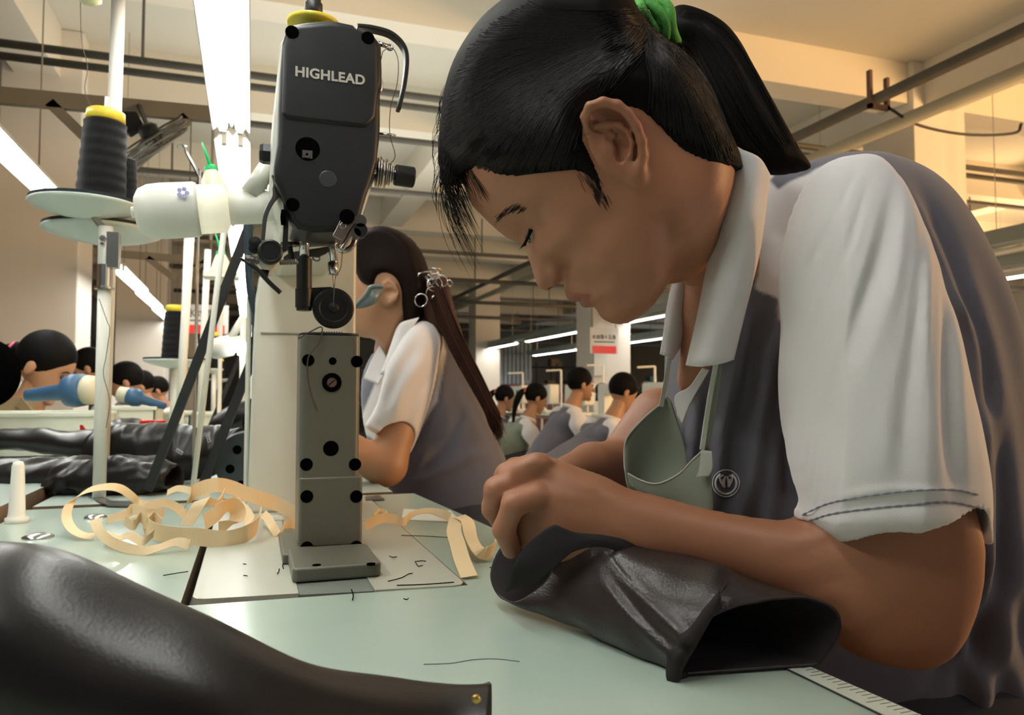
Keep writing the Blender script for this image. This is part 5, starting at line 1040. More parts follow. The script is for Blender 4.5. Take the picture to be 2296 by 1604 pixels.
# near arm and hand
AD = [(1080, .665), (1300, .642), (1700, .588), (2100, .549), (2200, .545)]
arm = [(1120, 1052), (1141, 1038), (1163, 1029), (1210, 1023), (1243, 1028), (1299, 1050), (1356, 1070), (1408, 1096), (1471, 1112), (1586, 1143), (1698, 1163), (1790, 1166), (1840, 1100), (1900, 980), (1960, 860), (2060, 860), (2110, 960), (2150, 1080), (2184, 1200), (2184, 1258), (2180, 1313), (2166, 1370), (2150, 1415), (2120, 1460), (2085, 1487), (2050, 1496), (1985, 1488), (1918, 1468), (1880, 1445), (1830, 1400), (1770, 1352), (1700, 1318), (1600, 1284), (1470, 1262), (1400, 1262), (1320, 1262), (1250, 1258), (1205, 1246), (1165, 1225), (1140, 1170), (1125, 1110), (1112, 1080)]
arm_r = [([(1240, 1030), (1300, 1075), (1400, 1130)], .0015, .008), ([(1160, 1075), (1210, 1100), (1270, 1115), (1330, 1120)], .0012, .007), ([(1175, 1050), (1200, 1075), (1250, 1085)], -.0018, .006), ([(1160, 1130), (1200, 1150), (1260, 1160)], -.0012, .006),
         ([(1340, 1080), (1352, 1150), (1345, 1230)], -.002, .014), ([(1850, 1230), (1900, 1330), (1980, 1420)], .002, .03), ([(1880, 1180), (1850, 1260), (1870, 1340)], -.002, .02)]
va = blob(arm, AD, .0017, k=1.0, tmax=.046, ridges=arm_r, padd=.02)
def F_(pts, rs, k=.003): va.chain([L(*q) for q in pts], rs, k)
F_([(1205, 1112, .628), (1152, 1130, .620), (1130, 1188, .628), (1146, 1232, .640)], [.0118, .0098, .0092, .0080], .0035)       # little finger
F_([(1185, 1065, .640), (1114, 1098, .636), (1106, 1140, .645), (1124, 1172, .655)], [.0120, .0106, .0098, .0085], .0035)      # ring finger
F_([(1200, 1046, .655), (1138, 1066, .655), (1112, 1110, .665), (1128, 1145, .675)], [.0120, .0106, .0098, .0085], .0035)      # middle finger
F_([(1215, 1045, .672), (1155, 1052, .678), (1132, 1085, .688), (1120, 1110, .694)], [.0115, .0098, .0090, .0078], .0035)      # index finger
F_([(1290, 1130, .668), (1220, 1150, .682), (1165, 1135, .690), (1138, 1118, .692)], [.0130, .0112, .0100, .0085], .004)       # thumb
for q in ((1206, 1036, .634), (1172, 1052, .636)): va.ell(L(*q), (.011, .009, .008), k=.008)
Va, Qa = va.mesh()
# far arm and hand
fa = Vol(L(1080, 1240, .68)-[.06, .02, .03], L(1520, 900, .86)+[.02, .05, .02], .0022)
fa.chain([L(1480, 940, .82), L(1400, 1050, .80)], [.034, .032], .004)
fa.chain([L(1395, 1050, .80), L(1330, 1052, .765), L(1255, 1080, .72)], [.031, .026, .020], .006)
fa.ell(L(1215, 1085, .705), (.034, .02, .018), k=.01)
for k_, q in enumerate((((1200, 1075, .70), (1155, 1085, .695), (1135, 1110, .69)), ((1200, 1092, .705), (1150, 1105, .702), (1130, 1130, .698)), ((1205, 1105, .71), (1158, 1122, .708), (1140, 1145, .70)), ((1210, 1118, .715), (1172, 1138, .712), (1155, 1158, .705)), ((1225, 1065, .70), (1190, 1070, .692), (1160, 1082, .688)))):
    fa.chain([L(*p) for p in q], [.0098, .0088, .0075], .003)
Vf, Qf = fa.mesh()
# trunk under the clothes, down to the stool
tr = Vol(L(1500, 1600, .60)-[.05, .06, .55], L(2280, 420, .95)+[.05, .1, .05], .007)
tr.chain([L(1605, 590, .70), L(1740, 700, .76), L(1880, 800, .77)], [.030, .035, .07], .03); tr.ell(L(1890, 800, .77), (.085, .10, .14), k=.03); tr.ell(L(1960, 1150, .77), (.10, .11, .19), k=.03); tr.ell(L(2030, 1560, .78), (.13, .15, .13), k=.03)
tr.chain([L(1990, 1640, .70), L(1560, 1760, .70), L(1540, 2120, .74)], [.075, .06, .045], .02); tr.chain([L(1990, 1640, .86), L(1560, 1740, .88), L(1560, 2050, .9)], [.075, .06, .045], .02)
tr.chain([L(1900, 640, .71), L(1950, 860, .60), L(2000, 1000, .56)], [.05, .036, .034], .02)
Vt, Qt = tr.mesh()
Vall = np.vstack([Vh, Va, Vf, Vt]); Qall = np.vstack([Qh, Qa+len(Vh), Qf+len(Vh)+len(Va), Qt+len(Vh)+len(Va)+len(Vf)])
pj = proj(Vh); lipm = np.zeros(len(Vall))
lp = [(1262, 650), (1272, 652), (1290, 655), (1310, 658), (1328, 661), (1322, 672), (1326, 684), (1318, 694), (1304, 692), (1290, 684), (1268, 680)]
dl = polydist(closedspline(lp, 3), pj[:, 0], pj[:, 1]); lipm[:len(Vh)] = np.clip(dl/4+.3, 0, 1)*.75
blush = np.exp(-(((pj[:, 0]-1290)/60)**2+((pj[:, 1]-570)/50)**2))*.10+np.exp(-(((pj[:, 0]-1240)/16)**2+((pj[:, 1]-622)/14)**2))*.25+np.exp(-(((pj[:, 0]-1400)/60)**2+((pj[:, 1]-290)/70)**2))*.22
lipm[:len(Vh)] = np.maximum(lipm[:len(Vh)], blush)
body = obj('body', (Vall, Qall), m_skin, girl, smooth=True, attr=('lip', lipm))
# eye
ec = P(1207, 522, .613)+cF*.0002; ed = norm(-cR*.90-cU*.42-cF*.22)
eye = obj('eye', lathe(ec-ed*.0115, ed, [(.0115*math.sin(a), .0115*(1-math.cos(a))) for a in np.linspace(.02, PI-.02, 22)], 28), mat('eye_white', (0.35, 0.33, 0.30), .2, coat=.5), body, smooth=True)
obj('iris', lathe(ec, ed, [(.0062, .0098), (.0060, .0103), (.003, .0117), (.0003, .0121)], 24), mat('iris_dark', (0.012, 0.008, 0.006), .1, coat=1.0), eye, smooth=True)
lash = []
for k in np.linspace(0, 1, 26):
    a = P(1199-22*k+3*math.sin(k*3), 500+50*k, .5985+.006*k); lash.append([a, a+(-cR*.0028-cU*.0022-cF*.0015), a+(-cR*.0052-cU*(.0062-.002*k)-cF*.002)])
strands(lash, .00022, m_strand, 'eyelashes', body, npt=6)
obj('lash_line', tube(smoothpath([P(1201, 496, .5985), P(1192, 515, .600), P(1183, 535, .603), P(1177, 551, .607)], 14), .0007, 6), m_strand, body, smooth=True)
# map lookup of the head surface
def on(px, py, off, M_): return lift(px, py, M_, lo2, h, HD, off)
brow = []
for k in range(90):
    u = RNG.random(); x = 1108+62*u+RNG.normal()*4; y = 500-16*u-16*math.sin(u*2.6)+RNG.normal()*4.5; a = on(x, y, .0003, Th); b_ = on(x+10, y-9, .0012, Th); brow.append([a, (a+b_)/2-cF*.0003, b_])
strands(brow, .00022, m_strand, 'eyebrow', body, npt=6)
# ---------------------------------------------------------------- hair
Tm = (T0+.0075*sms(Dh/.022)+.0006)*rnd(Ds, np.clip(E0*1.0, .03, .055)); Tm = np.maximum(Tm, np.where(Df > 0, T0*rnd(Df, E0)+.0075*sms(Dh/.022)-.0008, 0)); Tm = np.where(Dh > 0, Tm, np.maximum(Dh, -.02))
hv = Vol((lo2[0], .49, lo2[1]), (xs[-1]+h*.5, .74, zs[-1]+h*.5), h*1.0); Tm = fit(Tm, hv.n, -.02); hv.F[:] = .05; hv.relief(Tm, fit(d0m, hv.n))
hair = obj('hair', hv.mesh(), m_hair, girl, smooth=True)
PD = .640
pony = [(1492, 60), (1500, 25), (1530, 13), (1582, 30), (1626, 58), (1660, 102), (1689, 156), (1720, 212), (1762, 288), (1790, 335), (1818, 372), (1800, 384), (1745, 392), (1700, 384), (1655, 350), (1620, 310), (1596, 250), (1572, 180), (1553, 128), (1532, 100), (1504, 88)]
pv = blob(pony, PD, .0016, k=.9, tmax=.030, ridges=[([(1510, 50), (1600, 90), (1680, 220), (1770, 370)], .003, .006), ([(1510, 60), (1580, 130), (1650, 260), (1720, 370)], -.003, .005), ([(1530, 30), (1620, 75), (1690, 190), (1790, 350)], -.002, .004)])
ponyo = obj('ponytail', pv.mesh(), m_hair, girl, smooth=True)
def tdir(px, py): return np.array([px, py])
H = []
for k in range(1900):
    s = RNG.random()
    if s > .93: u_ = RNG.random(); a = smoothpath([(1655, 365, 0), (1640, 300, 0), (1606, 222, 0), (1560, 150, 0), (1518, 112, 0)], 30)[int(u_*29.9)][:2]+RNG.normal(size=2)*5+[-12*RNG.random()-4, 5]
    elif s < .58:   a = smoothpath([(992, 415, 0), (990, 330, 0), (1010, 190, 0), (1080, 75, 0), (1180, 5, 0)], 40)[int(RNG.random()*39.9)][:2]+RNG.normal(size=2)*4+[5, 3]
    elif s < .82: a = np.array([1036+285*RNG.random(), 374+abs(RNG.normal())*13-6])
    else: a = np.array([1450+190*RNG.random(), 0.]); a[1] = 262+(a[0]-1450)*.5+RNG.normal()*8
    if s < .82 and 1290 < a[0]: a = np.array([1315+20*RNG.random(), 240+RNG.random()*60])
    e = np.array([1452+RNG.normal()*8, 62+RNG.normal()*18]); m1 = a*.66+e*.34+[(-18 if s < .82 else (14 if s > .93 else 8)), -26*(a[1]-60)/330]; m2 = a*.3+e*.7+[0, -22*(a[1]-60)/330]
    pts = [a, m1, m2, e]; 
    try: H.append([on(float(q[0]), float(q[1]), .0004+.0006*RNG.random(), Tm) for q in smoothpath([(*q, 0) for q in pts], 9)])
    except Exception: pass
strands(H, .00033, m_strand, 'hair_strands', hair, npt=16)
PH = []
def ponyT(px, py): return lift(px, py, pv.T, pv.lo[[0, 2]], pv.h, PD, .0006)
inn = smoothpath([(1500, 82, 0), (1545, 125, 0), (1590, 240, 0), (1640, 335, 0), (1705, 388, 0)], 9); out_ = smoothpath([(1502, 24, 0), (1575, 32, 0), (1660, 106, 0), (1740, 255, 0), (1814, 374, 0)], 9)
for k in range(330):
    u = RNG.random(); w0 = RNG.normal()*.03; e = 6+RNG.integers(0, 4)
    PH.append([ponyT(*((inn[i]*(1-u-w0*i/4)+out_[i]*(u+w0*i/4))[:2])) for i in range(min(9, e))])
strands(PH, .00035, m_strand, 'hair_strands', ponyo, npt=14)
# loose fringe and flyaways
FR = []
for k in range(150):
    x0 = 986+40*RNG.random(); y0 = 270+120*RNG.random(); ln = .35+.65*RNG.random()**.7; d = .612+.035*RNG.random(); b = RNG.normal()*9
    FR.append([P(x0+6, y0, d), P(x0-2+b*.3, y0+80*ln, d-.003), P(x0+26*ln+b, y0+170*ln, d-.003), P(x0+(66+b)*ln, y0+250*ln, d)])
for k in range(45):
    x0 = 1000+60*RNG.random(); y0 = 380+15*RNG.random(); d = float(dval(HD, x0)); a = on(x0, y0, .002, Th); b_ = on(x0+25+20*RNG.random(), y0+45+30*RNG.random(), .002, Th); FR.append([a, (a+b_)/2-cF*.002, b_])
for k in range(40):
    q = smoothpath([(990, 400, 0), (984, 300, 0), (1010, 160, 0), (1100, 40, 0)], 30)[int(RNG.random()*29.9)]; FR.append([P(q[0]+12, q[1]-4, .63), P(q[0]-4-8*RNG.random(), q[1]+20, .63), P(q[0]-8-12*RNG.random(), q[1]+60, .635), P(q[0]-4-6*RNG.random(), q[1]+95, .64)])
for k in range(14):
    u = RNG.random(); q = out_[int(u*8)]; FR.append([P(q[0]-5, q[1], .63), P(q[0]+8, q[1]+5, .63), P(q[0]+10+8*RNG.random(), q[1]+35, .63)])
for k in range(60):
    u = RNG.random(); x = 1300+55*u; y = 378+75*u+RNG.normal()*6; x += RNG.normal()*7; a = on(x, y, .0006, Th); b_ = on(x+12, y+22, .0008, Th); FR.append([a, (a+b_)/2-cF*.0008, b_])
strands(FR[:195], .00023, m_strand, 'fringe', hair, npt=12); strands(FR[195:235], .00020, m_strand, 'stray_hair', hair, npt=12); strands(FR[235:249], .00020, m_strand, 'stray_hair', ponyo, npt=12); strands(FR[249:], .00022, m_strand, 'sideburn', hair, npt=12)
# hair tie
ht = P(1467, 51, .618); dir_ = norm(P(1510, 45, .632)-P(1430, 50, .632)); u1 = norm(P(1448, 12, .632)-P(1488, 88, .632)); v1 = norm(np.cross(dir_, u1))
for k, (off, rr_) in enumerate(((-.009, .0215), (0.0, .0235), (.0080, .022))):
    t = np.linspace(0, 2*PI, 60, endpoint=False); path = np.array([ht+dir_*(off+.0022*math.sin(3*a+k*2))+u1*rr_*(.86+.03*math.sin(5*a+k))*math.cos(a)+v1*rr_*.8*math.sin(a) for a in t])
    obj('hair_tie', tube(path, .0042, 8, closed=True), mat('green_elastic', (0.10, 0.42, 0.07), .7, var=.35, vscale=120, bump=.6, bscale=900), girl, smooth=True)
# ---------------------------------------------------------------- shirt
torso = [(1690, 392), (1790, 372), (1860, 353), (1950, 352), (2050, 392), (2110, 460), (2165, 565), (2210, 680), (2236, 800), (2243, 900), (2262, 1050), (2282, 1180), (2292, 1300), (2320, 1500), (2330, 1700), (2100, 1750), (1800, 1720), (1640, 1500), (1520, 1330), (1450, 1180), (1440, 1100), (1462, 1010), (1490, 930), (1498, 860), (1500, 780), (1500, 690), (1530, 600), (1610, 470)]
fo = lambda pts, a, s: (pts, a, s)
tv = blob(torso, .755, .0026, k=1.22, tmax=.165, pad=.02, extra=lambda PX, PY: .0030*np.sin(PX/11+PY/90+1.2*np.sin(PY/140))*sms((1800-PX)/60)*sms((PY-640)/120)+.0035*np.sin(PX/15-PY/60+1.5*np.sin(PY/170))*sms((PX-2120)/60)*sms((PY-500)/200), ridges=[
    fo([(1660, 640), (1640, 800), (1610, 960), (1600, 1120)], .006, .008), fo([(1700, 660), (1690, 820), (1665, 1000), (1640, 1150)], -.006, .009), fo([(1735, 700), (1722, 850), (1705, 1000), (1690, 1150)], .006, .009),
    fo([(1765, 760), (1760, 900), (1770, 1060), (1780, 1150)], -.007, .010), fo([(1560, 830), (1550, 950), (1545, 1100)], .005, .008), fo([(1590, 860), (1580, 980), (1570, 1100)], -.004, .007),
    fo([(2000, 380), (2090, 540), (2170, 760), (2190, 1000), (2200, 1200)], .008, .010), fo([(2060, 420), (2140, 600), (2200, 800), (2215, 1000)], -.008, .010), fo([(2120, 640), (2180, 760), (2200, 900), (2190, 1050)], .007, .007),
    fo([(2230, 850), (2215, 1000), (2225, 1200), (2180, 1400), (2090, 1560)], .010, .010), fo([(2250, 950), (2245, 1150), (2230, 1350), (2150, 1550)], -.008, .010), fo([(2200, 1250), (2180, 1400), (2080, 1560)], -.010, .012), fo([(2280, 1250), (2240, 1450), (2180, 1600)], .008, .012)])
Vt_, Qt_ = tv.mesh(); pf = proj(Vt_)
yoke = [(1640, 320), (1725, 380), (1735, 405), (1760, 388), (1800, 396), (1850, 370), (1960, 353), (1990, 400), (2010, 700), (1775, 725), (1746, 700), (1742, 668), (1695, 649), (1700, 616), (1684, 583), (1660, 640), (1600, 700)]
wh = np.clip(polydist(closedspline(yoke, 3), pf[:, 0], pf[:, 1])/6+.5, 0, 1)*(pf[:, 2] < .77)
yk2 = [(1725, 405), (1745, 385), (1810, 372), (1860, 353), (1800, 395), (1770, 408), (1745, 425)]; wh = np.minimum(wh, 1-np.clip(polydist(yk2, pf[:, 0], pf[:, 1])/6+.5, 0, 1))
shirt = obj('polo_shirt', (Vt_, Qt_), m_shirt2, girl, smooth=True, attr=('white', wh), label='slate grey body of the shirt with white yoke')
# shirt collar part hiding the neck opening is built below; the sleeve
SD = [(1680, .628), (1760, .592), (1850, .552), (2000, .532), (2230, .548)]
sleeve = [(1960, 352), (1905, 350), (1850, 368), (1815, 402), (1788, 450), (1768, 510), (1756, 570), (1752, 610), (1752, 650), (1754, 695), (1757, 735), (1754, 785), (1750, 850), (1754, 920), (1765, 990), (1780, 1070), (1796, 1122), (1784, 1146), (1786, 1164), (1808, 1167), (1845, 1188), (1882, 1216), (1902, 1220), (1960, 1213), (2050, 1205), (2150, 1198), (2185, 1203), (2214, 1222), (2222, 1208), (2206, 1150), (2190, 1060), (2165, 950), (2135, 820), (2105, 700), (2072, 580), (2035, 475), (2000, 395)]
sr = [fo([(1900, 430), (1850, 560), (1800, 700), (1785, 860), (1800, 1000)], 0.0102, .0085), fo([(1935, 440), (1890, 600), (1840, 760), (1830, 900)], -0.0127, .009), fo([(1960, 460), (1930, 640), (1885, 800), (1870, 980)], 0.0110, .0085),
      fo([(1985, 520), (1965, 700), (1930, 860), (1910, 1040)], -0.0102, .0095), fo([(2010, 520), (2010, 720), (1985, 900), (1960, 1060)], 0.0102, .010), fo([(2040, 620), (2050, 800), (2040, 980)], -0.0085, .011), fo([(2080, 700), (2100, 880), (2110, 1080)], 0.0085, .010),
      fo([(1780, 560), (1765, 640), (1770, 700)], 0.0068, .007), fo([(1830, 500), (1800, 600), (1785, 690)], -0.0076, .007), fo([(1800, 900), (1830, 1040), (1860, 1120)], -0.0068, .012),
      fo([(1786, 1158), (1850, 1128), (1960, 1108), (2080, 1098), (2190, 1102)], .0016, .003), fo([(1800, 1172), (1860, 1156), (1960, 1140), (2100, 1128), (2205, 1132)], -.0012, .0022), fo([(1800, 1165), (1880, 1185), (2040, 1172), (2200, 1168)], .0035, .010)]
def fan(ax_, ay_, fr, r0, r1, r2, r3, amp, seed, a0=-9, a1=9):
    rs_ = np.random.default_rng(seed).uniform(0, 6.28, 4)
    def g(PX, PY):
        r = np.hypot(PX-ax_, PY-ay_); th = np.arctan2(PX-ax_, PY-ay_); ph = fr*th+1.3*np.sin(.37*fr*th+rs_[0])+.9*np.sin(r/150+rs_[1])
        wv = .7*np.sin(ph)+.3*np.sin(1.9*ph+rs_[2]+r/210); env = sms((r-r0)/(r1-r0))*(1-sms((r-r2)/(r3-r2)))*sms((th-a0)/.06)*(1-sms((th-a1)/.06))
        return amp*wv*env*(.65+.35*np.sin(th*23+rs_[3]))
    return g
sr = sr[-3:]
sv = blob(sleeve, SD, .0019, k=1.15, tmax=.068, ridges=sr, padd=.01, extra=fan(2060, 40, 46, 320, 620, 930, 1130, .0056, 9))
sv.cap(L(2040, 1150, .545), L(2050, 1330, .532), .047, .047, k=.003, mode='sub')
slv = obj('sleeve', sv.mesh(), m_shirtw, girl, smooth=True, label='white raglan sleeve with stitched cuff')
def onsl(px, py, off=.0006): return lift(px, py, sv.T, sv.lo[[0, 2]], sv.h, SD, off)
for s_ in ([(1800, 1155), (1850, 1132), (1900, 1120), (1980, 1108), (2060, 1100), (2140, 1099), (2194, 1110)], [(1815, 1168), (1870, 1152), (1960, 1140), (2050, 1132), (2130, 1127), (2202, 1140)]):
    obj('stitching', tube([onsl(*q[:2]) for q in smoothpath([(a, b, 0) for a, b in s_], 60)], [.0006+.0003*math.sin(i*2.1) for i in range(60)], 5), m_seam, slv, smooth=True)
# far sleeve (hidden mostly)
# collar
patch([[(1646, 326, .612), (1668, 338, .598), (1700, 356, .594), (1722, 392, .606)],
       [(1632, 403, .612), (1656, 410, .594), (1692, 420, .590), (1717, 440, .606)],
       [(1607, 525, .612), (1636, 530, .592), (1676, 540, .590), (1702, 548, .612)],
       [(1587, 608, .606), (1620, 618, .586), (1660, 625, .586), (1684, 628, .606)],
       [(1568, 705, .604), (1600, 715, .584), (1638, 720, .586), (1661, 722, .602)],
       [(1542, 820, .606), (1574, 822, .586), (1612, 815, .588), (1641, 806, .600)]], m_shirtw, 'collar', girl, th=.004, label='white near wing of the collar')
patch([[(1513, 613, .70), (1530, 622, .695), (1560, 655, .70)], [(1499, 677, .695), (1518, 688, .690), (1548, 712, .70)], [(1489, 745, .69), (1506, 750, .686), (1530, 765, .70)], [(1481, 795, .69), (1496, 800, .686), (1506, 806, .70)]], m_shirtw, 'collar', girl, th=.003, label='white far wing of the collar')
patch([[(1575, 826, .628), (1590, 830, .628)], [(1545, 868, .632), (1566, 872, .63)], [(1514, 888, .64), (1548, 905, .634)], [(1520, 930, .642), (1530, 950, .64)]], m_shirtw, 'placket', girl, th=.002, label='white button placket')
# skin of the throat between the collar wings
tq = Vol(L(1480, 900, .62)-[.01, .0, .0], L(1640, 600, .76)+[.03, 0, .0], .0025); tq.chain([L(1620, 600, .685), L(1600, 700, .69), L(1568, 850, .70)], [.034, .026, .020], .01)
obj('throat', tq.mesh(), m_skin, body, smooth=True)
# apron
m_strap = mat('apron_strap', (0.50, 0.52, 0.45), .8)
patch([[(1606, 812, .616), (1622, 815, .614)], [(1588, 900, .618), (1608, 902, .616)], [(1572, 1005, .622), (1590, 1010, .62)]], m_apron, 'apron_strap', girl, th=.002)
obj('apron_strap', ribbon(smoothpath([P(1606, 812, .613), P(1590, 900, .614), P(1574, 1008, .617)], 24), cR, [.0035]*24, .0025), m_strap, girl, label='pale edge of the near strap')
obj('apron_strap', ribbon(smoothpath([P(1502, 800, .695), P(1494, 850, .69), P(1482, 912, .69)], 24), cR, [.004]*24, .002), m_strap, girl, label='pale far strap')
patch([[(1483, 905, .70), (1495, 890, .705), (1505, 905, .70)], [(1440, 942, .695), (1490, 945, .70), (1530, 980, .69)], [(1405, 985, .69), (1470, 1010, .695), (1545, 1040, .68)], [(1402, 1060, .68), (1450, 1080, .685), (1530, 1075, .67)], [(1412, 1110, .675), (1460, 1120, .68), (1530, 1130, .66)]], m_apron, 'apron_bib', girl, th=.002, label='grey green inside of the far bib half')
patch([[(1408, 1062, .668), (1440, 1078, .66), (1475, 1084, .650), (1520, 1064, .638), (1552, 1032, .628), (1578, 1008, .620)],
       [(1412, 1085, .668), (1450, 1105, .656), (1490, 1110, .646), (1530, 1095, .634), (1560, 1072, .624), (1592, 1060, .616)],
       [(1425, 1110, .668), (1470, 1130, .654), (1510, 1135, .642), (1545, 1130, .630), (1570, 1125, .620), (1598, 1120, .614)],
       [(1440, 1180, .668), (1480, 1200, .654), (1520, 1205, .642), (1550, 1200, .630), (1575, 1190, .620), (1600, 1180, .614)]], m_apron, 'apron_bib', girl, th=.002, label='grey green near bib half with hem')
obj('bib_hem', tube(smoothpath([P(1408, 1062, .667), P(1440, 1079, .659), P(1475, 1085, .649), P(1520, 1065, .637), P(1552, 1033, .627), P(1578, 1009, .619)], 40), .0009, 6), m_strap, girl, smooth=True)
obj('bib_hem', tube(smoothpath([P(1483, 905, .70), P(1440, 942, .694), P(1405, 985, .689), P(1400, 1030, .685), P(1404, 1070, .68)], 40), .0009, 6), m_strap, girl, smooth=True)
patch([[(1572, 1010, .616), (1596, 1012, .613)], [(1568, 1050, .614), (1598, 1048, .611)], [(1560, 1072, .614), (1590, 1068, .611)]], m_strap, 'strap_tab', girl, th=.002, label='pale folded strap tab')
# emblem on the chest
def torsoP(px, py, off=.0012): return lift(px, py, tv.T, tv.lo[[0, 2]], tv.h, .755, off)
em = []; m_emb = mat('emblem_thread', (0.75, 0.75, 0.78), .7)
for rx, ry, r in ((30, 30, .0006), (23.5, 24, .0010)):
    em.append(tube([torsoP(1628+rx*math.cos(a), 1084+ry*math.sin(a)) for a in np.linspace(0 if rx > 25 else -1.0, 2*PI if rx > 25 else PI+1.0, 44)], r, 5))
for s in (-1, 1):
    em.append(tube([torsoP(1628+s*(2+3*math.sin(k*2)), 1068+k*22) for k in np.linspace(0, 1, 8)], .0011, 5)); em.append(tube([torsoP(1628+s*q[0], q[1]) for q in ((7, 1066), (15, 1070), (13, 1078), (7, 1090), (3, 1092))], .0011, 5)); em.append(tube([torsoP(1628+s*q[0], q[1]) for q in ((8, 1074), (8, 1082), (4, 1092))], .0009, 5))
obj('emblem', join(*em), m_emb, shirt, smooth=True, label='round white stitched emblem')
# trousers and stool
tz_ = Vol(L(1500, 1600, .60)-[.05, .06, .60], L(2280, 1300, .95)+[.05, .1, .05], .008)
tz_.ell(L(2040, 1600, .78), (.15, .17, .13), k=.03); tz_.chain([L(1990, 1660, .70), L(1560, 1770, .70), L(1540, 2900, .74)], [.085, .072, .055], .03); tz_.chain([L(1990, 1660, .86), L(1560, 1750, .88), L(1560, 2600, .9)], [.085, .072, .055], .03)
obj('trousers', tz_.mesh(), mat('trousers_dark', (0.03, 0.032, 0.04), .85), girl, smooth=True)
sx = P(2060, 1700, .78); sto = thing('stool', 'wooden stool under the girl in front, out of the picture below', 'stool', (sx[0], sx[1], 0)) 
obj('seat', lathe((sx[0], sx[1], .40), (0, 0, 1), [(.16, 0), (.17, .005), (.17, .03), (.16, .035), (.001, .035)], 32), m_tabedge, sto)
for a in range(4): obj('leg', rod((sx[0]+.11*math.cos(a*PI/2+.8), sx[1]+.11*math.sin(a*PI/2+.8), .40), (sx[0]+.15*math.cos(a*PI/2+.8), sx[1]+.15*math.sin(a*PI/2+.8), 0), .016), m_tabedge, sto)
# ================================================================= SECOND WOMAN
w2b = P(1010, 1300, 1.85); w2b[2] = 0
wom = thing('person', 'woman with glasses and long brown ponytail leaning on her elbow behind the post', 'person', w2b)
D2 = 1.74; K = .0016
hd2 = [(806, 560), (830, 538), (870, 530), (905, 545), (935, 578), (950, 620), (948, 660), (935, 700), (915, 730), (895, 770), (870, 800), (850, 770), (835, 760), (815, 757), (800, 752), (790, 742), (786, 730), (780, 722), (782, 714), (776, 706), (778, 698), (770, 692), (764, 684), (768, 672), (776, 655), (780, 640), (778, 628), (782, 600), (790, 578)]
Tc2 = [(775, 685, .010), (784, 650, .020), (800, 640, .045), (830, 640, .068), (870, 620, .078), (900, 600, .078), (850, 580, .075), (820, 580, .062), (795, 600, .040), (784, 715, .016), (800, 715, .034), (830, 720, .052), (800, 740, .025), (860, 700, .064), (860, 750, .052), (900, 680, .062), (930, 640, .066), (885, 760, .05), (790, 690, .030), (810, 680, .050), (940, 600, .06)]
hv2 = blob(hd2, D2, .0030, Tc=Tc2, edge=.02, padd=.03)
de2 = 1.665
hv2.ell(L(872, 655, de2), (.034, .008, .020), axes=((.1, 0, 1), (0, 1, 0), (1, 0, 0)), k=.002); hv2.chain([L(*q, de2-.004) for q in ((862, 648), (862, 636), (872, 630), (884, 638), (890, 655), (886, 670), (874, 679))], [.005]*7, .002)
hv2.ell(L(874, 655, de2-.010), (.016, .009, .009), k=.002, mode='sub')
Vs = [hv2.mesh()]
a2 = Vol(L(640, 1110, 1.5)-[.0, .1, .06], L(1010, 640, 1.9)+[.02, .2, .02], .0045)
a2.chain([L(895, 720, 1.75), L(900, 800, 1.78), L(940, 870, 1.80)], [.052, .056, .075], .03)
a2.chain([L(922, 850, 1.71), L(868, 1040, 1.635)], [.040, .042], .01); a2.chain([L(862, 1046, 1.63), L(780, 1010, 1.60), L(716, 960, 1.60)], [.043, .034, .027], .02); a2.ell(L(700, 945, 1.60), (.045, .02, .03), k=.015)
for k in range(4): a2.chain([L(690-2*k, 930+9*k, 1.595), L(655, 925+10*k, 1.59), L(640, 940+9*k, 1.59)], [.010, .009, .008], .004)
a2.chain([L(700, 930, 1.585), L(670, 915, 1.57)], [.011, .009], .004)
a2.ell(L(985, 950, 1.85), (.09, .10, .17), k=.03)
Vs.append(a2.mesh()); l2 = Vol(L(620, 1150, 1.6)-[0, .1, .75], L(1200, 1010, 2.1)+[.05, .2, .05], .009); l2.ell(L(1060, 1150, 1.87), (.11, .12, .10), k=.03)
l2.chain([L(1060, 1190, 1.78), L(800, 1230, 1.75), L(800, 1650, 1.8)], [.08, .065, .05], .03); l2.chain([L(1060, 1190, 1.97), L(800, 1230, 1.95), L(800, 1600, 1.98)], [.08, .065, .05], .03); Vs.append(l2.mesh())
def cat_(L_):
    n = 0; V = []; Q = []
    for v, q in L_: V.append(v); Q.append(q+n); n += len(v)
    return np.vstack(V), np.vstack(Q)
bod2 = obj('body', cat_(Vs), m_skin2, wom, smooth=True)
hair2 = [(796, 600), (790, 572), (802, 540), (830, 517), (868, 511), (908, 526), (940, 558), (958, 600), (966, 640), (962, 690), (948, 745), (928, 748), (908, 726), (902, 692), (900, 660), (888, 638), (868, 634), (858, 664), (838, 660), (812, 640)]
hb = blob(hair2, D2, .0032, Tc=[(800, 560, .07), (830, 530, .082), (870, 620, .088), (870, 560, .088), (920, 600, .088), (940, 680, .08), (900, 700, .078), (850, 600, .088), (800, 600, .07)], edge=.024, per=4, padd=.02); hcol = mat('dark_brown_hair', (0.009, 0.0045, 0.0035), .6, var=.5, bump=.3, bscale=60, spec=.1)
ho2 = obj('hair', hb.mesh(), hcol, wom, smooth=True)
m_br = mat('brown_hair', (0.045, 0.017, 0.011), .5, var=.6, vscale=60, bump=.6, bscale=90, spec=.25, stretch=(1, 1, .15))  # paler brown for the ponytail and its strands
pn = [(950, 640), (985, 620), (1005, 640), (1018, 690), (1034, 740), (1046, 790), (1060, 840), (1085, 890), (1112, 930), (1128, 968), (1120, 985), (1098, 960), (1080, 910), (1055, 862), (1025, 800), (1000, 760), (975, 745), (958, 730), (948, 700)]
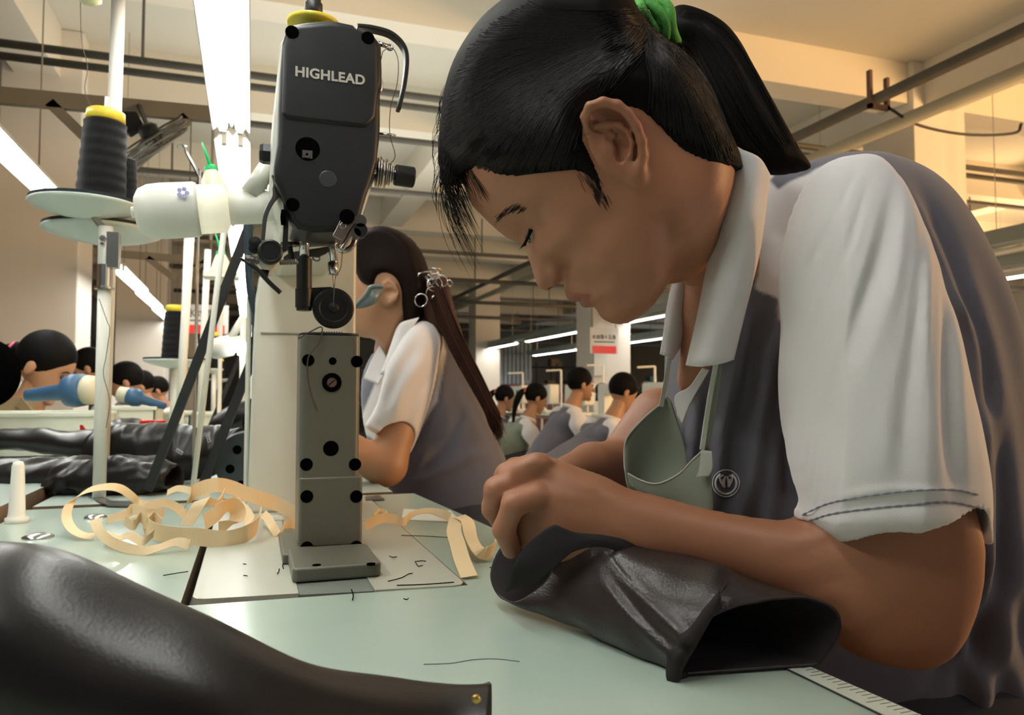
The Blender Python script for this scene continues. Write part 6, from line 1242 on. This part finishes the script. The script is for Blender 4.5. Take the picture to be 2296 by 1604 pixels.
obj('ponytail', blob(pn, 1.70, .0030, k=.9, tmax=.045, ridges=[([(970, 650), (1010, 740), (1060, 860), (1110, 960)], .005, .008), ([(985, 640), (1030, 760), (1090, 900)], -.005, .008)]).mesh(), m_br, wom, smooth=True)
PW = []
for k in range(200):
    u = RNG.random(); a = np.array([955+35*u, 650-10*u]); b_ = np.array([1000+35*u, 770-20*u]); c_ = np.array([1075+30*u, 905-10*u]); e = np.array([1118+12*u+RNG.normal()*5, 985-20*u+RNG.normal()*12])
    d = 1.655+.02*abs(u-.5)+.008*RNG.random(); PW.append([P(*q, d) for q in (a, b_, c_, e)])
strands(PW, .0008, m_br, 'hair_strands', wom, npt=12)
clp = []
for k in range(12):
    c = P(965+RNG.normal()*14, 645+RNG.normal()*26, 1.655+.02*RNG.random()); u_, v_ = norm(RNG.normal(size=3)), norm(RNG.normal(size=3)); r = .010+.008*RNG.random(); clp.append(tube(ring(c, u_*r, v_*r, 18), .0016, 5, closed=True))
obj('hair_clip', join(*clp), mat('chrome_clip', (.6, .6, .6), .15, 1.0), wom, smooth=True)
m_gl = mat('glasses_grey_blue', (0.13, 0.18, 0.19), .3)
patch([[(793, 690, 1.64), (820, 662, 1.635), (832, 645, 1.635), (858, 643, 1.645)], [(794, 693, 1.64), (818, 690, 1.635), (842, 680, 1.635), (858, 655, 1.645)]], m_gl, 'glasses', wom, th=.004, label='wide grey blue temple of the glasses')
obj('glasses_rim', tube(smoothpath([P(793, 690, 1.638), P(820, 661, 1.632), P(832, 643, 1.632), P(860, 642, 1.643)], 20), .004, 8), m_gl, wom, smooth=True)
obj('glasses_rim', tube(ring(P(779, 676, 1.70), cF*.024, cU*.018-cR*.004, 28), .002, 6, closed=True), m_gl, wom, smooth=True)
t2 = [(895, 725), (930, 712), (975, 730), (1010, 745), (1040, 790), (1065, 850), (1090, 920), (1118, 990), (1140, 1050), (1146, 1090), (1150, 1160), (1120, 1260), (980, 1260), (900, 1150), (870, 1085), (840, 1030), (818, 950), (812, 880), (818, 830), (840, 790), (865, 800), (880, 760)]
tv2 = blob(t2, 1.82, .005, k=1.15, tmax=.16, ridges=[([(1000, 800), (980, 950), (930, 1060)], .008, .015), ([(1040, 900), (1000, 1000), (930, 1080)], -.008, .015), ([(1090, 1000), (1000, 1050), (920, 1085)], .008, .015)])
V_, Q_ = tv2.mesh(); pc_ = proj(V_); wpoly = [(880, 760), (930, 705), (985, 735), (1000, 790), (980, 900), (900, 1030), (800, 960), (865, 800)]
md = np.clip(polydist(wpoly, pc_[:, 0], pc_[:, 1])/5+.5, 0, 1)*(pc_[:, 2] < 1.8)
obj('polo_shirt', (V_, Q_), m_shirt2, wom, smooth=True, attr=('white', md))
s2 = [(975, 728), (940, 722), (912, 745), (890, 780), (868, 820), (858, 860), (848, 900), (834, 930), (822, 948), (824, 962), (860, 984), (904, 1032), (915, 1024), (935, 985), (955, 930), (972, 870), (986, 800), (992, 760)]
s2v = blob(s2, [(820, 1.63), (900, 1.66), (990, 1.70)], .0035, k=1.15, tmax=.085, ridges=[([(960, 790), (910, 860), (880, 940)], .006, .012), ([(970, 830), (930, 900), (900, 980)], -.006, .012), ([(940, 760), (890, 850), (860, 920)], -.005, .010), ([(828, 956), (868, 978), (912, 1024)], .004, .006)])
s2v.cap(L(868, 1030, 1.615), L(890, 990, 1.63), .045, .045, k=.003, mode='sub')
obj('sleeve', s2v.mesh(), m_shirtw, wom, smooth=True)
patch([[(940, 712, 1.66), (905, 722, 1.655), (890, 740, 1.67)], [(905, 770, 1.65), (880, 790, 1.65), (870, 800, 1.665)], [(880, 810, 1.65), (862, 835, 1.65), (855, 840, 1.66)]], m_shirtw, 'collar', wom, th=.006)
patch([[(852, 772, 1.72), (866, 800, 1.71)], [(832, 812, 1.71), (862, 838, 1.70)], [(816, 850, 1.70), (848, 862, 1.69)]], m_shirtw, 'collar', wom, th=.005)
w2t = Vol(L(560, 1700, 1.5)-[0, .0, .1], L(1200, 1060, 2.2)+[.05, .1, .02], .012); w2t.ell(L(1060, 1170, 1.87), (.15, .15, .12), k=.03)
w2t.chain([L(1060, 1200, 1.78), L(800, 1240, 1.75), L(800, 1650, 1.8)], [.10, .08, .06], .03); w2t.chain([L(1060, 1200, 1.97), L(800, 1240, 1.95), L(800, 1600, 1.98)], [.10, .08, .06], .03); obj('trousers', w2t.mesh(), mat('trousers_dark', (0.03, 0.032, 0.04), .85), wom, smooth=True)
obj('apron', blob([(880, 1070), (960, 1075), (1060, 1095), (1130, 1100), (1160, 1180), (1150, 1260), (950, 1240), (880, 1120)], 1.80, .006, k=1.1, tmax=.175).mesh(), m_apron, wom, smooth=True)
sx = P(1070, 1270, 1.87); sto = thing('stool', 'stool hidden under the woman with the long ponytail', 'stool', (sx[0], sx[1], 0)) 
obj('seat', lathe((sx[0], sx[1], .40), (0, 0, 1), [(.16, 0), (.17, .03), (.001, .035)], 24), m_tabedge, sto)
for a in range(4): obj('leg', rod((sx[0]+.11*math.cos(a*PI/2+.8), sx[1]+.11*math.sin(a*PI/2+.8), .40), (sx[0]+.15*math.cos(a*PI/2+.8), sx[1]+.15*math.sin(a*PI/2+.8), 0), .016), m_tabedge, sto)

# ================================================================= WORKERS IN THE BACKGROUND
def worker(px, py, d, side, lab, lean=.25, hair='short', apron=False, s=1.0, head_down=.35, shirt=None, yawo=0.0, hs=1.0):
    """seated worker; (px, py, d) is the middle of the head, side=+1 works towards image right"""
    H = P(px, py, d); hdrop = min(.68, H[2]-.40)/s; ff = norm(cR*side*math.cos(yawo)+fw*math.sin(yawo)); ss = np.cross(up, ff)*1.0
    def W(a, b, c): return H+s*(ff*a+ss*b+up*c)
    t = thing('person', lab, 'person', (H[0], H[1], 0))
    def toL(p): v = np.asarray(p)-CAM; return np.array([v@cR, v@cF, v@cU])
    def vol(pts, pad, hh): q = np.array([toL(p) for p in pts]); return Vol(q.min(0)-pad, q.max(0)+pad, hh)
    nk = W(-.07, 0, -.16); ch = W(-.13-lean*.3, 0, -.36); hip = W(-.22-lean*.9, 0, -hdrop); hl, hr_ = W(.22, .10, -.42), W(.22, -.10, -.42)
    v = vol([W(.14, .12, .14), W(-.16, -.12, -.2)], .03, .0065); dn = head_down
    fx = lambda a, c: (a*math.cos(dn)+c*math.sin(dn), -a*math.sin(dn)+c*math.cos(dn))
    def Hd(a, b, c): a2_, c2_ = fx(a, c); return toL(W(a2_, b, c2_))
    ax = (toL(W(*[fx(1, 0)[0], 0, fx(1, 0)[1]]))-toL(H), toL(W(0, 1, 0))-toL(H), toL(W(fx(0, 1)[0], 0, fx(0, 1)[1]))-toL(H))
    v.ell(Hd(-.01, 0, .02), (.095*s*hs, .075*s*hs, .095*s*hs), axes=ax); v.ell(Hd(.035, 0, -.05), (.055*s*hs, .052*s, .068*s*hs), axes=ax, k=.03*s)
    v.cap(Hd(.092, 0, -.008), Hd(.108, 0, -.032), .009*s, .013*s, k=.012*s); v.ell(Hd(.088, 0, -.066), (.012*s, .020*s, .009*s), axes=ax, k=.01*s); v.ell(Hd(.075, 0, -.098), (.018*s, .022*s, .018*s), axes=ax, k=.015*s)
    for b in (1, -1): v.ell(Hd(-.012, b*.076, -.015), (.017*s, .008*s, .030*s), axes=ax, k=.004*s); v.ell(Hd(.082, b*.030, .008), (.010*s, .014*s, .007*s), axes=ax, k=.008*s, mode='sub')
    G_ = [v.mesh()]
    v = vol([nk, ch, hip, hl, hr_, W(0, .22, -.2), W(0, -.22, -.2), W(.12, 0, -.75)], .12, .011); tl = toL
    v.chain([tl(W(-.02, 0, -.06)), tl(nk), tl(ch)], [.05*s, .05*s, .065*s], .04*s); v.ell(tl((ch+hip)/2), (.07*s, .07*s, .13*s), k=.04)
    for b in (1, -1):
        v.chain([tl(W(-.10-lean*.2, b*.17, -.25)), tl(W(-.02, b*.21, -.47)), tl(W(.20, b*.10, -.42))], [.034*s, .034*s, .024*s], .02*s); v.ell(tl(W(.24, b*.08, -.42)), (.038*s, .026*s, .018*s), k=.012*s)
        for k in range(4): v.cap(tl(W(.26, b*.08+(k-1.5)*.015, -.42)), tl(W(.30, b*.07+(k-1.5)*.014, -.435)), .007*s, .006*s, k=.004)
    G_.append(v.mesh()); v = vol([hip, W(.25, 0, -.7), np.array([*W(.25, .12, 0)[:2], 0.02]), np.array([*W(.1, -.14, 0)[:2], .02])], .14, .016)
    body_ = obj('body', cat_(G_), m_skin2, t, smooth=True)
    v.ell(tl(hip), (.15*s, .16*s, .13*s)); 
    for b in (1, -1): kn = hip+ff*.36*s+ss*b*.10; v.chain([tl(hip+ss*b*.08), tl(kn), tl(np.array([*(kn+ff*.02)[:2], .07]))], [.08*s, .062*s, .042*s], .03)
    obj('trousers', v.mesh(), mat('trousers_dark', (0.03, 0.032, 0.04), .85), t, smooth=True)
    for b in (1, -1):
        q = W(*[x if i != 1 else 0 for i, x in enumerate((fx(.083, .004)[0], 0, fx(.083, .004)[1]))])+ss*b*.031*s; obj('eye', lathe(q-ff*.002, ff, [(.004*s, -.006), (.009*s, 0), (.007*s, .003), (.0005, .004)], 12), mat('iris_dark', (0.012, 0.008, 0.006)), body_, smooth=True)
        q = W(fx(.086, .024)[0], 0, fx(.086, .024)[1]); obj('eyebrow', tube([q+ss*b*.016*s, q+ss*b*.032*s+up*.003, q+ss*b*.048*s-ff*.010], [.002, .003, .0015], 5), m_hair, body_)
    # hair
    v = vol([W(.14, .12, .16), W(-.2, -.12, -.2)], .03, .0065)
    v.ell(Hd(-.018, 0, .030), (.099*s*hs, .082*s*hs, .097*s*hs), axes=ax); v.ell(Hd(.098, 0, -.045), (.062*s*hs, .2*s, .085*s*hs), axes=ax, k=.01, mode='sub'); v.ell(Hd(.03, 0, -.115), (.10*s, .2*s, .07*s), axes=ax, k=.01, mode='sub')
    for b in (1, -1): v.ell(Hd(-.010, b*.09, -.020), (.020*s, .022*s, .030*s), axes=ax, k=.004, mode='sub')
    hr2 = obj('hair', v.mesh(), m_hair, t, smooth=True)
    if hair == 'pony':
        a = W(-.13, 0, .04); g = tube(smoothpath([W(-.09, 0, .07), W(-.15, 0, .03), W(-.19, .02, -.10), W(-.20, .03, -.26)], 20), np.concatenate([np.linspace(.022, .032, 8), np.linspace(.032, .006, 12)])*s, 12); obj('ponytail', g, m_hair, t, smooth=True)
        obj('hair_tie', tube(ring(W(-.115, 0, .062), ss*.026*s, up*.022*s+ff*.01, 16), .006*s, 6, closed=True), mat('pink_elastic', (.6, .12, .18), .6), t, smooth=True)
    # shirt: torso and sleeves
    v = vol([nk, ch, hip, W(0, .26, -.2), W(0, -.26, -.5), hip], .15, .012)
    v.chain([tl(W(-.09-lean*.1, 0, -.24)), tl(ch), tl((ch+hip)/2), tl(hip+up*.03)], [.085*s, .125*s, .135*s, .14*s], .05)
    for b in (1, -1): v.ell(tl(W(-.11-lean*.2, b*.13, -.25)), (.075*s, .075*s, .06*s), k=.05)
    obj('polo_shirt', v.mesh(), m_apron if apron else m_shirtg, t, smooth=True)
    for b in (1, -1):
        v = vol([W(-.16-lean*.2, b*.17, -.18), W(.0, b*.22, -.5)], .09, .009); v.chain([tl(W(-.10-lean*.2, b*.14, -.215)), tl(W(-.09-lean*.15, b*.19, -.28)), tl(W(-.035, b*.212, -.43))], [.055*s, .064*s, .060*s], .03*s)
        v.cap(tl(W(-.04, b*.21, -.40)), tl(W(.01, b*.21, -.52)), .045*s, .05*s, mode='sub'); obj('sleeve', v.mesh(), m_shirtw, t, smooth=True)
    c0 = W(-.065-lean*.05, 0, -.175); obj('collar', tube(ring(c0, ff*.058*s-up*.02, ss*.062*s, 24), [.014*s]*24, 8, closed=True), m_shirtw, t, smooth=True)
    if apron: obj('apron_skirt', loft([ring(W(.0-lean*.6, 0, -.56), ff*.16, ss*.18, 20), ring(W(.05-lean*.5, 0, -.72), ff*.24, ss*.2, 20), ring(W(.1-lean*.4, 0, -.85), ff*.22, ss*.2, 20)]), mat('apron_light', (.35, .42, .38), .8), t, smooth=True)
    o_ = thing('stool', 'stool under the '+lab[:38].rsplit(' ', 1)[0], 'stool', (hip[0], hip[1], 0)); hz = max(hip[2]-.165, .15)
    obj('seat', lathe((hip[0], hip[1], hz), (0, 0, 1), [(.15, 0), (.16, .03), (.001, .035)], 20), m_tabedge, o_)
    for a in range(4): obj('leg', rod((hip[0]+.11*math.cos(a*PI/2), hip[1]+.11*math.sin(a*PI/2), hz), (hip[0]+.13*math.cos(a*PI/2), hip[1]+.13*math.sin(a*PI/2), 0), .014), m_tabedge, o_)
    return t
worker(1303, 862, 5.6, 1, 'young man with short hair sitting upright at the far right tables', .1, head_down=.15, yawo=.33)
worker(1398, 880, 4.9, 1, 'man with short hair bending forward in front of the far window', .30, head_down=.5, yawo=.33)
worker(1203, 893, 6.4, 1, 'woman with a ponytail and grey apron between the pillars', .25, 'pony', True, head_down=.4, yawo=.33)
worker(1133, 893, 7.4, 1, 'woman with tied hair partly hidden by the brown ponytail', .2, 'pony', head_down=.3, yawo=.33)
worker(1430, 905, 6.6, -1, 'person with black hair facing the bending man', .25, head_down=.5, yawo=-.33)
worker(1160, 888, 11.5, 1, 'distant worker behind the woman in the apron', .2, head_down=.3, yawo=.33)
worker(104, 822, 2.7, 1, 'woman in white shirt bowing over the blue nozzle at the left', .35, 'pony', head_down=.55, yawo=.1)
worker(196, 826, 4.6, -1, 'worker with black hair half hidden behind the left pillar', .2, head_down=.3, yawo=-.33)
worker(281, 858, 4.6, -1, 'worker with black hair bowing right of the stand pole', .2, head_down=.45, yawo=-.33)
worker(316, 868, 5.8, -1, 'worker in black behind the bowing one, third from the stand pole', .2, head_down=.5, yawo=-.33)
worker(352, 876, 6.8, -1, 'farthest worker of the left row with black hair', .2, head_down=.5, yawo=-.33)
worker(2320, 930, 2.9, -1, 'worker cut by the right edge of the picture behind the girl', .3, head_down=.4, yawo=-.33)
# ================================================================= BACKGROUND TABLES AND MACHINES
def back_machine():
    t = thing('sewing_machine', 'white sewing machine', 'sewing machine', (0, 0, 0))
    obj('bed', box(-.09, .09, -.24, .24, 0, .025), m_whitep, t, bevel=.006); obj('arm', join(box(-.05, .05, .08, .2, .02, .26), box(-.045, .045, -.2, .2, .18, .27)), m_whitep, t, bevel=.01)
    obj('head', box(-.05, .05, -.24, -.16, .09, .28), m_whitep, t, bevel=.01); obj('needle_bar', rod((0, -.2, .02), (0, -.2, .1), .006), m_steel, t); obj('handwheel', lathe((0, .2, .22), (0, 1, 0), [(.02, 0), (.06, .005), (.06, .03), (.02, .035)], 24), m_dark, t)
    return t
bm0 = back_machine(); first = [True]
def put_machine(x, y, lab, rz=0.0):
    o = bm0 if first[0] else copy_tree(bm0)
    first[0] = False; o.location = (x, y, TZ); o.rotation_euler = (0, 0, rz); o['label'] = lab; o['group'] = 'machines in the far rows'
def stand(x, y, lab, h_=.62):
    t = thing('spool_stand', lab, 'thread stand', (x, y, TZ), 'slender white stands in the far rows'); obj('pole', rod((x, y, TZ), (x, y, TZ+h_), .011, n=10), m_whitep, t); obj('cross_arm', rod((x, y, TZ+h_), (x-.17, y, TZ+h_-.01), .009, n=8), m_whitep, t)
    obj('spool', lathe((x-.05, y, TZ+.12), (0, 0, 1), [(.03, 0), (.022, .11), (.001, .11)], 14), m_thread, t)
for k, (px, d, lab) in enumerate(((1265, 6.9, 'table in front of the upright young man'), (1375, 6.2, 'table in front of the bending man'), (1190, 8.0, 'table in front of the woman in the apron'))): pass
for X, wd_, y0, y1, lab in ((2.43, .56, 3.9, 8.2, 'long table between the working rows right of the pillars'), (1.9, .62, 9.5, 16, 'distant long table behind the woman with the apron'), (5.2, .62, 9, 15, 'far table under the window wall'), (2.05, .5, 1.3, 3.2, 'table corner at the right edge behind the girl'), (-1.75, .6, 4.5, 5.85, 'far left table behind the black haired workers')):
    simple_table('sewing_table', [(X, y0), (X+wd_, y0), (X+wd_, y1), (X, y1)], TZ, lab, [(X+.05, y0+.1), (X+wd_-.05, y0+.1), (X+.05, y1-.1), (X+wd_-.05, y1-.1)])
for x, y, lab in ((2.75, 4.75, 'machine before the bending man'), (2.75, 5.5, 'machine before the upright young man'), (2.75, 6.2, 'machine in front of the woman with the apron'), (2.75, 7.0, 'machine just behind the upright man\'s head'), (2.75, 7.8, 'machine at the far end of the long table'), (2.2, 10.2, 'machine behind the woman with the apron'), (2.2, 11.6, 'distant machine left of the far stand'), (2.2, 13.2, 'farthest machine of the middle row'), (5.5, 10, 'machine under the right window'), (5.5, 12, 'distant machine under the right window'), (2.3, 1.9, 'machine at the right edge behind the girl'), (0.03, 3.5, 'machine right behind the cream column'), (.03, 4.6, 'machine farther behind the cream column'), (-1.45, 4.8, 'machine among the left workers'), (-1.45, 5.5, 'machine behind the small blue nozzle')): put_machine(x, y, lab)
for px, pyt, d, lab in ((1172, 836, 8.2, 'white angled stand left of the small far pillar'), (1258, 830, 8.0, 'white angled stand left of the upright man'), (1352, 818, 7.2, 'white angled stand in front of the sign pillar'), (1468, 822, 6.6, 'white angled stand before the blue window'), (1395, 850, 9.5, 'short stand between the two men')):
    p = P(px, pyt, d); stand(p[0], p[1], lab, p[2]-TZ)
# dark shelving and bins along the far wall
RS = random.Random(5)
for k in range(9):
    x = 2+RS.random()*11; y = 17+RS.random()*10; w_, hh = .8+RS.random()*1.4, 1.1+RS.random()*.9
    t = thing('storage_rack', ['dark storage rack against the far wall, first from the left', 'low distant rack beside the far pillar', 'tall dark rack behind the sign pillar', 'rack with pale boxes under the far lamps', 'dark distant rack near the window wall', 'distant grey rack behind the far stand', 'wide rack at the end of the hall', 'narrow dark rack between far pillars', 'rack standing farthest to the right'][k], 'rack', (x, y, 0))
    obj('frame', join(*[box(x+a*w_-.02, x+a*w_+.02, y-.02, y+.02, 0, hh) for a in (0, .5, 1)], *[box(x, x+w_, y-.01, y+.4, hh*q-.02, hh*q) for q in (.3, .6, .95)]), m_dark, t)
    for j in range(5):
        bx_ = x+RS.random()*w_*.8; q = RS.choice([.3, .6, .95]); obj('carton', box(bx_, bx_+.25, y, y+.3, hh*q, hh*q+.22), [mat('cardboard', (.28, .2, .1)), m_lampshade, m_red, mat('teal_bin', (.1, .25, .28), .5)][j % 4], t)
# strip curtain and notice board far behind
p = WY(1140, 800, 16.5); tag(obj('curtain', join(*[box(p[0]-.5+k*.1, p[0]-.43+k*.1, 16.5, 16.52, .02, 2.2) for k in range(11)]), mat('curtain_blue', (.22, .28, .33), .7)), 'pale blue strip curtain beside the far pillar', 'curtain')
p = WY(1230, 880, 15.5); tag(obj('notice_board', box(p[0]-1.1, p[0]+1.1, 15.5, 15.55, .0, 1.15), mat('board_maroon', (.10, .03, .045), .7)), 'dark maroon board low behind the working men', 'board')
p = WY(1307, 800, 8.7); tag(obj('notice_paper', box(p[0]-.08, p[0]+.09, 8.2, 8.225, p[2]-.25, p[2]+.15), m_sign), 'white notice with columns of print on the sign pillar', 'notice')
